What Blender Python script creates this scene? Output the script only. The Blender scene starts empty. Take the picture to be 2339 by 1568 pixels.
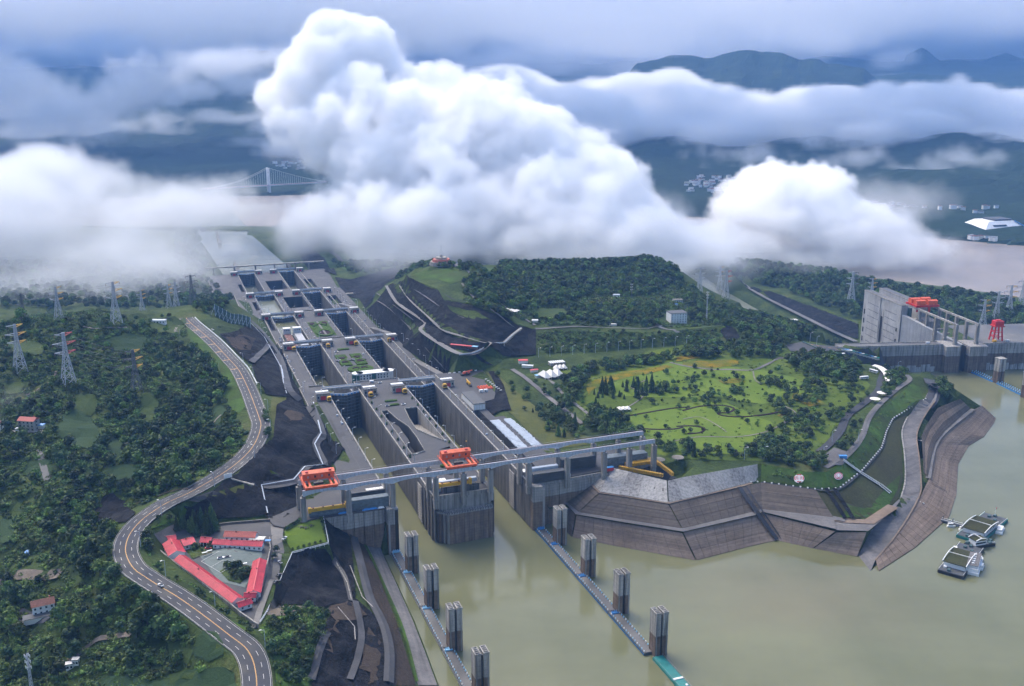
import bpy, bmesh, math, random
import numpy as np
from mathutils import Vector, Matrix, noise
R = math.radians
random.seed(7)
SC = bpy.context.scene
COL = SC.collection

# ------------------------------------------------------------------ camera
F, W, H = 2300.0, 2339.0, 1568.0          # focal length and frame in photo units
HC, TH = 355.0, R(15.1)                   # height over the reservoir, pitch down
cam = bpy.data.cameras.new('camera'); cam.sensor_width = 36; cam.lens = 36*F/W
cam.clip_start = 5; cam.clip_end = 60000
camo = bpy.data.objects.new('camera', cam); COL.objects.link(camo)
camo.location = (0, 0, HC); camo.rotation_euler = (R(90)-TH, 0, 0)
SC.camera = camo

# ------------------------------------------------------------------ sky, sun, exposure
SUN_EL, SUN_AZ = R(50), R(-35)
w = bpy.data.worlds.new('World'); SC.world = w; w.use_nodes = True
nt = w.node_tree; nt.nodes.clear()
sky = nt.nodes.new('ShaderNodeTexSky'); sky.sky_type = 'NISHITA'; sky.sun_disc = False
sky.sun_elevation = SUN_EL; sky.sun_rotation = SUN_AZ
sky.air_density = 1.0; sky.dust_density = 5.0; sky.ozone_density = 2.0; sky.altitude = 300
bg = nt.nodes.new('ShaderNodeBackground'); bg.inputs[1].default_value = 0.11
out = nt.nodes.new('ShaderNodeOutputWorld')
nt.links.new(sky.outputs[0], bg.inputs[0]); nt.links.new(bg.outputs[0], out.inputs[0])
sl = bpy.data.lights.new('sun', 'SUN'); sl.energy = 1.2; sl.angle = R(35); sl.color = (1, .93, .82)
so = bpy.data.objects.new('sun', sl); COL.objects.link(so)
so.rotation_euler = (R(90)-SUN_EL, 0, R(180)-SUN_AZ)
SC.view_settings.view_transform = 'Standard'; SC.view_settings.look = 'None'
SC.view_settings.exposure = 1.5; SC.view_settings.gamma = 1
cy = SC.cycles
cy.use_denoising = True
cy.use_adaptive_sampling = True; cy.adaptive_threshold = 0.03
cy.max_bounces = 21; cy.diffuse_bounces = 2; cy.glossy_bounces = 2; cy.transmission_bounces = 2
cy.volume_bounces = 20; cy.transparent_max_bounces = 8
cy.volume_step_rate = 2.0; cy.volume_max_steps = 256
# ------------------------------------------------------------------ from photo to place
def ray(x, y):
    u, v = x-W/2, y-H/2
    return Vector((u, F*math.cos(TH)-v*math.sin(TH), -F*math.sin(TH)-v*math.cos(TH)))
def P(x, y, z=0.0):
    d = ray(x, y); t = (z-HC)/d.z
    return Vector((d.x*t, d.y*t, z))
def Q(x, y, dist):
    d = ray(x, y); t = dist/d.y
    return Vector((d.x*t, dist, HC+d.z*t))
# ------------------------------------------------------------------ materials
MATS = {}
def mk(name):
    m = bpy.data.materials.new(name); m.use_nodes = True
    t = m.node_tree; b = t.nodes['Principled BSDF']; MATS[name] = m
    return m, t, b
def noise_node(t, vec, scale, detail=5, rough=.6, sx=None):
    n = t.nodes.new('ShaderNodeTexNoise'); n.inputs['Scale'].default_value = scale
    n.inputs['Detail'].default_value = detail; n.inputs['Roughness'].default_value = rough
    if sx:
        mp = t.nodes.new('ShaderNodeMapping'); mp.inputs['Scale'].default_value = sx
        t.links.new(vec, mp.inputs[0]); vec = mp.outputs[0]
    t.links.new(vec, n.inputs['Vector']); return n.outputs[0]
def ramp(t, fac, stops):
    r = t.nodes.new('ShaderNodeValToRGB'); e = r.color_ramp.elements
    while len(e) < len(stops): e.new(.5)
    for i, (p, c) in enumerate(stops): e[i].position = p; e[i].color = (*c, 1)
    t.links.new(fac, r.inputs[0]); return r.outputs[0]
def mixc(t, fac, a, b, mode='MIX'):
    n = t.nodes.new('ShaderNodeMix'); n.data_type = 'RGBA'; n.blend_type = mode
    for s, v in ((n.inputs[0], fac), (n.inputs[6], a), (n.inputs[7], b)):
        if hasattr(v, 'is_output'): t.links.new(v, s)
        else: s.default_value = v if not isinstance(v, tuple) else (*v, 1)
    return n.outputs[2]
def wpos(t): return t.nodes.new('ShaderNodeNewGeometry').outputs['Position']
def bump(t, b, h, strength, dist):
    n = t.nodes.new('ShaderNodeBump'); n.inputs['Strength'].default_value = strength; n.inputs['Distance'].default_value = dist
    t.links.new(h, n.inputs['Height']); t.links.new(n.outputs[0], b.inputs['Normal'])
def plain(name, c, rough=.6, metal=0.0, var=.15, scale=.4):
    m, t, b = mk(name); p = wpos(t)
    f = noise_node(t, p, scale, 4)
    lo = tuple(x*(1-var) for x in c); hi = tuple(min(1, x*(1+var)) for x in c)
    t.links.new(ramp(t, f, [(.3, lo), (.7, hi)]), b.inputs['Base Color'])
    b.inputs['Roughness'].default_value = rough; b.inputs['Metallic'].default_value = metal
    return m
def ground(name, stops, scale, rough=.9, bstr=.5, bdist=1.0, fine=.5, finescale=None, aniso=None, spots=None):
    m, t, b = mk(name); p = wpos(t)
    f = noise_node(t, p, scale, 8, .62, aniso)
    c = ramp(t, f, stops)
    g = noise_node(t, p, finescale or scale*12, 4, .7)
    c = mixc(t, fine, c, ramp(t, g, [(.3, (.25, .25, .25)), (.7, (1, 1, 1))]), 'MULTIPLY')
    if spots:
        sc, col, th = spots; h = noise_node(t, p, sc, 3, .5)
        c = mixc(t, ramp(t, h, [(th, (0, 0, 0)), (th+.06, (1, 1, 1))]), c, col)
    t.links.new(c, b.inputs['Base Color']); b.inputs['Roughness'].default_value = rough; b.inputs['Specular IOR Level'].default_value = .08
    bump(t, b, g, bstr, bdist); return m
def concrete(name, c=(.24, .235, .225), band=None, streak=.6, joints=None, dark=.35):
    """weathered concrete: rain streaks down the face, lift joints, optional drawdown band below a level"""
    m, t, b = mk(name); p = wpos(t)
    big = noise_node(t, p, .05, 6, .6)
    col = ramp(t, big, [(.3, tuple(x*.78 for x in c)), (.7, tuple(x*1.2 for x in c))])
    if band:
        sx = t.nodes.new('ShaderNodeSeparateXYZ'); t.links.new(p, sx.inputs[0])
        wob = noise_node(t, p, .12, 3, .5)
        ma = t.nodes.new('ShaderNodeMath'); ma.operation = 'MULTIPLY_ADD'; t.links.new(wob, ma.inputs[0]); ma.inputs[1].default_value = 1.6
        t.links.new(sx.outputs[2], ma.inputs[2])
        mr = t.nodes.new('ShaderNodeMapRange'); t.links.new(ma.outputs[0], mr.inputs[0])
        mr.inputs[1].default_value = 0; mr.inputs[2].default_value = 40
        z0, top, cb = band
        lowc = tuple(x*.9 for x in cb)
        bc = ramp(t, mr.outputs[0], [(0, lowc), (.15, cb), ((top-.5)/40, tuple(x*.85 for x in cb)), ((top+.8)/40, (0, 0, 0))])
        bf = ramp(t, mr.outputs[0], [((top-.4)/40, (1, 1, 1)), ((top+.6)/40, (0, 0, 0))])
        br = ramp(t, noise_node(t, p, .25, 5, .6), [(.3, (.72, .72, .72)), (.7, (1.15, 1.1, 1.05))])
        col = mixc(t, bf, col, mixc(t, 1.0, bc, br, 'MULTIPLY'))
    s = noise_node(t, p, .5, 5, .65, (1, 1, .06))
    col = mixc(t, streak, col, ramp(t, s, [(.38, (dark,)*3), (.56, (1, 1, 1))]), 'MULTIPLY')
    if joints:
        sx2 = t.nodes.new('ShaderNodeSeparateXYZ'); t.links.new(p, sx2.inputs[0])
        md = t.nodes.new('ShaderNodeMath'); md.operation = 'PINGPONG'; t.links.new(sx2.outputs[2], md.inputs[0]); md.inputs[1].default_value = joints/2
        col = mixc(t, .55, col, ramp(t, md.outputs[0], [(.0, (.45, .45, .45)), (.22, (1, 1, 1))]), 'MULTIPLY')
    t.links.new(col, b.inputs['Base Color']); b.inputs['Roughness'].default_value = .85; b.inputs['Specular IOR Level'].default_value = .2
    bump(t, b, noise_node(t, p, .8, 5, .7), .35, .4); return m
BR = (.24, .18, .135)
concrete('concrete', (.30, .28, .25), streak=.75)
concrete('concrete_light', (.35, .33, .295), streak=.8, dark=.4)
concrete('concrete_banded', (.33, .31, .28), band=(0, 25, BR), joints=2.4)
concrete('concrete_low', (.15, .143, .132), streak=.85, joints=3.0, dark=.35)
concrete('revet_light', (.36, .345, .32), streak=.7, dark=.5)
def slab(name, c, c2, sc=.03):
    m, t, b = mk(name); p = wpos(t)
    col = ramp(t, noise_node(t, p, sc, 7, .62), [(.28, c), (.72, c2)])
    col = mixc(t, .6, col, ramp(t, noise_node(t, p, .35, 6, .7), [(.3, (.5, .5, .5)), (.65, (1, 1, 1))]), 'MULTIPLY')
    sx = t.nodes.new('ShaderNodeSeparateXYZ'); t.links.new(p, sx.inputs[0])
    md = t.nodes.new('ShaderNodeMath'); md.operation = 'PINGPONG'; t.links.new(sx.outputs[2], md.inputs[0]); md.inputs[1].default_value = .9
    col = mixc(t, .35, col, ramp(t, md.outputs[0], [(0, (.55, .55, .55)), (.3, (1, 1, 1))]), 'MULTIPLY')
    col = mixc(t, .55, col, ramp(t, noise_node(t, p, .9, 3, .6, (.02, .02, 1)), [(.36, (.62, .62, .63)), (.5, (.97, .97, .97)), (.64, (1.2, 1.18, 1.16))]), 'MULTIPLY')
    t.links.new(col, b.inputs['Base Color']); b.inputs['Roughness'].default_value = .9; b.inputs['Specular IOR Level'].default_value = .15
    bump(t, b, noise_node(t, p, 1.2, 4, .7), .4, .4); return m
slab('revet_dark', (.088, .072, .060), (.155, .130, .108))
slab('revet_brown', (.20, .148, .11), (.30, .23, .175))
slab('revet_path', (.12, .115, .115), (.21, .20, .195))
def paved(name, c, wet=.45, sc=.02):
    m, t, b = mk(name); p = wpos(t)
    n1 = noise_node(t, p, sc, 8, .65)
    col = ramp(t, n1, [(.32, tuple(x*.5 for x in c)), (.5, c), (.68, tuple(x*1.7 for x in c))])
    col = mixc(t, .5, col, ramp(t, noise_node(t, p, .5, 5, .7), [(.3, (.55, .55, .55)), (.65, (1, 1, 1))]), 'MULTIPLY')
    t.links.new(col, b.inputs['Base Color'])
    rr = ramp(t, n1, [(.3, (wet*.7,)*3), (.7, (min(1, wet*1.7),)*3)]); t.links.new(rr, b.inputs['Roughness']); b.inputs['Specular IOR Level'].default_value = .28; return m
paved('deck', (.056, .056, .060), .6, .05); paved('deck_pale', (.12, .115, .108)); paved('asphalt', (.036, .038, .045), .65, .05)
paved('track', (.17, .155, .135), .8, .05)
ground('scrub', [(.3, (.026, .044, .014)), (.45, (.048, .076, .021)), (.58, (.078, .112, .028)), (.75, (.12, .122, .048))], .02, fine=.7, finescale=.3, bstr=.8, bdist=1.5)
ground('meadow', [(.3, (.052, .084, .014)), (.5, (.095, .142, .02)), (.7, (.135, .178, .03))], .02, fine=.55, finescale=.5, bstr=.25, bdist=.4)
ground('lawn', [(.3, (.088, .145, .017)), (.7, (.145, .205, .028))], .03, fine=.25, finescale=.8, bstr=.2, bdist=.3)
ground('dry_grass', [(.3, (.07, .085, .025)), (.7, (.12, .125, .035))], .03, fine=.4, finescale=.6)
ground('crop_green', [(.3, (.028, .056, .024)), (.7, (.045, .078, .03))], .03, fine=.45, finescale=.7, aniso=(1, .2, 1))
ground('crop_light', [(.3, (.045, .075, .022)), (.7, (.07, .10, .03))], .03, fine=.4, finescale=.7, aniso=(.3, 1, 1))
ground('flower_field', [(.32, (.08, .12, .018)), (.5, (.15, .14, .015)), (.66, (.26, .17, .01))], .05, fine=.3, finescale=1.0)
ground('slope_grass', [(.3, (.05, .065, .02)), (.5, (.055, .10, .02)), (.7, (.085, .16, .025))], .03, fine=.5, finescale=.4)
ground('slope_moss', [(.3, (.05, .05, .028)), (.6, (.065, .07, .028)), (.8, (.06, .10, .025))], .03, fine=.5, finescale=.5)
ground('earth', [(.3, (.045, .037, .03)), (.5, (.075, .058, .045)), (.75, (.11, .085, .065))], .04, fine=.5, finescale=.5, bstr=.8, bdist=1.5, aniso=(1, .25, 1))
ground('bare_soil', [(.3, (.13, .11, .085)), (.7, (.24, .20, .16))], .05, fine=.3)
ground('dark_rock', [(.3, (.008, .009, .012)), (.48, (.018, .019, .023)), (.6, (.032, .033, .037)), (.74, (.062, .058, .055))], .06, fine=.75, finescale=.55, bstr=1.0, bdist=2.5, aniso=(1, 1, 3.5), rough=.85)
ground('dark_bench', [(.3, (.035, .038, .044)), (.7, (.07, .073, .082))], .08, fine=.5)
ground('river_mud', [(.3, (.10, .10, .06)), (.7, (.14, .13, .08))], .01)
ground('hedge_green', [(.3, (.05, .10, .015)), (.7, (.09, .15, .025))], .3, bstr=.8)
ground('hedge_purple', [(.3, (.035, .018, .025)), (.7, (.06, .03, .035))], .3, bstr=.8)
ground('far_wood', [(.3, (.010, .024, .014)), (.5, (.018, .04, .02)), (.72, (.035, .06, .03))], .002, fine=.6, finescale=.02, bstr=.6, bdist=12)
plain('steel_pale', (.42, .47, .53), .5); plain('steel_grey', (.12, .15, .165), .55, var=.3); plain('white', (.72, .72, .70), .6, var=.06)
plain('cream', (.62, .60, .54), .7, var=.08); plain('orange', (.66, .10, .025), .5, var=.25); plain('yellow', (.62, .34, .015), .5, var=.2)
plain('red_paint', (.55, .02, .02), .45); plain('black', (.015, .015, .017), .5); plain('blue', (.03, .20, .48), .5); plain('light_blue', (.25, .50, .68), .5)
plain('teal', (.01, .17, .15), .5, var=.25); plain('red_roof', (.58, .05, .075), .55, var=.28, scale=.25); plain('brick_roof', (.42, .12, .09), .8, var=.3, scale=2)
plain('old_roof', (.16, .07, .05), .9, var=.4, scale=1); plain('grey_metal', (.30, .31, .33), .45, .3); plain('pylon_steel', (.42, .44, .47), .5)
plain('pylon_dark', (.10, .11, .12), .6); plain('glass_dark', (.02, .03, .04), .15); plain('green_glass', (.02, .10, .08), .2)
plain('road_white', (.5, .5, .48), .6, var=.1, scale=2); plain('road_yellow', (.5, .27, .06), .6, var=.15, scale=2)
plain('tent', (.72, .68, .62), .7, var=.06); plain('wood', (.12, .07, .04), .8); plain('pipe', (.50, .55, .60), .35, .4)
plain('tile_dark', (.06, .065, .07), .7); plain('court_green', (.10, .13, .12), .8); plain('fence_green', (.05, .10, .10), .7)
plain('cab_red', (.50, .03, .04), .5); plain('planter', (.05, .09, .03), .9, var=.4, scale=2)
def leafmat(name, a, b_, c_):
    m, t, b = mk(name); p = wpos(t)
    oi = t.nodes.new('ShaderNodeObjectInfo')
    f = noise_node(t, p, .7, 3, .6)
    col = ramp(t, f, [(.32, a), (.5, b_), (.72, c_)])
    hv = t.nodes.new('ShaderNodeHueSaturation'); t.links.new(col, hv.inputs['Color'])
    for s, lo, hi in (('Hue', .478, .518), ('Value', .55, 1.7)):
        mr = t.nodes.new('ShaderNodeMapRange'); t.links.new(oi.outputs['Random'], mr.inputs[0]); mr.inputs[3].default_value = lo; mr.inputs[4].default_value = hi
        t.links.new(mr.outputs[0], hv.inputs[s])
    t.links.new(hv.outputs[0], b.inputs['Base Color']); b.inputs['Roughness'].default_value = .75
    b.inputs['Specular IOR Level'].default_value = .25
leafmat('leaf', (.022, .042, .012), (.048, .080, .020), (.09, .13, .032))
leafmat('leaf_light', (.04, .07, .014), (.078, .125, .024), (.13, .18, .038))
leafmat('leaf_dark', (.014, .030, .012), (.027, .052, .018), (.05, .080, .025))
plain('bark', (.06, .045, .035), .9)
def water(name, c1, c2, sc, rough, bstr, bscale, plume=False):
    m, t, b = mk(name); p = wpos(t)
    f = noise_node(t, p, sc, 6, .55, (1, 1.6, 1))
    col = ramp(t, f, [(.3, c1), (.55, c2), (.72, tuple(x*1.12 for x in c2))])
    st = noise_node(t, p, .012, 6, .65, (1, .22, 1)); col = mixc(t, .35, col, ramp(t, st, [(.35, (.78, .80, .78)), (.6, (1.08, 1.06, 1.04))]), 'MULTIPLY')
    if plume:            # silt washed from the ramp foot
        d = t.nodes.new('ShaderNodeVectorMath'); d.operation = 'DISTANCE'; mp = t.nodes.new('ShaderNodeMapping'); t.links.new(p, mp.inputs[0])
        mp.inputs['Scale'].default_value = (1, 1.5, 1); t.links.new(mp.outputs[0], d.inputs[0]); d.inputs[1].default_value = (205, 640*1.5, 0)
        ma = t.nodes.new('ShaderNodeMath'); ma.operation = 'MULTIPLY_ADD'; t.links.new(noise_node(t, p, .03, 5, .6), ma.inputs[0]); ma.inputs[1].default_value = -110; t.links.new(d.outputs['Value'], ma.inputs[2])
        mr = t.nodes.new('ShaderNodeMapRange'); t.links.new(ma.outputs[0], mr.inputs[0]); mr.inputs[1].default_value = -30; mr.inputs[2].default_value = 60; mr.inputs[3].default_value = .22; mr.inputs[4].default_value = 0
        col = mixc(t, mr.outputs[0], col, (.23, .165, .09))
    t.links.new(col, b.inputs['Base Color'])
    b.inputs['Roughness'].default_value = rough; b.inputs['IOR'].default_value = 1.33
    h = noise_node(t, p, bscale, 4, .6, (1, 2.2, 1)); bump(t, b, h, bstr, .25); return m
water('water_green', (.112, .118, .055), (.150, .152, .080), .006, .07, .22, .22, plume=True)
water('water_brown', (.23, .185, .135), (.29, .235, .18), .002, .25, .3, .08)
water('water_canal', (.15, .17, .12), (.19, .20, .15), .004, .12, .2, .1)
# ------------------------------------------------------------------ building blocks
LA = R(19.8)
AX = Vector((-math.sin(LA), math.cos(LA), 0)); RX = Vector((math.cos(LA), math.sin(LA), 0))
def ST(s, t, z=0.0): return AX*s + RX*t + Vector((0, 0, z))      # along and across the ship locks
def toST(p): return p.dot(AX), p.dot(RX)
class MB:
    def __init__(s): s.v = []; s.f = []
    def add(s, vs, fs):
        o = len(s.v); s.v += [tuple(v) for v in vs]; s.f += [tuple(i+o for i in f) for f in fs]; return s
    def box(s, x0, x1, y0, y1, z0, z1):
        return s.add([(x0, y0, z0), (x1, y0, z0), (x1, y1, z0), (x0, y1, z0), (x0, y0, z1), (x1, y0, z1), (x1, y1, z1), (x0, y1, z1)],
                     [(0, 3, 2, 1), (4, 5, 6, 7), (0, 1, 5, 4), (1, 2, 6, 5), (2, 3, 7, 6), (3, 0, 4, 7)])
    def beam(s, a, b, w, h=None, up=(0, 0, 1)):
        a, b = Vector(a), Vector(b); h = h or w; d = (b-a).normalized(); u = Vector(up)
        if abs(d.dot(u)) > .98: u = Vector((0, 1, 0))
        x = d.cross(u).normalized()*w/2; y = x.cross(d).normalized()*h/2
        vs = [p+i*x+j*y for p in (a, b) for i, j in ((-1, -1), (1, -1), (1, 1), (-1, 1))]
        return s.add(vs, [(0, 1, 2, 3), (7, 6, 5, 4), (0, 4, 5, 1), (1, 5, 6, 2), (2, 6, 7, 3), (3, 7, 4, 0)])
    def prism(s, pts, z0, z1):            # pts: xy polygon counterclockwise
        n = len(pts); a = sum(pts[i][0]*pts[(i+1) % n][1]-pts[(i+1) % n][0]*pts[i][1] for i in range(n))
        if a < 0: pts = pts[::-1]
        vs = [(p[0], p[1], z0) for p in pts]+[(p[0], p[1], z1) for p in pts]
        return s.add(vs, [tuple(range(n))[::-1], tuple(range(n, 2*n))]+[(i, (i+1) % n, (i+1) % n+n, i+n) for i in range(n)])
    def cyl(s, x, y, z0, z1, r0, r1=None, n=10, a0=0):
        r1 = r0 if r1 is None else r1
        vs = [(x+r*math.cos(a0+i*2*math.pi/n), y+r*math.sin(a0+i*2*math.pi/n), z) for z, r in ((z0, r0), (z1, r1)) for i in range(n)]
        return s.add(vs, [tuple(range(n))[::-1], tuple(range(n, 2*n))]+[(i, (i+1) % n, (i+1) % n+n, i+n) for i in range(n)])
    def quad(s, a, b, c, d): return s.add([a, b, c, d], [(0, 1, 2, 3)])
    def mesh(s, name, m):
        me = bpy.data.meshes.new(name); me.from_pydata(s.v, [], s.f); me.materials.append(MATS[m] if isinstance(m, str) else m); me.update(); return me
    def build(s, name, m, parent=None):
        return link(name, s.mesh(name, m), parent)
def link(name, me, parent=None):
    o = bpy.data.objects.new(name, me); COL.objects.link(o)
    if parent is not None: o.parent = parent
    return o
def tag(o, label=None, cat=None, group=None, kind=None):
    for k, v in (('label', label), ('category', cat), ('group', group), ('kind', kind)):
        if v: o[k] = v
    return o
def empty(name, label, cat, loc=(0, 0, 0), rz=0.0, group=None):
    o = bpy.data.objects.new(name, None); COL.objects.link(o); o.location = loc; o.rotation_euler = (0, 0, rz)
    return tag(o, label, cat, group)
def copy_thing(root, loc, rz, label=None, group=None, scale=None):
    r = root.copy(); COL.objects.link(r); r.location = loc; r.rotation_euler = (0, 0, rz)
    if scale is not None: r.scale = (scale,)*3 if not isinstance(scale, tuple) else scale
    if label: r['label'] = label
    if group: r['group'] = group
    for ch in list(root.children):
        c = ch.copy(); COL.objects.link(c); c.parent = r
        for g in ch.children:
            d = g.copy(); COL.objects.link(d); d.parent = c
    return r
def inpoly(x, y, poly):
    c = False; n = len(poly); j = n-1
    for i in range(n):
        if (poly[i][1] > y) != (poly[j][1] > y) and x < (poly[j][0]-poly[i][0])*(y-poly[i][1])/(poly[j][1]-poly[i][1])+poly[i][0]: c = not c
        j = i
    return c
def smooth(pts, n=6):
    """Catmull-Rom through the points"""
    pts = [Vector(p) for p in pts]; out = []
    for i in range(len(pts)-1):
        p0 = pts[max(i-1, 0)]; p1 = pts[i]; p2 = pts[i+1]; p3 = pts[min(i+2, len(pts)-1)]
        for k in range(n):
            t = k/n
            out.append(.5*((2*p1)+(-p0+p2)*t+(2*p0-5*p1+4*p2-p3)*t*t+(-p0+3*p1-3*p2+p3)*t*t*t))
    out.append(pts[-1]); return out
def side(pts, i):
    a = pts[max(i-1, 0)]; b = pts[min(i+1, len(pts)-1)]; d = Vector((b.x-a.x, b.y-a.y, 0)).normalized()
    return Vector((d.y, -d.x, 0))
# ------------------------------------------------------------------ terrain: triangulated from surveyed breaklines
from mathutils.geometry import delaunay_2d_cdt
from mathutils.bvhtree import BVHTree
def PL(*a): return [P(*q) for q in a]
ROADC = [(586, 1640, 40), (586.5, 1568, 40), (584.5, 1540, 40), (577, 1508, 41), (560, 1480, 42), (524, 1452, 43), (484, 1421, 44), (443.5, 1391, 45), (403, 1363, 46), (363, 1339, 47), (334.7, 1321, 48),
         (306.4, 1300.5, 48.5), (290.3, 1274, 49), (287, 1250, 50), (296.3, 1222, 50.5), (318.5, 1194, 51), (346.8, 1171.5, 52), (383, 1149, 53), (427.4, 1129, 54), (467.7, 1107, 55), (508, 1082.8, 56),
         (544, 1056.6, 57), (572.5, 1028, 58), (588.7, 1000, 59), (596, 972, 60), (592, 955, 60), (582, 927, 60.5), (567, 889, 61), (546, 847, 62), (525, 823, 63), (489, 784.5, 64), (465.5, 763.5, 65), (437, 739.7, 66), (425, 727, 67)]
ROADP = smooth(PL(*ROADC), 4); ROADW = 7.7
def z_deck(s): return 37 if s < 1015 else 23 if s < 1262 else 4 if s < 1510 else -14 if s < 1745 else -38
LINES = []      # constrained breaklines (world points)
def LN(*pts): LINES.append([Vector(p) for p in pts])
ISL = [];
# winding road shoulders
LN(*[p+side(ROADP, i)*(ROADW+1.5)-Vector((0, 0, .35)) for i, p in enumerate(ROADP)][::2])
LN(*[p-side(ROADP, i)*(ROADW+1.5)-Vector((0, 0, .35)) for i, p in enumerate(ROADP)][::2])
# left hill
LN(*PL((-260, 735, 78), (0, 738, 80), (60, 733, 82), (160, 733, 84), (250, 743, 84), (330, 733, 80), (400, 722, 76), (450, 705, 70), (520, 690, 62)))
PTS = PL((0, 790, 72), (150, 800, 68), (250, 800, 66), (380, 760, 72), (0, 850, 64), (150, 880, 60), (300, 905, 60), (450, 800, 64), (0, 985, 47), (150, 1000, 45), (300, 1010, 49), (450, 1000, 54), (520, 900, 60), (0, 1150, 33), (150, 1150, 34),
        (240, 1110, 40), (350, 1080, 48), (0, 1300, 20), (120, 1300, 28), (230, 1330, 40), (0, 1450, 12), (90, 1390, 20), (0, 1568, 4), (200, 1568, 14), (400, 1568, 24), (520, 1568, 32), (400, 1440, 34), (250, 1440, 26), (-260, 1000, 50), (-260, 1300, 18), (-300, 1700, 2), (200, 1800, 10), (500, 1750, 30), (680, 1800, 26), (480, 720, 66), (240, 1180, 34), (275, 1150, 34))
PTS += [Vector(v) for v in ((-900, 1500, -10), (-620, 1400, 20), (-400, 1420, 30), (-900, 1700, -30), (-620, 1600, -25), (-430, 1600, -10), (-900, 2200, -55), (-760, 2000, -52), (-1100, 2700, -70), (-1300, 1200, 20), (-1300, 2000, -50), (-1300, 900, 40))]
# outer edge of the lock decks on the left, hidden just under the slabs
LN(*[ST(s, t, z) for s, t, z in ((730, 100, 36.4), (780, 104, 36.4), (800, 128, 36.4), (954, 127, 36.4), (1010, 130, 36.4), (1080, 136, 22.5), (1236, 138, 22.5), (1300, 144, 3.5), (1470, 141, 3.5), (1560, 136, -14.5), (1711, 124, -14.5), (1800, 100, -38.5), (2060, 105, -38.5), (2080, 130, -60), (2300, 130, -72), (2900, 110, -76))])
LN(*[ST(s, 149, z_deck(s)-9) for s in (695, 1000, 1030, 1240, 1280, 1490, 1530, 1730, 1770, 2055)])
LN(*[ST(s, 275, z_deck(s)-9) for s in (700, 1000, 1030, 1240, 1280, 1490, 1530, 1730, 1770, 2055)])
LN(ST(695, 149, 28), ST(695, 275, 28)); LN(ST(2055, 149, -47), ST(2055, 275, -47))
# drained bench between road and lock
LN(*PL((716, 925, 50), (690, 905, 44), (655, 860, 38), (640, 820, 34), (600, 765, 30), (560, 725, 22)))
LN(*PL((718, 928, 49), (736, 996, 48), (719, 1021, 48), (738, 1068, 48), (697, 1073, 47), (671, 1103, 46), (598, 1116, 45), (425, 1157, 49)))
LN(*PL((425, 1200, 37.5), (520, 1193, 37.2), (612, 1184, 37), (650, 1180, 36.8), (688, 1140, 36.6)))
PTS += PL((635, 1085, 50), (640, 1040, 47), (655, 975, 53), (620, 1075, 55), (560, 1105, 53), (700, 960, 50), (530, 765, 60), (590, 760, 47), (560, 840, 58), (600, 900, 55), (625, 905, 50), (640, 950, 54), (618, 790, 42), (500, 750, 62), (575, 745, 46), (520, 700, 50), (690, 1045, 45))
# red roofed compound
LN(*PL((352, 1222, 38), (380, 1262, 37.3), (430, 1300, 37), (500, 1358, 37), (560, 1420, 37), (590, 1440, 37)))
PTS += PL((375, 1206, 38), (415, 1192, 38), (450, 1220, 37), (520, 1240, 37), (600, 1250, 37), (620, 1200, 37), (540, 1300, 37), (600, 1330, 37), (640, 1230, 36.8))
# lawn terrace and the pits below it
LN(*PL((740, 1183, 36), (751, 1243, 36), (668, 1265, 36), (640, 1330, 36), (610, 1400, 36.5), (592, 1425, 37)))
LN(*PL((756, 1250, 31), (700, 1272, 29), (672, 1285, 28), (650, 1335, 28), (628, 1390, 30)))
LN(*PL((792, 1345, 16), (758, 1290, 22), (764, 1284, 24)))
LN(*PL((788, 1218, 21), (824, 1298, 19), (844, 1371, 17.5), (880, 1431, 16), (892, 1500, 15), (888, 1568, 15), (880, 1700, 15)))
LN(*PL((768, 1230, 22), (800, 1310, 20), (818, 1371, 18), (850, 1431, 17), (866, 1500, 16), (862, 1568, 16), (850, 1700, 16)))
LN(*PL((803, 1224, 16), (824, 1236, 9), (880, 1339, 6), (921, 1440, 5), (953, 1568, 5), (985, 1700, 5)))
LN(*PL((866, 1240, 6), (872, 1262, 3), (893, 1306, 2.5), (945, 1419, 2), (973, 1492, 2), (1001, 1568, 2), (1050, 1700, 2)))
LN(*PL((880, 1240, -14), (884, 1262, -14), (905, 1306, -14), (958, 1419, -14), (988, 1492, -14), (1016, 1568, -14), (1070, 1700, -14)))
PTS += PL((830, 1200, 14), (870, 1205, 8), (711, 1370, 27), (763, 1384, 25), (792, 1376, 22), (747, 1456, 26), (711, 1540, 26), (770, 1568, 20), (640, 1440, 36), (680, 1400, 33), (720, 1420, 31), (680, 1480, 34), (640, 1568, 37), (700, 1568, 29), (610, 1440, 37.5))
# right of the locks: deck edge, then benches of the big cutting
LN(*[ST(s, t, z) for s, t, z in ((727, 380, 36.4), (760, 312, 36.4), (860, 316, 36.4), (900, 322, 36.4), (960, 330, 36.4), (1012, 330, 36.4), (1012, 296, 36.4), (1053, 300, 22.5), (1102, 290, 22.5), (1186, 282, 22.5), (1254, 294, 5), (1400, 292, 3.5), (1471, 290, 3.5), (1547, 304, -14.5), (1636, 308, -14.5), (1760, 322, -36), (2040, 330, -38.5), (2080, 330, -60), (2300, 300, -74), (2900, 260, -76))])
LN(*PL((1225, 813, 42), (1150, 822, 44), (1091, 809, 51), (1049, 811, 54), (998, 782, 54), (963, 755, 53), (975, 741, 53), (957, 725, 53), (909, 692, 52), (885, 653, 50), (905, 643, 50)))
LN(*PL((1225, 800, 45), (1190, 796, 46), (1112, 783, 62), (1060, 768, 63), (1013, 753, 64), (975, 715, 66), (935, 672, 68), (915, 652, 68), (930, 636, 76)))
LN(*PL((1223, 752, 56), (1176, 738, 66), (1163, 722, 74), (1120, 712, 80), (1067, 693, 84), (1013, 684, 86), (1000, 660, 88), (927, 633, 84)))
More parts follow.
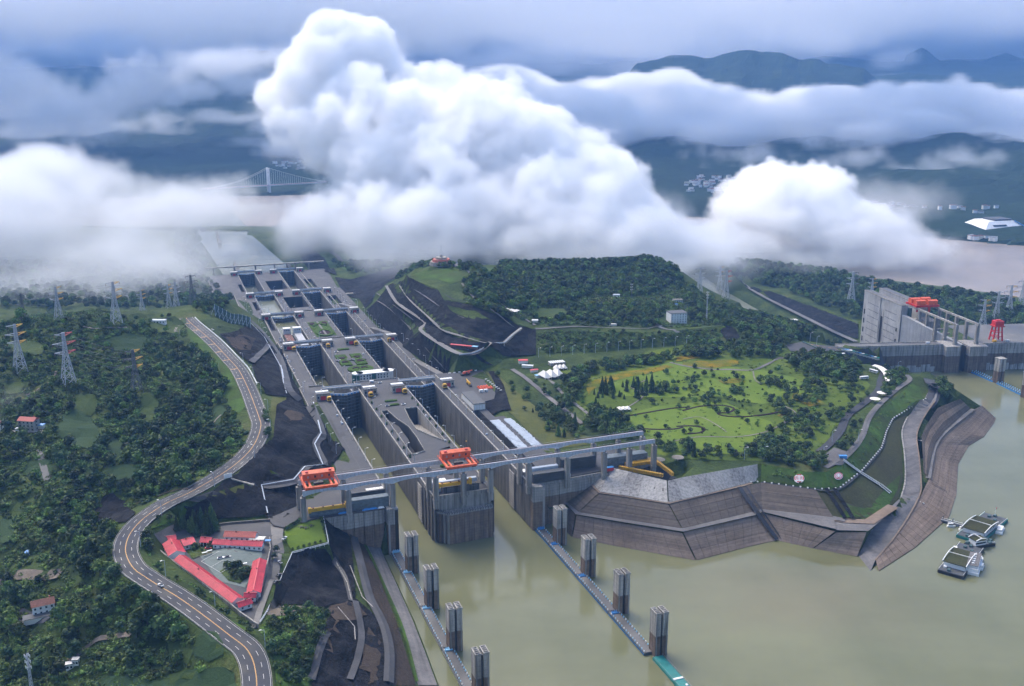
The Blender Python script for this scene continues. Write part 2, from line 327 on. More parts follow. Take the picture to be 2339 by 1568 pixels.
LN(*PL((1223, 754, 55), (1350, 758, 55), (1520, 758, 55), (1658, 743, 52), (1720, 760, 46)))
LN(*PL((1229, 812, 42), (1350, 806, 42), (1571, 788, 42), (1700, 790, 42), (1790, 790, 39)))
PTS += PL((980, 612, 92), (1010, 600, 95), (1060, 605, 92), (1100, 615, 84), (1060, 640, 90), (950, 615, 86), (1140, 640, 72), (1120, 680, 80), (1200, 640, 62), (1200, 700, 66), (1300, 630, 54), (1300, 700, 55), (1400, 620, 50), (1450, 600, 54), (1490, 596, 50), (1560, 622, 30), (1400, 690, 54), (1480, 720, 50), (1545, 742, 44), (1600, 690, 35), (1570, 650, 25), (1613, 658, 14),
           (1690, 692, -6), (1740, 714, -6), (1700, 745, 30), (1810, 742, -2), (1880, 760, 15), (1800, 770, 38), (1930, 788, 36.5), (1640, 720, 38))
PTS += PL((1270, 840, 41), (1140, 848, 38), (1200, 860, 40), (1110, 860, 39), (1160, 945, 39), (1250, 1030, 38), (1340, 1000, 39), (1400, 900, 39.5), (1480, 850, 40.5), (1600, 900, 40), (1800, 800, 39.5), (1900, 810, 38), (1700, 950, 39), (1850, 900, 38.5), (2000, 855, 37.5), (1950, 940, 37.5), (1500, 1000, 38.2), (1700, 1040, 37.6), (1880, 1000, 37.6), (2050, 850, 37.2), (1430, 980, 38.4), (1600, 1050, 37.2), (1380, 1040, 37))
# promontory rim, berms, ramp and revetments
RIM = PL((2110, 850, 37), (2084, 873, 37), (2032, 914, 37), (1987.5, 951, 37), (1972.6, 999.7, 37), (1939, 1040.7, 37), (1886.8, 1078, 37), (1845.8, 1078, 37), (1737.7, 1059, 37), (1727, 1062, 36.9), (1559, 1093, 36.9), (1524, 1101, 36.9), (1403, 1073, 36.9))
LN(*RIM)
BERM = PL((2114, 914, 30.5), (2039.7, 958.7, 29), (2024.8, 988.5, 28), (2013.6, 1025.8, 27), (1968.8, 1078, 27), (1916.6, 1119, 26.5), (1864.4, 1120.8, 26.5), (1737.7, 1104, 26.5), (1715, 1105, 26.5), (1688, 1113, 26.5), (1526, 1151, 26.5), (1371, 1127, 26.5), (1345, 1100, 27))
LN(*BERM)
FLOWB = PL((2054, 1142, 14), (2040, 1160, 14), (1985, 1196, 14), (1930, 1193, 14), (1905, 1189, 14), (1741, 1171, 14), (1715, 1179.5, 14), (1559, 1216, 14), (1398, 1190, 14), (1321, 1177.5, 14), (1296, 1150, 14))
LN(*FLOWB)
RAMPL = PL((2125, 888, 33), (2110.5, 914, 30), (2073, 955, 26), (2060, 988.5, 24), (2065.8, 1040.7, 20), (2067.6, 1096.6, 15), (2060, 1132, 12), (2047, 1158, 10), (1987.5, 1218, 6), (1939, 1300, -1.5))
LN(PL((2100, 853, 37))[0], *RAMPL)
RAMPR = PL((2148, 880, 33), (2136.6, 917.6, 30), (2110.5, 955, 26), (2093.7, 996, 23), (2099, 1048, 18), (2103, 1096.6, 14), (2099, 1137.6, 11), (2050.9, 1219.6, 6), (1998.6, 1283, 2), (1987.5, 1316.6, -1.5))
LN(PL((2120, 850, 37))[0], *RAMPR)
MID = PL((2222, 938, 14), (2159, 988.5, 14), (2136.6, 1018, 13.5), (2127, 1048, 13), (2119.8, 1096.6, 11.5))
LN(*MID)
SHORE = PL((1309, 1224, 0), (1380, 1240, 0), (1495, 1266, 0), (1589.5, 1279, 0), (1715, 1246, 0), (1775, 1233, 0), (1857, 1251, 0), (1957.6, 1270, 0), (1939, 1300, 0), (1987, 1316.6, 0), (2088, 1251, 0), (2153, 1197, 0), (2179.5, 1152.5, 0), (2184, 1063, 0), (2211, 1018, 0), (2245, 998, 0), (2268.7, 965, 0), (2240, 930, 0), (2177, 891, 0), (2102, 851, 0))
def off(p, d):   # push a shore point outwards and under water
    c = Vector((520, 900, 0)); return Vector((p.x, p.y, 0))+(Vector((p.x, p.y, 0))-c).normalized()*d
LN(*[Vector((q.x, q.y, -3)) for q in SHORE])
DEEP = [off(p, 30) for p in SHORE]
PTS += [Vector((q.x, q.y, -20)) for q in DEEP]
LN(*PL((2110, 852, 36.5), (2150, 868, 26), (2177, 906, 27), (2222, 932, 16)))
LN(*PL((2106, 850, 5), (2177, 889, 5), (2240, 928, 4), (2262, 950, 4)))
# wall line of the right head and the dam: ground behind stays high, in front drops
LN(ST(712, 378, 36.0), ST(712, 330, 27), ST(712, 276, 20))
LN(ST(690, 378, 12), ST(690, 340, -8), ST(688, 276, -22))
PTS += [ST(640, 276, -18), ST(660, 330, -12), ST(600, 300, -22)]
PTS += [Vector(v) for v in ((398, 1158, 36.5), (440, 1162, 36.5), (398, 1185, 0), (330, 1500, -20), (380, 1560, -35), (200, 2500, -70), (0, 2500, -70), (120, 2150, -60), (60, 1900, -20), (200, 1850, 10),
        (480, 1184, -72), (560, 1184, -40), (640, 1215, -42), (900, 1230, -42), (1300, 1230, -42), (440, 1140, -25), (520, 1150, -25), (640, 1160, -25), (900, 1180, -25), (1300, 1200, -25))]
LN(*[Vector(v) for v in ((505, 1260, -84), (478, 1700, -84), (455, 1850, -84), (432, 2000, -84), (412, 2190, -84))])
LN(*[Vector(v) for v in ((440, 1260, -70), (428, 1700, -74), (408, 1850, -74), (385, 2000, -74), (360, 2190, -74))])
LN(*PL((1637, 612, -64), (1700, 655, -62), (1760, 690, -62), (1830, 725, -60), (1900, 760, -60), (1950, 782, -60)))
LN(*PL((1680, 632, -46), (1757, 663, -46), (1847, 695, -45), (1964, 738, -44), (1990, 760, -44)))
LN(*PL((1640, 590, -46), (1750, 603, -44), (1850, 612, -42), (2000, 647, -42), (2200, 670, -42), (2339, 692, -42), (2700, 735, -42)))
LN(*PL((1640, 582, -84), (1850, 600, -84), (2000, 636, -84), (2200, 659, -84), (2339, 681, -84), (2700, 724, -84)))
PTS += PL((2100, 700, -40), (2339, 740, -42), (2700, 780, -42), (2500, 730, -40), (1900, 660, -40))
# bed of the reservoir and the far banks
PTS += [Vector(v) for v in ((-20, 250, -25), (200, 300, -25), (600, 300, -25), (300, 500, -25), (0, 420, -22), (1200, 400, -25), (1300, 900, -25), (900, 700, -25), (900, 1100, -25), (150, 600, -25))]
PTS += [ST(2060, 200, -90), ST(2300, 200, -90), ST(2900, 180, -90), ST(1550, 330, -6), ST(1700, 345, -20), ST(1550, 450, 50), ST(1450, 340, 30), ST(1700, 470, 30), ST(1900, 480, -20), ST(2200, 480, -52), ST(2500, 480, -64), ST(2300, 150, -88), ST(2900, 130, -88), ST(2300, 270, -88), ST(2900, 240, -88)]
PTS += [Vector(v) for v in ((700, 2600, -88), (1400, 2600, -88), (-1300, 2900, -75), (0, 2900, -80), (1600, 1800, -86), (1500, 1500, -42))]
def cdt(pts, edges):
    r = delaunay_2d_cdt([Vector((p[0], p[1])) for p in pts], edges, [], 0, 1e-3)
    vs, es, fs, ov = r[0], r[1], r[2], r[3]
    arr = np.array([tuple(p) for p in pts]); out = []
    for v, o in zip(vs, ov):
        if o: out.append(Vector((v.x, v.y, pts[o[0]][2])))
        else:
            d = (arr[:, 0]-v.x)**2+(arr[:, 1]-v.y)**2; i = np.argsort(d)[:2]; wgt = 1/(d[i]+1e-3)
            out.append(Vector((v.x, v.y, float((arr[i, 2]*wgt).sum()/wgt.sum()))))
    return out, [tuple(f) for f in fs]
_p = []; _e = []
for ln in LINES:
    o = len(_p); _p += ln; _e += [(o+i, o+i+1) for i in range(len(ln)-1)]
_nl = len(_p); _p += PTS
V1, F1 = cdt(_p, _e)
T1 = BVHTree.FromPolygons(V1, F1)
def zraw(x, y, T=None):
    h = (T or T1).ray_cast(Vector((x, y, 500)), Vector((0, 0, -1)))
    return h[0].z if h[0] is not None else None
# densify and roughen the natural ground
_lp = np.array([(p.x, p.y) for ln in LINES for a, b in zip(ln, ln[1:]) for p in [a.lerp(b, k/max(1, int((b-a).length/12))) for k in range(max(1, int((b-a).length/12)))]])
_ex = []
rr = random.Random(3)
gy = 330.0
while gy < 2500:
    st = 9 if gy < 1250 else 20
    gx = -gy*.62-60
    while gx < gy*.62+60:
        x, y = gx+rr.uniform(-.35, .35)*st, gy+rr.uniform(-.35, .35)*st
        d = math.sqrt(((_lp[:, 0]-x)**2+(_lp[:, 1]-y)**2).min())
        if d > 9:
            z = zraw(x, y)
            if z is not None:
                nat = x < ST(y, 100).x-0 if False else True
                s_, t_ = toST(Vector((x, y, 0)))
                natural = t_ < 95 or (z > 40 and t_ > 300) or z < -38
                if natural and z > -70:
                    a = min(1, (d-9)/25)*(8.0 if t_ < 95 and y > 500 else 3.5)
                    z += a*(noise.noise(Vector((x/75, y/75, 3)))+.5*noise.noise(Vector((x/26, y/26, 9))))
                    if t_ < 90:       # farmed terraces
                        q = z/4.0+noise.noise(Vector((x/60, y/60, 5)))*.8; f = q-math.floor(q); z += ((max(0, f-.7)/.3)-f)*4.0*.75*min(1, (d-9)/25)
                _ex.append(Vector((x, y, z)))
        gx += st
    gy += st
V2, F2 = cdt(_p+_ex, _e)
def _hole(c):
    s_, t_ = toST(c)
    return (697 < s_ < 2053 and 149.5 < t_ < 274.5) or (300 < s_ < 698 and 158 < t_ < 290)
def _cen(f): return (V2[f[0]]+V2[f[1]]+V2[f[2]])/3
F2 = [f for f in F2 if not _hole(_cen(f)) and not all(V2[i].z < -10 and V2[i].y < 1180 and toST(V2[i])[1] > 100 and V2[i].z > -30 for i in f)]
TT = BVHTree.FromPolygons(V2, F2)
def zt(x, y):
    z = zraw(x, y, TT); return z if z is not None else zraw(x, y)
CAMP = Vector((0, 0, HC))
def G(x, y, lift=0.0):
    """the place on the ground that the photograph shows at (x, y)"""
    h = TT.ray_cast(CAMP, ray(x, y).normalized())
    if h[0] is None: return P(x, y, 37+lift)
    return h[0]+Vector((0, 0, lift))
me = bpy.data.meshes.new('ground'); me.from_pydata(V2, [], F2); me.materials.append(MATS['scrub']); me.update()
for p_ in me.polygons: p_.use_smooth = False
gr = bpy.data.objects.new('ground', me); COL.objects.link(gr); tag(gr, kind='structure')
print('terrain', len(V2), len(F2))
AVOID = []
def drape(name, px, mat, lift=.35, grid=8.0, kind='structure', parent=None, thick=0, world=False, z=None, avoid=False, wob=0):
    """a ground patch with a photographed outline, laid over the terrain"""
    if mat == 'dark_rock': lift, grid = max(lift, 1.2), min(grid, 5)
    if z is not None: pts = [P(x, y, z) for x, y in px]
    else: pts = [Vector(p) for p in px] if world else [G(x, y) for x, y in px]
    ring = []
    for i, a in enumerate(pts):
        b = pts[(i+1) % len(pts)]; n = max(1, int((b-a).length/grid))
        for k in range(n):
            q = a.lerp(b, k/n)
            if wob: q = q+Vector((noise.noise(q/9)*wob, noise.noise(q/9+Vector((50, 0, 0)))*wob, 0))
            ring.append(q)
    xy = [(p.x, p.y) for p in ring]
    if avoid: AVOID.append(xy)
    inn = []
    x0, x1 = min(p[0] for p in xy), max(p[0] for p in xy); y0, y1 = min(p[1] for p in xy), max(p[1] for p in xy)
    g = max(grid, math.sqrt((x1-x0)*(y1-y0)/4000)); yy = y0+g/2
    while yy < y1:
        xx = x0+g/2
        while xx < x1:
            if inpoly(xx, yy, xy): inn.append(Vector((xx, yy, 0)))
            xx += g
        yy += g
    allp = ring+inn; n = len(ring)
    r = delaunay_2d_cdt([Vector((p.x, p.y)) for p in allp], [(i, (i+1) % n) for i in range(n)], [], 0, 1e-3)
    vs = []
    for v in r[0]:
        zz = z if z is not None else zt(v.x, v.y)
        if mat == 'dark_rock': zz += 1.3*noise.noise(Vector((v.x/7, v.y/7, 1)))+1.2*abs(noise.noise(Vector((v.x/16, v.y/16, 4))))
        vs.append((v.x, v.y, zz+lift))
    fs = [tuple(f) for f in r[2] if inpoly(sum(r[0][i].x for i in f)/3, sum(r[0][i].y for i in f)/3, xy)]
    me = bpy.data.meshes.new(name); me.from_pydata(vs, [], fs); me.materials.append(MATS[mat]); me.update()
    o = link(name, me, parent)
    if parent is None: tag(o, kind=kind)
    return o
def ribbon(name, pts, wd, mat, lift=.5, parent=None, world=False, kind='structure', sm=4, terrain=True, n_extra=0, z=None):
    pts = [Vector(p) for p in pts] if world else ([P(x, y, z) for x, y in pts] if z is not None else [G(x, y) for x, y in pts])
    if sm: pts = smooth(pts, sm)
    vs = []; fs = []
    for i, p in enumerate(pts):
        sd = side(pts, i)
        for k in (-1, 0, 1):
            q = p+sd*wd/2*k; zz = zt(q.x, q.y) if terrain and z is None else p.z
            vs.append((q.x, q.y, max(zz, p.z-1.5 if z is None and terrain else -1e9)+lift))
    for i in range(len(pts)-1):
        for k in (0, 1): a = i*3+k; fs.append((a, a+1, a+4, a+3))
    me = bpy.data.meshes.new(name); me.from_pydata(vs, [], fs); me.materials.append(MATS[mat]); me.update()
    o = link(name, me, parent)
    if parent is None: tag(o, kind=kind)
    return o
# ------------------------------------------------------------------ waters
def sheet(name, poly, z, mat):
    b = MB(); b.add([(p[0], p[1], z) for p in poly], [tuple(range(len(poly)))]); o = b.build(name, mat); me = o.data
    if me.polygons[0].normal.z < 0: me.flip_normals()
    return tag(o, kind='structure')
def STp(*l): return [ST(s, t)[:2] for s, t in l]
# reservoir: up to the head of the locks and the dam
sheet('reservoir_water', [(-60, 180), (1400, 180), (1500, 1165), (640, 1192), (500, 1186), (470, 1178), (380, 1120), (360, 1000)] + STp((720, 377), (708, 340), (704, 266), (975, 266), (975, 235), (704, 235), (704, 187), (975, 187), (975, 156), (704, 156), (699, 120), (640, 110), (560, 100)), 0, 'water_green')
sheet('chamber_water', STp((1222, 157), (1222, 187), (982, 187), (982, 157)), -14, 'water_green')
sheet('chamber_water', STp((1222, 235), (1222, 266), (982, 266), (982, 235)), -12, 'water_green')
sheet('chamber_water', STp((1470, 157), (1470, 187), (1226, 187), (1226, 157)), -2, 'water_green')
sheet('chamber_water', STp((1470, 235), (1470, 266), (1226, 266), (1226, 235)), -33, 'water_green')
sheet('chamber_water', STp((1715, 157), (1715, 187), (1475, 187), (1475, 157)), -21, 'water_canal')
sheet('chamber_water', STp((1715, 235), (1715, 266), (1475, 266), (1475, 235)), -52, 'water_green')
sheet('chamber_water', STp((2056, 157), (2056, 187), (1720, 187), (1720, 157)), -62, 'water_canal')
sheet('chamber_water', STp((2056, 235), (2056, 266), (1720, 266), (1720, 235)), -66, 'water_canal')
sheet('lower_channel_water', STp((2058, 118), (2058, 326), (2300, 300), (3000, 260), (3300, 250), (3300, 90), (2900, 115), (2300, 132)), -79.0, 'water_canal')
sheet('river_water', [tuple(P(x, y, -80)[:2]) for x, y in ((3300, 800), (2339, 712), (2000, 670), (1800, 640), (1640, 612), (1400, 600), (1100, 590), (800, 575), (610, 530), (420, 520), (-500, 500), (-500, 470), (200, 452), (560, 447), (700, 446), (1000, 458), (1440, 487), (1600, 497), (2150, 546), (2339, 562), (3300, 640))], -80, 'water_brown')
sheet('ship_lift_canal_water', [(560, 1192), (545, 1400), (505, 1723), (482, 1843), (466, 1980), (450, 2183), (440, 2400), (330, 2400), (360, 2180), (385, 2000), (405, 1850), (425, 1700), (440, 1192)], -78, 'water_canal')
# ------------------------------------------------------------------ promontory: revetments, berms and ramp
def resample(pts, n):
    L_ = [0]
    for a, b in zip(pts, pts[1:]): L_.append(L_[-1]+(b-a).length)
    out = []
    for i in range(n+1):
        d = L_[-1]*i/n
        for k in range(len(pts)-1):
            if d <= L_[k+1]+1e-6: out.append(pts[k].lerp(pts[k+1], (d-L_[k])/max(1e-6, L_[k+1]-L_[k]))); break
    return out
def revet(label, top, bot, mat, rows, size=11.0, gap=.16, lift=1.7, extra=None, pmat=None):
    """sloping concrete face of cast panels between a top and a bottom rail with matching corners"""
    root = empty('revetment', label, 'embankment', (0, 0, 0))
    b = MB(); cols = []
    for (a0, a1, b0, b1) in zip(top, top[1:], bot, bot[1:]):
        n = max(1, int(round(max((a1-a0).length, (b1-b0).length)/size)))
        cols += [(a0.lerp(a1, k/n), a0.lerp(a1, (k+1)/n), b0.lerp(b1, k/n), b0.lerp(b1, (k+1)/n)) for k in range(n)]
    for a0, a1, b0, b1 in cols:
        nrm = (a1-a0).cross(b0-a0).normalized(); nrm = nrm if nrm.z > 0 else -nrm
        u = nrm*(lift-.3)
        b.quad(b0+u, b1+u, a1+u, a0+u)
    b.build('bed', 'revet_joint', root)
    cnt = 0
    for a0, a1, b0, b1 in cols:
        for r in range(rows):
            f0, f1 = r/rows, (r+1)/rows
            c = [a0.lerp(b0, f0), a1.lerp(b1, f0), a1.lerp(b1, f1), a0.lerp(b0, f1)]
            m_ = (c[0]+c[1]+c[2]+c[3])/4
            c = [p+(m_-p).normalized()*min(gap, (m_-p).length*.3) for p in c]
            nrm = (c[1]-c[0]).cross(c[3]-c[0]).normalized(); nrm = nrm if nrm.z > 0 else -nrm
            hi = [p+nrm*lift for p in c]; lo = [p+nrm*(lift-.35) for p in c]
            pb = MB(); pb.add(lo+hi, [(4, 5, 6, 7), (0, 1, 5, 4), (1, 2, 6, 5), (2, 3, 7, 6), (3, 0, 4, 7)])
            pb.build('panel', pmat[(cnt*7+r*3) % len(pmat)] if pmat else mat, root); cnt += 1
    return root
plain('revet_joint', (.075, .06, .05), .9)
slab('revet_brown2', (.178, .132, .098), (.265, .205, .155)); slab('revet_dark2', (.08, .066, .056), (.14, .118, .098))
concrete('revet_light2', (.30, .285, .265), streak=.85, dark=.4)
revet('pale weathered top slope of concrete slabs behind the yellow bollards', PL((1403, 1073, 37), (1524, 1101, 37), (1559, 1093, 37), (1728, 1062, 37)), PL((1371, 1127, 26.5), (1526, 1151, 26.5), (1590, 1137, 26.5), (1730, 1100, 26.5)),
      'revet_light', 1, 7.5, .12, 1.7, pmat=['revet_light', 'revet_light2', 'revet_light', 'revet_light', 'revet_light2'])
revet('pale corner slope of slabs against the head wall', PL((1378, 1066, 37), (1403, 1073, 37)), PL((1346, 1100, 27), (1371, 1127, 26.5)), 'revet_light2', 1, 8, .2)
revet('dark upper revetment slope in the middle of the promontory', PL((1346, 1104, 26), (1371, 1129, 26), (1440, 1140, 26), (1526, 1153, 26), (1688, 1115, 26), (1737, 1106, 26), (1864, 1123, 26)),
      PL((1286, 1146, 14), (1321, 1175, 14), (1420, 1191, 14), (1559, 1213, 14), (1700, 1180, 14), (1741, 1169, 14), (1905, 1188, 14)), 'revet_dark', 3, 9, .16, pmat=['revet_dark', 'revet_dark2', 'revet_dark'])
revet('long brown lower revetment slope ending at the green water', PL((1318, 1178, 13.6), (1398, 1192, 13.6), (1559, 1219, 13.6), (1715, 1182, 13.6), (1741, 1173, 13.6), (1909, 1215, 13.6), (1978, 1217, 13.6)),
      PL((1309, 1229, -1), (1402, 1248, -1), (1589.5, 1282, -1), (1715, 1249, -1), (1775, 1236, -1), (1857, 1254, -1), (1957.6, 1273, -1)), 'revet_brown', 3, 9, .16, pmat=['revet_brown', 'revet_brown2', 'revet_brown'])
revet('dark corner slope at the end of the head wall', PL((1286, 1148, 14), (1318, 1176, 13.8)), PL((1280, 1196, -1), (1309, 1229, -1)), 'revet_dark2', 2, 9)
_mid = [MID[0]+Vector((0, 0, -.2))]+MID[1:]
revet('brown curved lower revetment slope on the river side of the ramp', PL((2240, 928, 13), (2222, 938, 13.6), (2159, 988.5, 13.6), (2136.6, 1018, 13), (2127, 1048, 12.6), (2119.8, 1096.6, 11), (2099, 1139, 10), (2051, 1221, 5.4), (1999, 1284, 1.6)),
      PL((2272, 958, -1), (2268.7, 968, -1), (2245, 1000, -1), (2211, 1020, -1), (2186, 1063, -1), (2182, 1135, -1), (2165, 1185, -1), (2088, 1254, -1), (2005, 1308, -1)), 'revet_brown', 3, 9, .16, pmat=['revet_brown', 'revet_brown', 'revet_brown2'])
revet('dark curved upper revetment slope on the river side of the ramp', PL((2190, 912, 27), (2139, 935, 27), (2113, 975, 24), (2103, 1000, 22), (2106, 1046, 17.5), (2107, 1080, 15)), PL((2213, 934, 15), (2157, 984, 15), (2134, 1014, 14.5), (2124.5, 1046, 14), (2118.5, 1080, 12.6), (2116, 1092, 12.2)), 'revet_dark', 3, 9, .16, pmat=['revet_dark2', 'revet_brown2', 'revet_dark2'])
# footing walks and the quay platform
def ruled(name, a, b, mat, lift=.6, n=4, kind='structure'):
    a = resample(a, 24); b_ = resample(b, 24); m = MB()
    for i in range(24): m.quad(b_[i]+Vector((0, 0, lift)), b_[i+1]+Vector((0, 0, lift)), a[i+1]+Vector((0, 0, lift)), a[i]+Vector((0, 0, lift)))
    o = m.build(name, mat); return tag(o, kind=kind)
ruled('quay_path', PL((1905, 1190, 14), (1985, 1194, 14), (2035, 1160, 14), (2053, 1143, 14)), PL((1909, 1214, 14), (1984, 1216, 14), (2042, 1166, 14), (2056, 1147, 14)), 'revet_path', 1.0)
ruled('quay_path', PL((1741, 1171, 14), (1905, 1189, 14)), PL((1741, 1175, 14), (1909, 1215, 14)), 'revet_path', 2.2)
drape('ramp_road', RAMPL[:-1]+[PL((1942, 1296, -.8))[0]]+[PL((1985, 1313, -.8))[0]]+RAMPR[:-1][::-1], 'revet_path', .7, 7, world=True)
ribbon('ramp_kerb', [p+Vector((0, 0, .5)) for p in RAMPL[2:-1]], 1.2, 'revet_light2', .9, world=True, terrain=False)
ribbon('ramp_kerb', [p+Vector((0, 0, .5)) for p in RAMPR[1:-1]], 1.2, 'revet_brown2', .9, world=True, terrain=False)
ribbon('footpath', [p+Vector((0, 0, .6)) for p in MID], 4.5, 'revet_path', 1.1, world=True, terrain=False)
ribbon('footpath', PL((2114, 914, 30.5), (2039.7, 958.7, 29), (2024.8, 988.5, 28), (2013.6, 1025.8, 27), (1968.8, 1078, 27), (1916.6, 1119, 26.5), (1864.4, 1120.8, 26.5), (1737.7, 1104, 26.5)), 2.2, 'dark_bench', .9, world=True, terrain=False)
drape('grass_slope', [(2084, 877), (2040, 915), (1993, 955), (1976, 1000), (1942, 1042), (1890, 1080), (1846, 1081), (1740, 1062), (1738, 1101), (1864, 1117), (1915, 1115), (1966, 1075), (2009, 1025), (2020, 987), (2036, 957), (2108, 914), (2100, 885)], 'slope_grass', .5, 8)
drape('moss_slope', [(2106, 918), (2040, 963), (2028, 990), (2018, 1027), (1972, 1081), (1920, 1122), (1868, 1125), (1905, 1186), (1985, 1192), (2034, 1158), (2052, 1140), (2062, 1096), (2060, 1040), (2055, 988), (2070, 952)], 'slope_moss', .6, 8)
drape('grass_slope', [(1915, 1186), (1985, 1190), (2030, 1157), (2050, 1120), (2058, 1085), (2030, 1110), (1990, 1160), (1930, 1170)], 'slope_grass', .9, 8)
# dark drain stairs and stepped gutters across the slopes
for a, b, w_, m_ in (((1688, 1113), (1775, 1233), 4.2, 'dark_bench'), ((1703, 1111), (1785, 1232), 1.4, 'black'), ((1887, 1122), (1930, 1190), 3.5, 'dark_rock'), ((1905, 1122), (1948, 1190), 3.5, 'dark_rock')):
    q = [P(*a, 28.6), P(a[0]+(b[0]-a[0])*.5, a[1]+(b[1]-a[1])*.5, 16.6), P(*b, 1.2)] if a[0] < 1800 else [G(*a, 2.2), G(*b, 2.2)]
    ribbon('drain_channel', q, w_, m_, .3, world=True, terrain=False, sm=0)
for a, b in (((2128, 945), (2215, 1012)), ((2108, 1020), (2180, 1062)), ((2122, 1105), (2181, 1143)), ((2055, 1225), (2088, 1250))):
    q0, q1 = G(*a, 2.4), G(*b, 2.2); ribbon('drain_channel', [q0, (q0+q1)/2+Vector((0, 0, .6)), q1], 1.1, 'revet_joint', .5, world=True, terrain=False, sm=0)
for rail, w_, m_, lf in ((FLOWB[3:], 6.5, 'revet_path', 2.0), (FLOWB[1:5], 9, 'revet_brown2', 1.5), (BERM[8:], 5, 'revet_brown2', 1.2), (MID[:2], 4, 'revet_path', 1.2)):
    ribbon('berm_walk', rail, w_, m_, lf, world=True, terrain=False, sm=0)
# stairs down the grass slope, with landings, and the stair to the jetty
def stairs(label, pts, w_, group=None):
    root = empty('stair', label, 'stairs', pts[0])
    b = MB(); c = MB()
    for a, d in zip(pts, pts[1:]):
        n = int((d-a).length/1.6)
        for k in range(n):
            q = a.lerp(d, (k+.5)/n)-pts[0]; e = (d-a).normalized()
            b.beam(q-e*.5, q+e*.5, w_, .5)
        for s_ in (-1, 1):
            o_ = side([a, d], 0)*s_*w_/2-pts[0]; c.beam(a+o_+Vector((0, 0, .6)), d+o_+Vector((0, 0, .6)), .35, .7)
    b.build('steps', 'tile_dark', root); c.build('parapet', 'white', root)
stairs('long stair with white parapets down the mossy slope to the quay', [G(1926, 1055, 1.2), G(1967, 1085, 1.4), G(2010, 1112, 1.4), G(2034, 1131, 1.4)], 3.2)
stairs('short dark stair from the ramp to the jetty', [G(2104, 1158, 3.4), G(2128, 1176, 3.2), G(2152, 1192, 2.8)], 2.6)
b = MB(); b.box(-3, 3, -1.2, 1.2, 0, 2.6); b.prism([(-3.4, -1.6), (3.4, -1.6), (3.4, 1.6), (-3.4, 1.6)], 2.6, 2.9)
o = b.build('kiosk', 'blue'); o.location = G(1925, 1048); tag(o, 'small blue kiosk at the head of the long stair', 'kiosk')
# round emblems laid out on the slope
def emblem(label, x, y, rx, ry, kind_):
    c = G(x, y); px = [(x+rx*math.cos(a), y+ry*math.sin(a)) for a in [i*math.pi/12 for i in range(24)]]
    root = empty('emblem', label, 'emblem', (0, 0, 0))
    drape('disc', px, 'white', 1.3, 3, parent=root)
    for i in range(24):
        a0, a1 = i*math.pi/12, (i+.9)*math.pi/12
        if kind_ == 0 and (i % 12) in (2, 3, 8, 9): continue
        q = [(x+rx*k*math.cos(a), y+ry*k*math.sin(a)) for k, a in ((.93, a0), (.93, a1), (.72, a1), (.72, a0))]
        drape('ring_segment', q, 'red_paint' if kind_ == 0 else 'cab_red', 1.6, 2, parent=root)
    if kind_ == 0:
        for sx_ in (-1, 1):
            for k in range(3): drape('wing_stroke', [(x+sx_*rx*.12, y+ry*(-.3+.26*k)), (x+sx_*rx*.6, y+ry*(-.45+.26*k)), (x+sx_*rx*.6, y+ry*(-.33+.26*k)), (x+sx_*rx*.12, y+ry*(-.18+.26*k))], 'black' if k == 1 else 'red_paint', 1.7, 2, parent=root)
    else:
        drape('oval', [(x+rx*.45*math.cos(a), y+ry*.62*math.sin(a)) for a in [i*math.pi/8 for i in range(16)]], 'cab_red', 1.6, 3, parent=root)
        drape('oval', [(x+rx*.33*math.cos(a), y+ry*.5*math.sin(a)) for a in [i*math.pi/8 for i in range(16)]], 'white', 1.8, 3, parent=root)
emblem('round white emblem with red wing strokes on the grass slope', 1825, 1097, 12, 10, 0)
emblem('tilted white emblem with a red oval, beside the dark drain strips', 1915, 1091, 10, 8.5, 1)
# white marker stones along the berm
b0 = MB(); b0.box(-.5, .5, -.5, .5, 0, .9); me0 = b0.mesh('marker_stone', 'white')
for i, q in enumerate(resample(BERM[:9], 60)):
    o = link('marker_stone', me0); o.location = q+Vector((0, 0, 1)); tag(o, 'small white marker stone in the row along the berm', 'marker stone', 'marker stones along the berm')
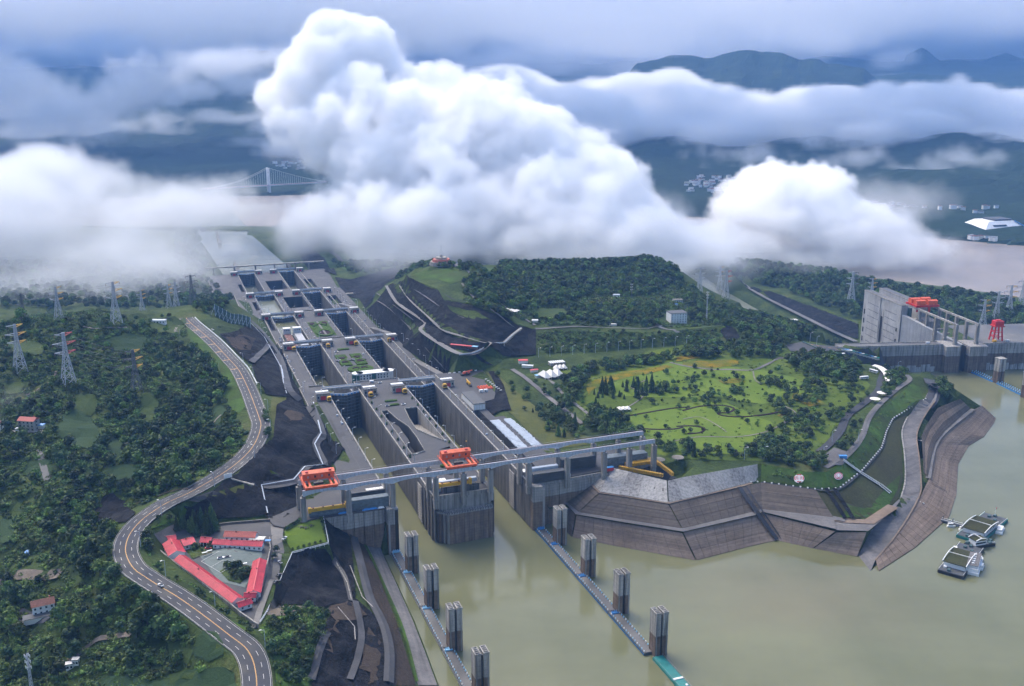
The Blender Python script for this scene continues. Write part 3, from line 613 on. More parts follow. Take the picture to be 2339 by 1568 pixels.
# ------------------------------------------------------------------ road, paths, fields and slopes on the left
def road():
    vs = []; fs = []; n = len(ROADP)
    for i, p in enumerate(ROADP):
        sd = side(ROADP, i)
        for k in (-1, -.5, 0, .5, 1): vs.append(p+sd*ROADW*k+Vector((0, 0, .25)))
    for i in range(n-1):
        for k in range(4): a = i*5+k; fs.append((a, a+1, a+6, a+5))
    b = MB(); b.add(vs, fs); tag(b.build('main_road', 'asphalt'), kind='structure')
    m = MB()
    for off_, w_ in ((-.16, .11), (.16, .11)):
        for i in range(n-1):
            s0, s1 = side(ROADP, i), side(ROADP, i+1); z_ = Vector((0, 0, .29))
            m.quad(ROADP[i]+s0*(off_-w_)+z_, ROADP[i]+s0*(off_+w_)+z_, ROADP[i+1]+s1*(off_+w_)+z_, ROADP[i+1]+s1*(off_-w_)+z_)
    tag(m.build('centre_line', 'road_yellow'), kind='structure')
    m = MB()
    for off_ in (-7.2, 7.2):
        for i in range(n-1):
            s0, s1 = side(ROADP, i), side(ROADP, i+1); z_ = Vector((0, 0, .29))
            m.quad(ROADP[i]+s0*(off_-.09)+z_, ROADP[i]+s0*(off_+.09)+z_, ROADP[i+1]+s1*(off_+.09)+z_, ROADP[i+1]+s1*(off_-.09)+z_)
    tag(m.build('edge_line', 'road_white'), kind='structure')
    L_ = [0]
    for a, b_ in zip(ROADP, ROADP[1:]): L_.append(L_[-1]+(b_-a).length)
    def at(d):
        for i in range(n-1):
            if L_[i+1] >= d: f = (d-L_[i])/(L_[i+1]-L_[i]); return ROADP[i].lerp(ROADP[i+1], f), side(ROADP, i)
        return ROADP[-1], side(ROADP, n-1)
    m = MB(); d = 2
    while d < L_[-1]-8:
        for off_ in (-3.7, 3.8):
            a, s0 = at(d); c, s1 = at(d+4.5); z_ = Vector((0, 0, .30))
            m.quad(a+s0*(off_-.12)+z_, a+s0*(off_+.12)+z_, c+s1*(off_+.12)+z_, c+s1*(off_-.12)+z_)
        d += 10.5
    tag(m.build('lane_dashes', 'road_white'), kind='stuff')
    m = MB()
    for k in range(8):
        a, s0 = at(L_[-1]-25-k*34); c, s1 = at(L_[-1]-26.3-k*34); z_ = Vector((0, 0, .31))
        m.quad(a-s0*7+z_, a-s0*.6+z_, c-s1*.6+z_, c-s1*7+z_)
    tag(m.build('speed_lines', 'road_yellow'), kind='structure')
    # kerb walls and rails
    for sgn, w_ in ((1, .3), (-1, .3)):
        m = MB()
        for i in range(n-1):
            a = ROADP[i]+side(ROADP, i)*sgn*(ROADW+.3); c = ROADP[i+1]+side(ROADP, i+1)*sgn*(ROADW+.3)
            m.beam(a+Vector((0, 0, .35)), c+Vector((0, 0, .35)), .25, .7)
        tag(m.build('roadside_kerb', 'concrete'), 'low pale parapet on the '+('lock side' if sgn > 0 else 'hill side')+' of the winding road', 'parapet')
    return at, L_[-1]
ROAD_AT, ROAD_LEN = road()
AVOID.append([(p.x, p.y) for p in [q+side(ROADP, i)*10 for i, q in enumerate(ROADP)]]+[(p.x, p.y) for p in [q-side(ROADP, i)*10 for i, q in enumerate(ROADP)]][::-1])
# white railing blocks along the upper bend
b0 = MB(); b0.box(-.45, .45, -1.6, 1.6, 0, 1.5); me0 = b0.mesh('railing_post', 'white')
L0 = ROAD_LEN
for k in range(62):
    p, s_ = ROAD_AT(L0-6-k*4.6); o = link('railing_block', me0); o.location = p+s_*(ROADW+2.0); o.rotation_euler = (0, 0, math.atan2(s_.y, s_.x))
    tag(o, 'white railing block on the outer edge of the upper road bend', 'railing', 'white railing along the upper road')
D = drape
# dark netted rock slopes
D('rock_slope', [(500, 765), (545, 757), (590, 755), (614, 772), (612, 790), (590, 812), (570, 833), (549, 815), (525, 790)], 'earth_dark' if 'earth_dark' in MATS else 'dark_rock', .3, 7, avoid=True)
D('rock_slope', [(575, 838), (600, 815), (617, 795), (632, 790), (644, 815), (648, 850), (655, 908), (610, 904), (586, 870)], 'dark_rock', .3, 7, avoid=True)
D('rock_slope', [(645, 800), (660, 840), (672, 875), (690, 908), (700, 930), (712, 940), (735, 960), (760, 1010), (790, 1032), (757, 1062), (758, 1085), (700, 1108), (665, 1112), (610, 1180), (425, 1197), (420, 1160), (470, 1145), (510, 1105), (545, 1085), (605, 1020), (625, 1000), (632, 930), (655, 912), (650, 850), (636, 795)], 'dark_rock', .3, 7, avoid=True)
D('bench', [(622, 905), (690, 908), (705, 930), (690, 950), (655, 972), (625, 975), (618, 940)], 'dry_grass', .5, 7)
D('rock_slope', [(637, 978), (655, 965), (702, 962), (712, 975), (700, 1000), (630, 1002)], 'dark_rock', .9, 7)
D('bench', [(430, 1145), (500, 1118), (520, 1095), (570, 1105), (640, 1112), (590, 1118), (505, 1128), (460, 1150)], 'dark_bench', .5, 6)
D('grass_patch', [(470, 1138), (500, 1120), (560, 1112), (560, 1122), (500, 1136)], 'dry_grass', .8, 6)
for nm, w_, pts in (('bench_path', 6.5, [(562, 728), (598, 762), (636, 816), (650, 858), (660, 892), (686, 920)]), ('bench_path', 5, [(616, 790), (592, 815), (575, 832)]), ('bench_path', 5, [(706, 932), (738, 996), (722, 1021), (741, 1067), (700, 1075), (675, 1105), (602, 1118)]),
                    ('bench_path', 4.5, [(760, 955), (778, 990), (795, 1030)])):
    ribbon(nm, pts, w_*1.25, 'deck', 2.6)
for pts in ([(565, 735), (604, 775), (645, 850), (652, 895)], [(716, 925), (734, 996), (719, 1021), (738, 1068), (697, 1073), (671, 1103), (598, 1116), (612, 1180)], [(642, 840), (648, 880), (655, 905)]):
    ribbon('drain_gutter', pts, .9, 'steel_pale', 3.0, sm=0)
D('rock_slope', [(606, 1186), (625, 1150), (665, 1108), (703, 1103), (694, 1135), (686, 1152), (660, 1180), (640, 1192)], 'dark_rock', 1.0, 6)
D('lane', [(612, 1188), (640, 1178), (684, 1158), (690, 1180), (668, 1202), (650, 1210), (625, 1205)], 'deck', 1.6, 5)
# green catch fence standing on the slope
def catch_fence(x0, y0, x1, y1, n, h0, h1):
    a, c = G(x0, y0), G(x1, y1); root = empty('rockfall_fence', 'tall green netted barrier above the upper lock', 'barrier', a)
    prev = None
    for i in range(n+1):
        f = i/n; p = a.lerp(c, f); p.z = zt(p.x, p.y); h = h0+(h1-h0)*f
        m = MB(); q = p-a; m.beam(q+Vector((0, 0, -1)), q+Vector((0, 0, h)), .5); m.beam(q+Vector((-6, -4, -1)), q+Vector((0, 0, h*.8)), .35); m.build('post', 'steel_pale', root)
        if prev:
            for k in range(4):
                z0, z1 = k/4, (k+1)/4-.03; m = MB(); pq, ph = prev
                e = (q-pq).normalized()*.4
                m.add([pq+e+Vector((0, 0, ph*z0)), q-e+Vector((0, 0, h*z0)), q-e+Vector((0, 0, h*z1)), pq+e+Vector((0, 0, ph*z1))]+[v+Vector((.1, .3, 0)) for v in (pq+e+Vector((0, 0, ph*z0)), q-e+Vector((0, 0, h*z0)), q-e+Vector((0, 0, h*z1)), pq+e+Vector((0, 0, ph*z1)))], [(0, 1, 2, 3), (7, 6, 5, 4), (0, 4, 5, 1), (3, 2, 6, 7)])
                m.build('net_panel', 'fence_green', root)
        prev = (q, h)
catch_fence(492, 722, 573, 752, 9, 15, 15)
# compound yard, lawn terrace, lower pits
D('yard', [(352, 1222), (380, 1262), (430, 1300), (500, 1358), (548, 1408), (590, 1438), (600, 1400), (625, 1330), (638, 1250), (650, 1195), (610, 1186), (520, 1196), (430, 1203), (372, 1212)], 'deck', .5, 7, avoid=True)
D('courtyard_ground', [(450, 1265), (505, 1243), (600, 1255), (596, 1285), (560, 1345), (500, 1330)], 'court_green', .75, 7)
D('garden_bed', [(502, 1308), (520, 1296), (560, 1293), (578, 1305), (572, 1320), (548, 1336), (522, 1330)], 'scrub', 1.0, 5)
D('garden_bed', [(425, 1260), (450, 1250), (500, 1240), (510, 1248), (470, 1268), (440, 1280)], 'scrub', 1.0, 5)
D('lane', [(618, 1200), (650, 1190), (645, 1240), (650, 1262), (640, 1300), (600, 1400), (592, 1428), (570, 1440), (585, 1400), (612, 1340), (625, 1280)], 'deck_pale', .75, 6, avoid=True)
D('lawn', [(650, 1215), (668, 1203), (735, 1186), (748, 1240), (668, 1262), (655, 1240)], 'lawn', .6, 7, avoid=True)
D('rock_slope', [(668, 1268), (754, 1249), (740, 1185), (780, 1200), (800, 1235), (808, 1300), (812, 1370), (793, 1376), (760, 1385), (700, 1385), (625, 1372), (640, 1330)], 'dark_rock', .5, 7, avoid=True)
D('bare_ground', [(605, 1400), (632, 1370), (680, 1378), (740, 1385), (700, 1392), (650, 1408), (615, 1410)], 'bare_soil', .6, 6, avoid=True)
D('rock_slope', [(712, 1568), (722, 1500), (762, 1395), (775, 1384), (815, 1372), (845, 1400), (880, 1440), (893, 1500), (889, 1600), (720, 1620)], 'dark_rock', .5, 7, avoid=True)
D('earth_bank', [(775, 1195), (830, 1228), (862, 1312), (905, 1420), (950, 1568), (890, 1568), (893, 1500), (880, 1431), (844, 1371), (824, 1298), (790, 1218)], 'earth', .55, 6, avoid=True)
D('earth_bank', [(764, 1390), (808, 1378), (842, 1405), (800, 1420), (770, 1440), (745, 1500), (735, 1470)], 'earth', 1.7, 5, wob=7)
D('earth_bank', [(840, 1440), (862, 1470), (868, 1560), (845, 1568), (832, 1500)], 'earth', 1.7, 5, wob=7)
D('earth_bank', [(650, 985-40), (690, 948), (700, 962), (660, 966)], 'earth', 1.7, 5, wob=5)
D('earth_bank', [(520, 775), (560, 768), (590, 780), (570, 800), (535, 800)], 'earth', 1.7, 5, wob=5)
D('berm_path', [(830, 1232), (866, 1242), (893, 1308), (943, 1420), (971, 1492), (999, 1568), (955, 1568), (922, 1440), (881, 1339), (838, 1262)], 'revet_path', .7, 6, avoid=True)
ribbon('grass_strip', [(824, 1232), (842, 1262), (880, 1345), (920, 1440), (952, 1560)], 2.2, 'slope_grass', 1.2)
for pts, w_ in (([(806, 1225), (824, 1292), (844, 1368), (866, 1410), (882, 1450), (890, 1500), (888, 1565)], 6), ([(762, 1285), (790, 1330), (802, 1380)], 3), ([(712, 1560), (735, 1480), (750, 1450)], 4), ([(812, 1380), (826, 1450), (820, 1500), (800, 1560)], 4)):
    ribbon('bench_path', pts, w_, 'deck', 2.5)
for pts in ([(768, 1292), (794, 1340), (803, 1378)], [(800, 1300), (828, 1372), (852, 1395)], [(772, 1395), (810, 1440), (812, 1470)]):
    ribbon('drain_gutter', pts, .6, 'concrete_light', 2.8, sm=0)
D('scrub_mound', [(600, 1428), (640, 1400), (700, 1388), (755, 1390), (745, 1450), (722, 1500), (705, 1568), (632, 1568), (625, 1500), (590, 1440)], 'slope_grass', .3, 7)
D('rock_slope', [(200, 1185), (235, 1140), (258, 1130), (285, 1150), (310, 1175), (290, 1195), (240, 1200)], 'dark_rock', 1.0, 7, avoid=True)
D('grass_verge', [(425, 745), (440, 745), (500, 800), (545, 880), (560, 930), (535, 960), (500, 900), (470, 850), (440, 800)], 'slope_grass', .3, 8)
D('verge', [(275, 1215), (300, 1190), (330, 1175), (310, 1210), (298, 1250), (290, 1262)], 'slope_grass', .4, 7)
D('verge', [(312, 1262), (330, 1300), (400, 1345), (500, 1408), (570, 1440), (560, 1450), (470, 1405), (380, 1350), (322, 1305)], 'slope_grass', .5, 7)
D('verge', [(330, 1215), (350, 1190), (420, 1150), (430, 1158), (400, 1190), (360, 1205)], 'slope_grass', .5, 7)
# fields
for px, m_ in (([(238, 1010), (262, 1000), (280, 1005), (290, 1035), (270, 1055), (240, 1048)], 'crop_green'), ([(168, 915), (190, 900), (222, 905), (232, 930), (205, 955), (170, 945)], 'crop_light'), ([(325, 905), (345, 900), (365, 908), (355, 940), (345, 980), (330, 985), (322, 950)], 'crop_light'),
               ([(175, 940), (215, 960), (235, 1000), (210, 1030), (160, 1020), (130, 980), (140, 950)], 'crop_green'), ([(480, 940), (500, 925), (520, 940), (512, 975), (490, 990), (472, 975)], 'crop_green'), ([(0, 880), (30, 870), (60, 880), (40, 900), (0, 905)], 'crop_light'),
               ([(20, 790), (60, 780), (110, 790), (95, 812), (40, 815)], 'crop_light'), ([(240, 775), (300, 765), (350, 775), (330, 800), (260, 805)], 'crop_green'), ([(340, 740), (380, 735), (425, 745), (410, 765), (360, 762)], 'crop_light'), ([(0, 1190), (25, 1185), (35, 1215), (30, 1240), (0, 1245)], 'crop_green'),
               ([(12, 1160), (40, 1150), (50, 1175), (30, 1190)], 'crop_light'), ([(30, 1300), (90, 1290), (140, 1300), (120, 1315), (40, 1318)], 'crop_light'), ([(440, 1500), (470, 1440), (500, 1445), (515, 1490), (480, 1512)], 'crop_green'), ([(380, 1480), (420, 1460), (440, 1490), (430, 1520), (385, 1515)], 'crop_light'),
               ([(205, 1568), (250, 1545), (330, 1555), (420, 1540), (520, 1520), (548, 1568)], 'crop_green'), ([(350, 1545), (420, 1535), (470, 1540), (440, 1555), (360, 1560)], 'crop_light'), ([(395, 700+30), (420, 725), (425, 740), (400, 745)], 'crop_light'), ([(60, 1060), (110, 1050), (130, 1080), (90, 1100), (55, 1085)], 'crop_green'), ([(230, 1080), (290, 1060), (330, 1075), (290, 1100), (240, 1100)], 'crop_green')):
    D('field', px, m_, .9, 7, avoid=True, wob=4)
for pts, w_, m_ in (([(0, 1340), (20, 1320), (60, 1316), (95, 1320), (140, 1312)], 9, 'bare_soil'), ([(135, 1520), (170, 1505), (200, 1480), (240, 1460), (300, 1452)], 3, 'bare_soil'), ([(88, 1030), (100, 1070), (112, 1110), (122, 1130)], 5, 'tile_dark'),
                    ([(60, 905), (95, 885), (125, 870)], 2.5, 'bare_soil'), ([(120, 835), (128, 850), (118, 875)], 2, 'bare_soil'), ([(190, 748), (230, 752), (290, 750)], 2, 'track'), ([(425, 752), (400, 760), (410, 742)], 2.5, 'track'),
                    ([(430, 1120), (380, 1128), (320, 1148), (285, 1170)], 2, 'earth'), ([(505, 950), (485, 975), (500, 990)], 1.6, 'track')):
    ribbon('footpath', pts, w_, m_, 1.0)
# ------------------------------------------------------------------ park, hill and cuttings on the right
D('park_meadow', [(1275, 845), (1330, 850), (1500, 800), (1560, 790), (1700, 795), (1790, 795), (1850, 830), (1960, 855), (1990, 880), (1950, 940), (1900, 985), (1880, 1040), (1800, 1050), (1740, 1055), (1560, 1050), (1500, 1040), (1480, 1000), (1390, 990), (1340, 960), (1300, 900)], 'meadow', .35, 12, wob=3)
D('lawn', [(1435, 950), (1500, 930), (1600, 920), (1660, 922), (1700, 940), (1760, 965), (1780, 1000), (1740, 1030), (1640, 1040), (1540, 1035), (1480, 1010), (1450, 985)], 'lawn', .6, 10, wob=3)
D('lawn', [(1350, 870), (1420, 850), (1530, 830), (1640, 835), (1760, 850), (1830, 870), (1850, 900), (1740, 925), (1640, 910), (1500, 910), (1390, 905)], 'lawn', .6, 10, wob=3)
for px in ([(1336, 880), (1370, 865), (1430, 850), (1520, 835), (1540, 840), (1480, 856), (1400, 872), (1360, 890), (1345, 905)], [(1560, 830), (1640, 823), (1690, 826), (1680, 838), (1600, 842), (1560, 838)], [(1810, 900), (1850, 905), (1890, 925), (1850, 930), (1815, 915)], [(1640, 872), (1690, 866), (1700, 874), (1660, 880)], [(1540, 820), (1590, 812), (1600, 820), (1550, 828)], [(1770, 950), (1800, 945), (1840, 960), (1800, 965)]):
    D('flower_bed', px, 'flower_field', .9, 5, wob=4)
D('yellow_clearing', [(1218, 710), (1240, 705), (1285, 706), (1305, 718), (1270, 727), (1230, 728)], 'crop_light', .8, 6, avoid=True)
D('clearing', [(1340, 690), (1380, 678), (1420, 680), (1450, 690), (1430, 702), (1380, 703)], 'dry_grass', .8, 6)
D('grass_slope', [(1110, 850), (1135, 852), (1160, 880), (1230, 935), (1290, 985), (1350, 1000), (1340, 1018), (1280, 1025), (1240, 1015), (1190, 970), (1150, 930), (1130, 890)], 'dry_grass', .5, 8)
for pts, w_, m_ in (([(1530, 830), (1590, 842), (1660, 846), (1720, 847), (1750, 835), (1775, 822), (1790, 820)], 3.5, 'revet_path'), ([(1330, 970), (1260, 915), (1200, 865), (1170, 845)], 5, 'revet_path'), ([(1410, 1000), (1340, 945), (1290, 905), (1245, 860)], 3.5, 'deck_pale'),
                    ([(1480, 870), (1440, 885), (1470, 905), (1430, 935)], 1.5, 'track'), ([(1800, 960), (1760, 985), (1690, 1000), (1600, 1000), (1540, 1010)], 1.6, 'track'), ([(1780, 925), (1812, 940), (1815, 955), (1780, 975)], 1.5, 'track'), ([(1720, 850), (1725, 870), (1740, 880)], 1.5, 'track'),
                    ([(1560, 960), (1600, 955), (1640, 975), (1660, 990)], 1.4, 'track')):
    ribbon('park_path', pts, w_, m_, 1.0)
for pts in ([(1435, 952), (1480, 944), (1540, 934), (1575, 932)], [(1560, 940), (1600, 930), (1650, 928), (1676, 935), (1665, 944), (1640, 946), (1655, 952), (1700, 954), (1760, 947), (1800, 938)], [(1455, 980), (1500, 983), (1540, 982), (1560, 978)], [(1545, 976), (1580, 975), (1608, 980), (1600, 990), (1570, 993)]):
    q = smooth([G(x, y) for x, y in pts], 5); m = MB()
    for a, c in zip(q, q[1:]): m.beam(a+Vector((0, 0, .5)), c+Vector((0, 0, .5)), 2.1, 1.0)
    tag(m.build('flower_hedge', 'hedge_purple'), 'dark purple hedge band curving over the lawn near '+('the conifers' if pts[0][0] == 1435 else 'the big loop' if pts[0][0] == 1560 else 'the lower lawn edge' if pts[0][0] == 1455 else 'the small hook'), 'hedge')
# roads of the promontory
for pts, w_, m_ in (([(2020, 850), (2012, 872), (2005, 895), (1970, 925), (1935, 952), (1920, 985), (1895, 1015), (1870, 1035)], 7.5, 'asphalt'), ([(2070, 858), (2078, 870), (2050, 890), (2010, 925), (1985, 955), (1968, 1000), (1930, 1045), (1885, 1070)], 5, 'revet_path'),
                    ([(2030, 800), (2060, 830), (2095, 848), (2122, 868), (2134, 892), (2128, 915), (2115, 930)], 12, 'asphalt'), ([(1550, 762), (1500, 745), (1498, 728), (1505, 715)], 6, 'deck_pale'), ([(1223, 752), (1300, 748), (1380, 750), (1480, 752), (1545, 745)], 3, 'deck_pale')):
    ribbon('park_road', pts, w_, m_, .9)
D('plaza', [(1795, 790), (1830, 783), (1870, 790), (1960, 800), (2000, 812), (2040, 830), (2080, 850), (2030, 860), (1990, 828), (1930, 810), (1850, 808), (1805, 803)], 'deck', .8, 7, avoid=True)
D('plaza', [(1885, 1040), (1905, 1025), (1945, 1040), (1925, 1065), (1895, 1068)], 'revet_path', 1.1, 5, avoid=True)
m = MB()
for k in range(6): q0, q1 = G(1850+k*14, 789+k*2.6, 1.15), G(1858+k*14, 790.5+k*2.6, 1.15); m.beam(q0, q1, .5, .04)
tag(m.build('road_marking', 'road_yellow'), kind='structure')
# dark cuttings beside the locks
DR = 'dark_rock'
D('rock_cutting', [ (1224, 756), (1176, 742), (1160, 730), (1116, 716), (1067, 697), (1013, 688), (1000, 664), (935, 636), (905, 645), (888, 655), (860, 690), (836, 712), (858, 738), (895, 775), (920, 795), (975, 833), (1022, 857), (1130, 840), (1090, 812), (1110, 790), (1150, 815), (1224, 812)], DR, .35, 8, avoid=True)
D('rock_cutting', [(765, 635), (800, 640), (860, 625), (905, 612), (930, 625), (880, 650), (850, 690), (834, 706), (800, 680), (775, 655)], DR, .4, 9, avoid=True)
D('rock_slope', [(1115, 852), (1128, 850), (1150, 880), (1168, 940), (1120, 955), (1095, 945), (1125, 915), (1133, 885)], DR, .9, 6, avoid=True)
D('rock_slope', [(1645, 758), (1660, 745), (1680, 755), (1690, 772), (1670, 782), (1655, 775)], DR, .9, 6, avoid=True)
D('rock_cutting', [(1680, 636), (1757, 667), (1847, 699), (1960, 742), (1960, 776), (1900, 754), (1830, 719), (1760, 684), (1705, 652)], DR, .5, 9, avoid=True)
for pts, w_, m_ in (([(885, 655), (909, 694), (957, 727), (975, 742), (963, 756), (998, 783), (1049, 811), (1091, 809), (1120, 785)], 7.5, 'deck_pale'), ([(915, 655), (940, 690), (975, 722), (1013, 757), (1060, 772), (1110, 786)], 5, 'deck_pale'), ([(1000, 668), (1060, 700)], 3, 'dark_bench'),
                    ([(1055, 650), (1090, 690), (1130, 715), (1160, 740), (1190, 760)], 3, 'deck_pale')):
    ribbon('bench_path', pts, w_, m_, 1.6, terrain=False)
for pts in ([(862, 690), (890, 708), (930, 745), (975, 800), (1020, 850)], [(860, 672), (900, 700), (945, 735)], [(922, 650), (960, 672), (1000, 700), (1060, 730)]):
    ribbon('drain_gutter', pts, 2.6, 'deck', 1.8, sm=2, terrain=False)
D('grass_patch', [(990, 620), (1040, 612), (1060, 640), (1030, 650), (1000, 640), (950, 640), (945, 625)], 'slope_grass', .6, 6)
D('grass_patch', [(1080, 605), (1130, 600), (1150, 615), (1110, 628), (1085, 622)], 'slope_grass', .6, 6)
for px in ([(888, 650), (915, 652), (940, 672), (925, 680), (905, 672)], [(1000, 745), (1050, 764), (1100, 779), (1095, 787), (1045, 775), (1002, 757)], [(1020, 700), (1075, 712), (1120, 735), (1080, 732), (1030, 715)], [(905, 700), (940, 735), (975, 765), (960, 765), (925, 735)]):
    D('grass_ledge', px, 'scrub', 1.7, 5, wob=3)
D('grass_patch', [(1120, 705), (1170, 745), (1150, 760), (1100, 740)], 'scrub', .8, 6)
D('river_bench_grass', [(715, 580), (760, 576), (830, 575), (880, 600), (900, 612), (840, 625), (790, 618), (735, 600)], 'slope_grass', .6, 10)
ribbon('service_road', [(755, 575), (775, 592), (795, 612)], 10, 'deck', 1.2)
D('rock_slope', [(680, 575), (700, 562), (740, 590), (770, 630), (735, 622), (700, 610)], DR, .6, 10)
D('river_bench_grass', [(400, 520), (450, 530), (470, 600), (500, 640), (420, 640), (380, 600)], 'slope_grass', .6, 12)
ribbon('slope_apron', [(462, 522), (480, 560), (500, 600), (518, 625)], 16, 'dark_bench', 1.2)
# ------------------------------------------------------------------ five-step double ship lock (local frame: x across, y along, z up)
def lobj(mb, name, m, parent=None):
    o = mb.build(name, m, parent)
    if parent is None: o.rotation_euler = (0, 0, LA)
    return o
def lroot(name, label, cat, s=0, t=0, z=0, group=None): return empty(name, label, cat, ST(s, t, z), LA, group)
LEV = [(693, 1015, 37, -30), (1015, 1262, 23, -40), (1262, 1510, 4, -55), (1510, 1745, -14, -75), (1745, 2058, -38, -85)]
WATERZ = {('L', 0): 0, ('R', 0): 0}
STEPN = ['reservoir step', 'second step', 'third step', 'fourth step', 'lowest step']
def wall_panels(root, x, s0, s1, z0, z1, facing, step=11.6):
    n = max(1, int((s1-s0)/step)); h = (z1-z0)
    b = MB(); w_ = (s1-s0)/n; b.box(-.25, .25, .3, w_-.3, 0, h); me = b.mesh('panel', 'concrete_low')
    for k in range(n):
        o = link('wall_panel', me, root); o.location = (x+facing*.12, s0+k*w_, z0)
for i, (s0, s1, z, zb) in enumerate(LEV):
    tl = (129, 137, 143, 122, 95)[i]; tr = (292, 285, 290, 305, 328)[i]
    # left wall and deck
    r = lroot('lock_wall', 'grey quay deck and wall on the hillside bank, '+STEPN[i], 'lock wall')
    b = MB()
    if i == 0:
        b.box(100, 155, 727, 800, 30, z); b.box(tl, 155, 800, s1, 24, z); b.box(148, 155, 700, s1, zb, z-.01)
        b.box(140, 156.5, 700, 727, zb, z-.6)
    elif i in (2, 3, 4):          # open pit beside the chamber
        p0, p1 = ((1400, 1470), (1612, 1675), (1880, 1950))[i-2]
        b.box(tl, 146, s0, s1, z-12, z); b.box(146, 158.5-3.5, s0, p0, z-12, z); b.box(146, 155, p1, s1, z-12, z); b.box(152.5, 155, p0, p1, z-20, z-.02)
        for k in range(3): b.box(146, 147.2, p0+(p1-p0)*(k+.5)/3-1, p0+(p1-p0)*(k+.5)/3+1, z-11.9, z-.5)
        b.box(152, 155, s0, s1, zb, z-12)
    else:
        b.box(tl, 155, s0, s1, z-12, z); b.box(150, 155, s0, s1, zb, z-12)
    b.build('deck', 'deck', r); wall_panels(r, 155, s0+2, s1-2, max(zb+2, z-36), z-1.2, 1)
    m = MB(); m.box(154.2, 155.3, s0+2, s1-2, z, z+.9); m.box(tl+.5, tl+1.3, max(s0, 802)+2, s1-2, z, z+.8)
    m.build('parapet', 'concrete_light', r)
    # right wall and deck
    r = lroot('lock_wall', 'grey quay deck and wall on the park bank, '+STEPN[i], 'lock wall')
    b = MB()
    if i == 0:
        b.box(266, 276, 700, s1, zb, z); b.box(276, 292, 885, s1, 24, z); b.box(276, 284, 720, 885, 10, 27); b.box(284, 309, 727, 860, 8, z)
        b.prism([(292, 905), (309, 912), (317, 930), (318, 970), (328, 990), (330, 1015), (292, 1015)], 24, z); b.box(309, 380, 727, 748, 24, z-.02)
        b.prism([(284, 860), (292, 860), (292, 905), (284, 885)], 20, z)
    elif i in (3, 4):
        p0, p1 = ((1613, 1685), (1880, 1960))[i-3]
        b.box(266, 271, s0, s1, z-14, z); b.box(271, 286, s0, p0, z-12, z); b.box(271, 286, p1, s1, z-12, z); b.box(286, tr, s0, s1, z-12, z)
        b.box(266, 269, s0, s1, zb, z-14)
    else:
        b.box(266, tr, s0, s1, z-12, z); b.box(266, 271, s0, s1, zb, z-12)
    b.build('deck', 'deck', r); wall_panels(r, 266, s0+2, s1-2, max(zb+2, z-36), z-1.2, -1)
    m = MB(); m.box(265.7, 266.8, s0+2, s1-2, z, z+.9); m.box(276 if i else 274.6, 276.9 if i else 275.6, s0+6, s1-6, z, z+1.3)
    m.build('parapet', 'concrete_light', r)
    # island between the chambers
    r = lroot('lock_island', 'grey island between the two chambers, '+STEPN[i], 'lock island')
    b = MB()
    if i == 0:
        # pits with a causeway between them
        b.prism([(187, 700), (235, 700), (235, 795), (205, 795), (194, 795), (187, 790)], 20, z)
        b.box(187, 193.5, 790, 912, 20, z); b.box(229.5, 235, 795, 912, 20, z); b.prism([(187, 912), (235, 912), (235, s1), (187, s1)], 20, z)
        b.prism([(206, 795), (218, 795), (229.5, 800), (229.5, 812), (221, 830), (213, 850), (214, 880), (217, 912), (200, 912), (203, 885), (208, 860), (208, 830)], 20, z)
        b.box(187, 235, 700, s1, zb, 20)
        b.prism([(196.5, 820), (203, 840), (203, 880), (197.5, 900), (195.8, 860)], 20, 32)
    elif i in (3, 4):
        p0, p1 = ((1611, 1696), (1880, 1965))[i-3]
        b.box(187, 199, s0, s1, z-22, z); b.box(231, 235, s0, s1, z-22, z); b.box(199, 231, s0, p0, z-22, z); b.box(199, 231, p1, s1, z-22, z); b.box(187, 235, s0, s1, zb, z-22)
        for k in range(8): b.box(199+k*4+1, 199+k*4+2, p1-1.2, p1+.5, z-21.9, z-.4)
    else: b.box(187, 235, s0, s1, zb, z)
    b.build('deck', 'deck', r)
    wall_panels(r, 187, s0+2, s1-2, max(zb+2, z-36), z-1.2, -1); wall_panels(r, 235, s0+2, s1-2, max(zb+2, z-36), z-1.2, 1)
    m = MB(); m.box(186.8, 187.9, s0+2, s1-2, z, z+.9); m.box(234.1, 235.2, s0+2, s1-2, z, z+.9); m.build('parapet', 'concrete_light', r)
    if i == 0:
        m = MB()
        for (xa, ya), (xb, yb) in zip([(193.5, 790), (193.5, 912), (200, 912), (203, 885), (208, 860), (208, 830), (206, 795)], [(193.5, 912), (200, 912), (203, 885), (208, 860), (208, 830), (206, 795), (193.5, 790)]): m.beam((xa, ya, z+.5), (xb, yb, z+.5), .5, 1.1)
        for (xa, ya), (xb, yb) in zip([(229.5, 812), (221, 830), (213, 850), (214, 880), (217, 912), (229.5, 912), (229.5, 812)][:6], [(221, 830), (213, 850), (214, 880), (217, 912), (229.5, 912), (229.5, 812)]): m.beam((xa, ya, z+.5), (xb, yb, z+.5), .5, 1.1)
        m.build('pit_parapet', 'concrete_light', r)
        m = MB(); m.quad((221.2, 830, 36.9), (229.3, 813, 36.9), (229.3, 905, 22), (217, 905, 22)); m.build('pit_ramp', 'concrete', r)
        m = MB(); m.quad((229.3, 813, 20.1), (229.3, 911, 20.1), (229.3, 911, 36.8), (229.3, 813, 36.8)); m.build('pit_lining', 'concrete_light', r)
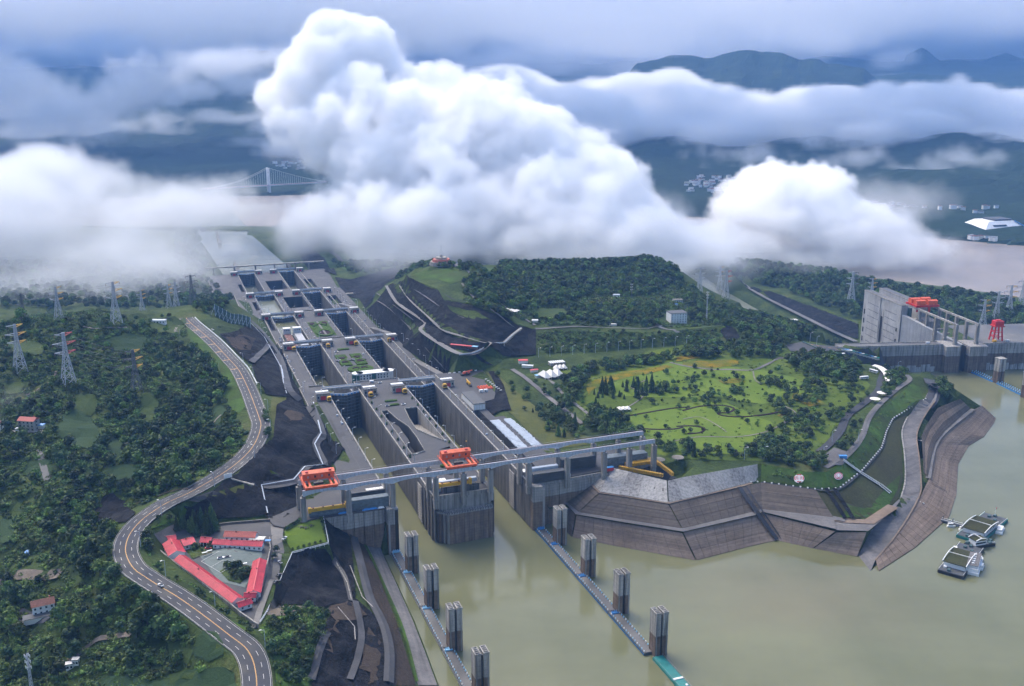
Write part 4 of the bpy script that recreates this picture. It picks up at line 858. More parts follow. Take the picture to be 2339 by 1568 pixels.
# heads: sills, mitre gates, service bridges
for gi, (s, z, zl) in enumerate(((980, 37, -14), (1228, 23, -33), (1474, 4, -52), (1718, -14, -66), (2050, -38, -84))):
    for side_, t0, t1 in (('hillside', 157, 187), ('park side', 235, 266)):
        t0 = 155 if side_ == 'hillside' else t0
        lab = ('first', 'second', 'third', 'fourth', 'last')[gi]+' mitre gate from the reservoir, '+side_+' chamber'
        r = lroot('lock_gate', lab, 'lock gate'); tm = (t0+t1)/2
        hgt = 40 if gi == 0 else 34
        for sg in (-1, 1):
            xh = t0+.4 if sg < 0 else t1-.4
            m = MB(); m.beam((xh, s+1, z-.5-hgt/2), (tm, s-5.5, z-.5-hgt/2), 1.6, hgt); lf = m.build('gate_leaf', 'gate_dark' if 'gate_dark' in MATS else 'concrete_low', r)
            for k in range(9):
                m = MB(); m.beam((xh, s-.1, z-3-k*3.4), (tm, s-6.7, z-3-k*3.4), .5, .5); m.build('girder', 'steel_grey', lf)
            m = MB(); m.beam((xh, s+.6, z+.6), (tm, s-6, z+.6), 2.6, .4); m.beam((xh, s-.7, z+1.2), (tm, s-7.3, z+1.2), .12, 1.0); m.beam((xh, s+1.9, z+1.2), (tm, s-4.7, z+1.2), .12, 1.0); m.build('walkway', 'steel_pale', r)
            for k in range(4):
                f = (k+.6)/4.4; x = xh+(tm-xh)*f; y = s+1-6.6*f
                m = MB(); m.box(x-.9, x+.9, y-2.45, y-2.25, z+.2, z+1.6); m.build('blue_panel', 'blue', r)
        r = lroot('service_bridge', 'grey beam bridge over the '+side_+' chamber behind the '+('first', 'second', 'third', 'fourth', 'last')[gi]+' gate', 'bridge')
        m = MB(); m.box(t0-4, t1+4, s+12, s+18, z+.8, z+3.0); m.build('girder', 'concrete_light', r)
        m = MB(); m.box(t0-4, t1+4, s+12, s+12.3, z+3, z+4); m.box(t0-4, t1+4, s+17.7, s+18, z+3, z+4); m.build('railing', 'steel_pale', r)
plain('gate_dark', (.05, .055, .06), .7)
# gate houses
def gate_house(s, t, z, label):
    r = lroot('gate_house', label, 'building', s, t, z, 'machine houses at the lock gates')
    m = MB(); m.box(-6.5, 6.5, -6, 6, 0, 6.2); m.build('wall', 'concrete_light', r)
    m = MB(); m.box(-7, 7, -6.5, 6.5, 6.2, 6.8); rf = m.build('roof', 'tile_dark', r)
    b_ = MB(); b_.box(-1.45, 1.45, -2.2, 2.2, 0, .5); me_ = b_.mesh('roof_light', 'white')
    for k in range(4): o = link('roof_light', me_, rf); o.location = (-4.8+k*3.2, 1.5, 6.8)
    m = MB(); m.box(-2.6, 2.6, -6.2, -6.0, .2, 4.2); m.build('red_door', 'cab_red', r)
    for k in (-1, 1): m = MB(); m.box(k*4.8-.8, k*4.8+.8, -6.12, -6.0, 2, 4); m.build('window', 'glass_dark', r)
    return r
def hoist_cab(s, t, z, label):
    r = lroot('hoist_cab', label, 'hoist cab', s, t, z, 'yellow hoist cabs beside the gates')
    m = MB(); m.prism([(-2.2, -1.8), (2.2, -1.8), (2.2, 1.8), (-2.2, 1.8)], 1.2, 4.4); m.box(-1.7, 1.7, -1.4, 1.4, 4.4, 5.2); m.build('body', 'yellow', r)
    m = MB(); m.box(-1.8, 1.8, -1.95, -1.8, 2.6, 3.8); m.build('window', 'glass_dark', r)
    m = MB(); m.box(-1.9, -1.3, -1.5, 1.5, 0, 1.2); m.box(1.3, 1.9, -1.5, 1.5, 0, 1.2); m.build('support', 'black', r)
for gi, (s, z) in enumerate(((972, 37), (1226, 23), (1474, 4), (1716, -14), (2046, -38))):
    od = ('first', 'second', 'third', 'fourth', 'last')[gi]
    for t, w_ in ((147, 'on the hillside bank'), (195, 'on the island by the hillside chamber'), (224, 'on the island by the park side chamber'), (273, 'on the park side bank')):
        gate_house(s, t+(4 if t == 273 else 0), z, 'white topped machine house, %s gate, %s' % (od, w_))
        if gi < 2: hoist_cab(s-12+(2 if t == 273 else 0), t+(5 if t in (147, 224) else -1), z, 'yellow hoist cab, %s gate, %s' % (od, w_))
# transverse footbridges at the tail heads
for s, z, lab in ((1755, -30, 'long grey footbridge across the locks behind the fourth gate'), (2070, -26, 'long grey road bridge across the lowest end of the locks')):
    r = lroot('footbridge', lab, 'bridge'); m = MB(); m.box(95, 330, s-3, s+3, z, z+2.2); m.build('deck', 'concrete_light', r)
    for t in (150, 192, 230, 272, 300, 110): m = MB(); m.box(t-1.5, t+1.5, s-2, s+2, z-40, z-.01); m.build('pier', 'concrete', r)
# raised head aprons
for s, z in ((1010, 37), (1255, 23), (1503, 4)):
    for t0, t1, w_ in ((187, 235, 'on the island'), (140, 155, 'on the hillside bank')):
        r = lroot('head_parapet', 'pale stepped parapet where the deck drops at s%d, %s' % (0, w_) if False else 'pale parapet along the %s drop of the deck %s' % ({37: 'first', 23: 'second', 4: 'third'}[z], w_), 'parapet')
        m = MB(); m.box(t0, t1, s+3.9, s+4.6, z, z+1.2); m.build('parapet_beam', 'concrete_light', r)
# ramps between the deck levels on the park bank
for s0, z0, z1 in ((1015, 23, 37), (1262, 4, 23), (1510, -14, 4), (1745, -38, -14)):
    m = MB(); m.add([(278, s0, z1+.1), (286, s0, z1+.1), (286, s0+110, z0+.1), (278, s0+110, z0+.1), (278, s0, z0-.1), (286, s0, z0-.1)], [(0, 1, 2, 3), (0, 4, 5, 1), (0, 3, 4), (1, 5, 2)])
    o = lobj(m, 'ramp', 'deck_pale'); tag(o, kind='structure')
# control office
def office():
    r = lroot('office_building', 'cream office building with green glass bays on the lock island', 'building', 1058, 217, 23)
    m = MB(); m.box(-17, -2.5, -6, 6, 0, 10); m.box(2.5, 17, -6, 6, 0, 10); m.box(-2.5, 2.5, -4, 5, 0, 10.5); m.cyl(-17, 0, 0, 10, 6, n=16); m.cyl(17, 0, 0, 10, 6, n=16); m.build('wall', 'cream', r)
    m = MB(); m.box(-18, 18, -6.4, 6.4, 10.5, 11); m.cyl(-17, 0, 10.5, 11, 6.4, n=16); m.cyl(17, 0, 10.5, 11, 6.4, n=16); m.build('roof', 'white', r)
    m = MB(); m.box(-2.3, 2.3, -6.2, -4, .5, 9.8); m.build('glass_bay', 'green_glass', r)
    m = MB(); m.cyl(-18.5, -1.5, .5, 9.5, 5.2, n=12); m.build('glass_bay', 'green_glass', r)
    for fl in range(3):
        for x in (-14.5, -11, -7.5, -4.5, 5, 8, 11.5, 15): m = MB(); m.box(x-.7, x+.7, -6.08, -5.9, 1.4+fl*3, 3.2+fl*3); m.build('window', 'glass_dark', r)
office()
# gardens with clipped hedges
def garden(label, parts):
    r = lroot('hedge_garden', label, 'garden')
    for nm, mat_, pts, z0, z1 in parts: m = MB(); m.prism(pts, z0, z1); m.build(nm, mat_, r)
def arc(cx, cy, r0, r1, a0, a1, n=10, ry=1):
    A_ = [a0+(a1-a0)*i/n for i in range(n+1)]
    return [(cx+r1*math.cos(a), cy+r1*ry*math.sin(a)) for a in A_]+[(cx+r0*math.cos(a), cy+r0*ry*math.sin(a)) for a in A_[::-1]]
PI = math.pi
garden('oval hedge garden with a purple middle on the third island', [('lawn', 'hedge_green', [(200, 1342), (228, 1345), (228, 1432), (200, 1430)], 3, 4.35)]+
       [('hedge_ring', 'hedge_green', arc(214, 1362, 8, 12.5, 0, 2*PI-.02, 20, 1.6), 4, 5.4), ('purple_bed', 'hedge_purple', arc(214, 1362, .1, 7.5, 0, 2*PI-.02, 20, 1.5), 4, 4.9),
        ('hedge', 'hedge_green', arc(214, 1400, 7, 11, .3, PI-.3, 10, 1.5), 4, 5.4), ('path', 'deck_pale', [(212.6, 1345), (215.4, 1345), (215.4, 1430), (212.6, 1430)], 4, 5.0), ('purple_bed', 'hedge_purple', [(202, 1412), (210, 1412), (208, 1425), (202, 1425)], 4, 5), ('purple_bed', 'hedge_purple', [(218, 1412), (226, 1412), (226, 1425), (220, 1425)], 4, 5)])
for t, w_ in ((201, 'hillside half'), (219, 'park side half')):
    garden('rectangular hedge bed with purple ovals on the second island, '+w_, [('hedge', 'hedge_green', arc(t, 1149, 0.1, 6.4, 0, 2*PI, 4, 1) if 0 else [(t-6.5, 1126), (t+6.5, 1126), (t+6.5, 1173), (t-6.5, 1173)], 23, 24.2)]+
           [('purple_bed', 'hedge_purple', arc(t, cy_, .1, 4, a_, a_+PI, 8, 2), 23.5, 24.6) for cy_, a_ in ((1137, 0), (1161, PI))]+[('bay', 'deck', arc(t+dx, 1149, .1, 2.6, 0, 2*PI-.02, 10, 2), 23.5, 24.4) for dx in (-6.5, 6.5)])
garden('round hedge garden before the cream office building', [('hedge', 'hedge_green', arc(213, 1108, .1, 15, 0, 2*PI-.02, 24, .95), 23, 24.2)]+[('purple_bed', 'hedge_purple', arc(213+dx, 1108, 2.0, 4.2, a0, a0+PI, 8, 1.6), 23.5, 24.6) for dx, a0 in ((-5, 0), (5, 0))])
garden('small hedge bed on the deck before the first gate', [('hedge', 'hedge_green', [(204, 938), (216, 938), (216, 942), (204, 942)], 37, 38.2), ('hedge', 'hedge_green', [(205, 925), (215, 925), (214, 929), (206, 929)], 37, 38.2)])
garden('small hedge bed between the second machine houses', [('hedge', 'hedge_green', [(203, 1196), (217, 1196), (217, 1202), (203, 1202)], 23, 24.2)])
garden('round shrub bed nearer the orange crane', [('hedge', 'hedge_green', arc(215, 742, .1, 5.5, 0, 2*PI-.02, 14, .7), 37, 38.8)])
garden('round shrub bed behind the orange crane', [('hedge', 'hedge_green', arc(213, 757, .1, 4.2, 0, 2*PI-.02, 14, .9), 37, 38.8)])
# lamp posts and planters in rows
def lamp(h=11.0, two=False):
    r = empty('street_lamp', 'street lamp', 'street lamp', (0, 0, 0), LA)
    m = MB(); m.cyl(0, 0, 0, h, .22, .13, 6); m.build('post', 'steel_pale', r)
    m = MB(); m.beam((0, 0, h-.1), (2.2, 0, h+.5), .16); m.build('arm', 'steel_pale', r)
    m = MB(); m.box(1.5, 2.9, -.3, .3, h+.4, h+.7); m.build('lamp_head', 'white', r)
    return r
LAMP0 = lamp(); LUSED = [False]
def place_lamp(loc, rz, label, group):
    if not LUSED[0]:
        LUSED[0] = True; LAMP0.location = loc; LAMP0.rotation_euler = (0, 0, rz); LAMP0['label'] = label; LAMP0['group'] = group; return LAMP0
    return copy_thing(LAMP0, loc, rz, label, group)
rows = [(153, 'along the hillside chamber edge', 710, 0), (189, 'along the island edge of the hillside chamber', 710, 0), (233, 'along the island edge of the park side chamber', 715, 1), (269, 'along the park side chamber edge', 715, 1), (132, 'along the outer hillside deck', 810, 0), (289, 'along the outer park side deck', 1020, 1)]
for t, w_, st, fl in rows:
    s = st
    while s < 1740:
        z = z_deck(s); gi = 0 if s < 1015 else 1 if s < 1262 else 2 if s < 1510 else 3
        if all(abs(s-g) > 16 for g in (976, 1228, 1474, 1716)) and not (t == 289 and s < 1020):
            place_lamp(ST(s, t, z), LA+(PI if fl else 0), 'pale lamp post %s, %s' % (w_, STEPN[gi]), 'lamp posts '+w_+', '+STEPN[gi])
        s += 27
b = MB(); b.cyl(0, 0, 0, 1.0, 1.0, 1.2, 8); PT = b.mesh('pot', 'planter')
b = MB(); b.cyl(0, 0, .9, 2.6, 1.3, .5, 7); PB = b.mesh('shrub', 'leaf')
for t, w_ in ((190.5, 'island edge of the hillside chamber'), (231.8, 'island edge of the park side chamber')):
    for k in range(11):
        s = 720+k*22; r = lroot('planter', 'clipped shrub in a pot on the '+w_, 'planter', s, t, 37, 'potted shrubs on the '+w_)
        link('pot', PT, r); link('shrub', PB, r)
# vehicles
def car(loc, rz, col, label, van=False, group=None):
    r = empty('parked_van' if van else 'parked_car', label, 'van' if van else 'car', loc, rz, group); h = 2.3 if van else 1.0
    m = MB(); m.prism([(-2.2, -.9), (2.2, -.9), (2.3, -.5), (2.3, .5), (2.2, .9), (-2.2, .9)], .35, h); m.build('body', col, r)
    if not van:
        m = MB(); m.add([(-1.6, -.8, 1.0), (1.1, -.8, 1.0), (1.1, .8, 1.0), (-1.6, .8, 1.0), (-1.1, -.65, 1.55), (.5, -.65, 1.55), (.5, .65, 1.55), (-1.1, .65, 1.55)], [(4, 5, 6, 7), (0, 1, 5, 4), (1, 2, 6, 5), (2, 3, 7, 6), (3, 0, 4, 7)]); m.build('cabin', 'glass_dark', r)
    else: m = MB(); m.box(1.4, 2.32, -.85, .85, 1.3, 2.0); m.build('windscreen', 'glass_dark', r)
    for x in (-1.4, 1.4):
        for y in (-.85, .85): m = MB(); m.beam((x, y-.1, .35), (x, y+.1, .35), .66, .66); m.build('wheel', 'black', r)
    return r
p_, s_ = ROAD_AT(0)
def on_road(x, y, col, label):
    q = P(x, y, 48.2); i = min(range(len(ROADP)), key=lambda k: (ROADP[k]-q).length); d = ROADP[i+1]-ROADP[i-1]
    q.z = ROADP[i].z+.35; car(q, math.atan2(d.y, d.x), col, label)
on_road(367, 1336, 'white', 'white car driving on the lower bend of the winding road')
on_road(489, 787, 'white', 'white car far up on the winding road')
for x, y, c_, l_, v_ in ((638, 1318, 'black', 'dark car parked on the lane nearer the lawn', 0), (631, 1334, 'black', 'dark car parked on the lane below the other one', 0)): car(G(x, y, .8), 1.1, c_, l_, v_)
for s, t, c_, l_, v_, a in ((1008, 205, 'white', 'white minibus parked before the cream office building', 1, 0), (1003, 213, 'white', 'white car parked right of the minibus', 0, .3), (1190, 200, 'white', 'white car beside the small hedge bed', 0, 0), (1262, 280, 'white', 'white van on the park side road near the second gate', 1, 1.5), (925, 219, 'white', 'white car by the hedge bed before the first gate', 0, 0.2), (925, 203, 'grey_metal', 'grey car by the hedge bed before the first gate', 0, 0.1), (722, 206, 'white', 'white car beside the bulkhead covers on the island', 0, 1.2), (1180, 292, 'white', 'white van near the foot of the rock cutting', 1, 1.3)):
    car(ST(s, t, z_deck(s)), LA+a, c_, l_, v_)
# ship in the third chamber
def ship():
    r = lroot('cargo_ship', 'dark cargo ship lying in the third hillside chamber', 'ship', 1340, 179, -2)
    m = MB(); m.prism([(-6, -38), (6, -38), (6, 50), (-6, 50), (-7, 40), (-7, -30)], 0, 4); m.build('hull', 'gate_dark', r)
    m = MB(); m.box(-5, 5, -30, 40, 4, 5.4); m.build('hatch_cover', 'grey_metal', r)
    m = MB(); m.box(-5.5, 5.5, 41, 49, 4, 12); w = m.build('wheelhouse', 'white', r)
    for k in range(3): m = MB(); m.box(-3.8+k*2.8, -2.2+k*2.8, 40.9, 41.02, 8.5, 10); m.build('window', 'glass_dark', w)
    r = lroot('cargo_ship', 'brown decked barge beside the dark cargo ship', 'ship', 1340, 165, -2)
    m = MB(); m.prism([(-5.5, -40), (5.5, -40), (5.5, 50), (-5.5, 50)], 0, 3.6); m.build('hull', 'gate_dark', r)
    m = MB(); m.box(-4.8, 4.8, -34, 40, 3.6, 4.4); m.build('hold_deck', 'old_roof', r)
    m = MB(); m.box(-5, 5, 41, 49, 3.6, 12); w = m.build('wheelhouse', 'white', r)
    for k in range(3): m = MB(); m.box(-3.8+k*2.8, -2.2+k*2.8, 40.9, 41.02, 8.5, 10); m.build('window', 'glass_dark', w)
    for j, t in enumerate((164, 172, 180)):
        r = lroot('workboat', 'small red decked workboat moored ahead of the ships, '+('hillside berth', 'middle berth', 'island berth')[j], 'boat', 1275+j*3, t, -2)
        m = MB(); m.prism([(-2.6, -9), (2.6, -9), (2.6, 8), (0, 12), (-2.6, 8)], 0, 2); m.build('hull', 'cab_red' if j != 2 else 'black', r)
        m = MB(); m.box(-1.8, 1.8, -7, 2, 2, 4.5); m.build('cabin', 'white', r)
ship()
# bulkhead covers, roof lights on the near decks
for s, t, l_ in ((742, 122, 'on the hillside deck'), (716, 213, 'on the island before the orange crane')):
    r = lroot('equipment_cover', 'flat pale equipment cover '+l_, 'cover', s, t, 37); m = MB(); m.box(-4, 4, -3, 3, 0, 1.2); m.build('cover', 'steel_pale', r); m = MB(); m.box(-6, -4.4, -2, 2, 0, 1.6); m.build('box', 'grey_metal', r)
def skylit(s, t, l_):
    r = lroot('hatch_house', 'low dark hatch house with white roof lights '+l_, 'building', s, t, 37)
    m = MB(); m.box(-7, 7, -4, 4, 0, 3); m.build('wall', 'concrete', r)
    for k in range(5): m = MB(); m.box(-6.5+k*2.7, -4.2+k*2.7, -3, 3, 3, 3.4); m.build('roof_light', 'white', r)
skylit(722, 146, 'on the hillside head'); skylit(722, 197, 'on the island head'); skylit(718, 274, 'on the park side head')
# machine yard on the oval platform
r = lroot('workshop', 'long workshop with dark flat roof and white front beside the chamber', 'building', 905, 285, 37)
m = MB(); m.box(-6, 6, -20, 20, 0, 6); m.build('wall', 'cream', r); m = MB(); m.box(-6.4, 6.4, -20.4, 20.4, 6, 6.6); m.build('roof', 'tile_dark', r)
for k in range(4): m = MB(); m.box(-5+k*2.7, -3+k*2.7, -20.12, -19.9, .5, 4.5); m.build('shutter', 'white', r)
for k in range(14):
    a = PI*.1+k*.12; r = lroot('barrier_block', 'white barrier block in the arc round the machine yard', 'barrier', 1013-k*6 if k > 5 else 1012, 292+k*5.6 if k < 5 else 322+(k-5)*.3, 37, 'white barrier blocks round the machine yard')
    m = MB(); m.box(-1.2, 1.2, -.4, .4, 0, 1); m.build('block', 'white', r)
def truck_crane(s, t, a, label, col='orange'):
    r = lroot('truck_crane', label, 'mobile crane', s, t, 37); r.rotation_euler.z += a
    m = MB(); m.box(-5.5, 5.5, -1.25, 1.25, .7, 1.8); m.build('chassis', 'black', r)
    m = MB(); m.box(3.4, 5.5, -1.25, 1.25, 1.8, 3.2); m.box(-2.5, .5, -1, 1, 1.8, 3.4); m.build('cab', col, r)
    m = MB(); m.beam((-2, 0, 3.6), (9, 0, 4.4), .9); m.build('boom', col, r)
    for x in (-4, -2.4, 2, 4): m = MB(); m.box(x-.5, x+.5, -1.3, 1.3, 0, 1); m.build('wheel_pair', 'black', r)
truck_crane(1000, 306, .2, 'long orange crane truck at the back of the machine yard', 'orange'); truck_crane(963, 299, 1.6, 'yellow excavator-like crane in the machine yard', 'yellow')
for k in range(14):
    r = lroot('machine_block', 'orange machine part stored at the machine yard edge', 'machine part', 945+(k//5)*4, 306+(k % 5)*3, 37, 'orange machine parts stacked in the yard')
    m = MB(); m.box(-1.1, 1.1, -1.3, 1.3, 0, 1.4); m.cyl(0, 0, 1.4, 2, .7, n=8); m.build('casting', 'orange', r)
for k, t in enumerate((304, 309)):
    r = lroot('container', 'white site container in the machine yard, '+('hillside one' if k == 0 else 'park side one'), 'container', 938, t, 37); m = MB(); m.box(-1.9, 1.9, -1.2, 1.2, 0, 2.5); m.build('box', 'white', r); m = MB(); m.box(-1.2, -.2, -1.3, -1.2, .1, 2); m.build('door', 'grey_metal', r)
# pipes and bundles in the steel yard
b = MB(); b.beam((0, -4.5, .5), (0, 4.5, .5), .9); pm = b.mesh('pipe', 'pipe')
for k in range(26):
    for j, tt in enumerate((288.5, 302)):
        s = 848-k*3.1
        if s < 770 and j == 0: continue
        r = lroot('pipe_bundle', 'silver steel pipe lying crosswise in the '+('chamber side' if j == 0 else 'park side')+' row of the yard', 'pipe', s, tt+random.uniform(-.5, .5), 37, 'steel pipes in the yard, '+('chamber side' if j == 0 else 'park side'))
        r.rotation_euler.z += PI/2+random.uniform(-.05, .05)*(1 if s > 800 else 4)
        for q in range(2): o = link('pipe', pm, r); o.location = (q*1.1, 0, 0)

# expansion joints and small boxes on the decks
m = MB()
for i, (s0, s1, z, zb) in enumerate(LEV):
    for t0, t1 in (((130, 137, 143, 122, 95)[i], 154), (276, (292, 285, 290, 305, 328)[i]), (187.9, 234)):
        if i == 0 and t0 == 187.9: s0_ = 915
        else: s0_ = s0+(110 if i == 0 else 4)
        if i >= 3 and t0 == 187.9: continue
        s = s0_
        while s < s1-3: m.box(t0, t1, s, s+.35, z, z+.03); s += 11.6
    m.box(145.5, 145.8, s0+4, s1-4, z, z+.04) if i not in (2, 3, 4) else None
o = lobj(m, 'deck_joints', 'tile_dark'); tag(o, kind='stuff')
b = MB(); b.box(-1, 1, -.6, .6, 0, 1.5); cab_ = b.mesh('cabinet', 'steel_pale'); rb = random.Random(8)
for k in range(46):
    s = rb.uniform(810, 1740); t = rb.choice((140, 151, 192, 230, 270, 281)); o = link('control_cabinet', cab_); o.location = ST(s, t+rb.uniform(-1, 1), z_deck(s)); o.rotation_euler.z = LA+rb.choice((0, PI/2))
    tag(o, 'pale control cabinet on the lock deck, '+('hillside bank' if t < 160 else 'island' if t < 240 else 'park bank'), 'cabinet', 'control cabinets, '+('hillside bank' if t < 160 else 'island' if t < 240 else 'park bank'))
# ------------------------------------------------------------------ upstream head: walls, island pier, crane runway
def head_wall(label, poly, z0, z1, mat='concrete_banded', cap=True, step=9.0, zb=None, panels=True):
    r = lroot('head_wall', label, 'retaining wall'); m = MB(); m.prism(poly, z0, z1); m.build('core', mat, r)
    return r
# left head block
r = lroot('head_wall', 'tall brown stained retaining wall of the hillside lock head', 'retaining wall')
m = MB(); m.prism([(100, 691), (148, 695), (148, 722), (100, 727)], 8, 37); m.prism([(84, 690), (100, 691), (100, 727), (84, 722)], 24, 36.9)
m.build('core', 'concrete_banded', r)
b = MB(); b.box(-3.6, 3.6, -.3, .3, 0, 36); pnl = b.mesh('panel', 'concrete_banded')
for k in range(6): o = link('wall_panel', pnl, r); o.location = (104+k*7.7, 691.1+.3*k, .4 if k > 2 else 12); o.rotation_euler.z = .08; 
for o in list(r.children)[1:]:
    if o.location.z > 5: o.scale.z = .66
m = MB(); m.box(148, 156.5, 688, 727, -30, 37.2); m.build('nose_pier', 'concrete_banded', r)
for x in (149.2, 153.0): m = MB(); m.box(x-.6, x+.6, 687.4, 688, -5, 36); m.build('rib', 'concrete_light' if x < 150 else 'concrete_banded', r)
m = MB(); m.box(153.6, 156.2, 687.7, 688.3, -5, 36); m.build('groove', 'black', r)
m = MB(); m.box(86, 148, 690, 727, 36.9, 37.25); m.build('deck', 'deck', r)
# island pier: pointed polygon with fender band
r = lroot('island_pier', 'massive polygonal brown and grey pier head of the lock island', 'pier head')
base = [(187, 727), (187, 712), (188.5, 697), (197, 689), (233, 691), (235, 700), (235, 727)]
up = [(186.5, 727), (187, 708), (190, 699), (190.2, 693), (234, 695), (234.5, 727)]
m = MB(); m.prism(base, -30, 25.5); m.build('lower_body', 'concrete_banded', r)
m = MB(); m.prism([(188, 727), (188, 706), (190, 697), (233.4, 697), (233.4, 727)], 25.5, 35.5); m.build('upper_body', 'concrete', r)
m = MB(); m.box(189, 233, 712, 727, 35.5, 37.2); m.build('deck', 'deck', r)
m = MB(); m.box(189, 233.4, 696.4, 698, 35.5, 38.5); m.box(231.8, 233.4, 698, 727, 35.5, 38.5); m.build('parapet', 'concrete', r)
for (x0, y0), (x1, y1), n in (((188.2, 699), (197, 688.7), 3), ((197, 688.7), (233, 690.7), 9), ((187, 724), (187, 700), 5)):
    for k in range(n):
        f0, f1 = k/n, (k+.93)/n; m = MB(); a = Vector((x0+(x1-x0)*f0, y0+(y1-y0)*f0, 11.7)); c = Vector((x0+(x1-x0)*f1, y0+(y1-y0)*f1, 11.7)); m.beam(a, c, .8, 26.6); m.build('wall_panel', 'concrete_light' if (n == 3) else 'concrete_banded', r)
for k in range(26):
    f = k/25
    x, y = (188+9*f*3, 698-9.3*f*3) if f < .33 else (197+(f-.33)/.67*36, 688.6+(f-.33)/.67*2)
    m = MB(); m.beam((x, y-.2, 24.8), (x, y+1.2, 27.2), .35); m.beam((x, y-.6, 25.6), (x+.9, y-.4, 27), .3); m.build('fender_bracket', 'tile_dark', r)
for x in (189.3, 192, 194.6): m = MB(); m.box(x-.5, x+.5, 688.3+(197-x)*.9-.5, 689+(197-x)*.9, -2, 24); m.build('dark_streak_groove', 'revet_joint', r)
# side grooves along the island's chamber face
for t in (186.2, 265.4):
    for k, s in enumerate((702, 712, 722)):
        m = MB(); m.box(t-.5, t+.5, s-2, s+2, -4, 36.5); m.build('gate_groove', 'concrete_low', r) if t < 200 else None
    m = MB()
    for k in range(14): m.box(t-1.0, t-.2, 730, 742, 2+k*2.3, 2.9+k*2.3)
    g_ = lroot('fender_ladder', 'stack of pale horizontal fender bars on the chamber wall '+('of the island' if t < 200 else 'of the park bank'), 'fender'); m.build('bars', 'concrete_light', g_)
# right head wall
r = lroot('head_wall', 'long brown stained retaining wall of the park side lock head', 'retaining wall')
m = MB(); m.prism([(273, 697), (343, 702), (380, 708), (380, 727), (273, 722)], 0, 36.5); m.prism([(266, 690), (274, 689), (274, 727), (266, 727)], -30, 37.2); m.build('core', 'concrete_banded', r)
for k in range(8): m = MB(); x = 274.5+k*8.8; m.beam((x, 696.6+k*.62, 16), (x+8.5, 696.6+(k+1)*.62, 16), .7, 37.4); m.build('wall_panel', 'concrete_banded', r)
m = MB(); m.box(274, 276.5, 690, 697, -5, 34); m.build('rib', 'concrete_light', r)
m = MB(); m.prism([(266, 698), (343, 703.5), (380, 709), (384, 727), (266, 727)], 36.5, 37.3); m.build('deck', 'deck', r)
# crane runway
TC = (86.5, 120, 153.5, 187.5, 210, 232, 264.5, 298, 331, 354, 377)
for nm, sN, tops in (('near', 690, 56.0), ('far', 711, 56.0)):
    r = lroot('crane_runway', '%s pale blue girder of the crane runway across the lock heads' % ('nearer' if nm == 'near' else 'farther'), 'crane runway')
    pts = []
    m = MB(); s0, s1 = sN-1.3, sN+1.3
    # girder haunched at each column
    top = 60.6
    for a, c in zip(TC, TC[1:]):
        n = 6
        for k in range(n):
            fa, fb = k/n, (k+1)/n; xa, xb = a+(c-a)*fa, a+(c-a)*fb
            ha = 2.3+2.1*abs(2*fa-1)**2.2 if c-a > 25 else 3.1; hb = 2.3+2.1*abs(2*fb-1)**2.2 if c-a > 25 else 3.1
            y0_, y1_ = s0+(xa-86)*.03, s1+(xa-86)*.03; y2_, y3_ = s0+(xb-86)*.03, s1+(xb-86)*.03
            m.add([(xa, y0_, top-ha), (xb, y2_, top-hb), (xb, y3_, top-hb), (xa, y1_, top-ha), (xa, y0_, top), (xb, y2_, top), (xb, y3_, top), (xa, y1_, top)], [(0, 3, 2, 1), (4, 5, 6, 7), (0, 1, 5, 4), (2, 3, 7, 6)]+([(3, 0, 4, 7)] if (k == 0 and a == TC[0]) else [])+([(1, 2, 6, 5)] if (k == n-1 and c == TC[-1]) else []))
    m.build('girder', 'steel_pale', r)
    m = MB()
    for k in range(97):
        x = 86.5+k*3.03; m.box(x-.12, x+.12, sN-1.5+(x-86)*.03, sN-1.3+(x-86)*.03, top-2.4, top-.1)
    tag(m.build('web_stiffeners', 'grey_metal', r), kind='stuff')
    for y in (-1.0, 1.0): m = MB(); m.beam((86, sN+y, top+.1), (377.5, sN+y+8.7, top+.1), .3, .25); m.build('rail', 'old_roof', r)
    m = MB(); m.beam((86, sN+1.6, top+1.1), (377.5, sN+10.3, top+1.1), .1, .1); m.build('handrail', 'grey_metal', r)
    for t in TC:
        y = sN+(t-86)*.03; m = MB(); m.box(t-1.9, t+1.9, y-1.9, y+1.9, 20 if (t < 87) else 30, 55.4); m.box(t-2.2, t+2.2, y-2.2, y+2.2, 36, 37.6); m.box(t-.8, t+.8, y-.9, y+.9, 55.4, 57.2); m.build('column', 'concrete', r)
        if nm == 'far': 
            pass
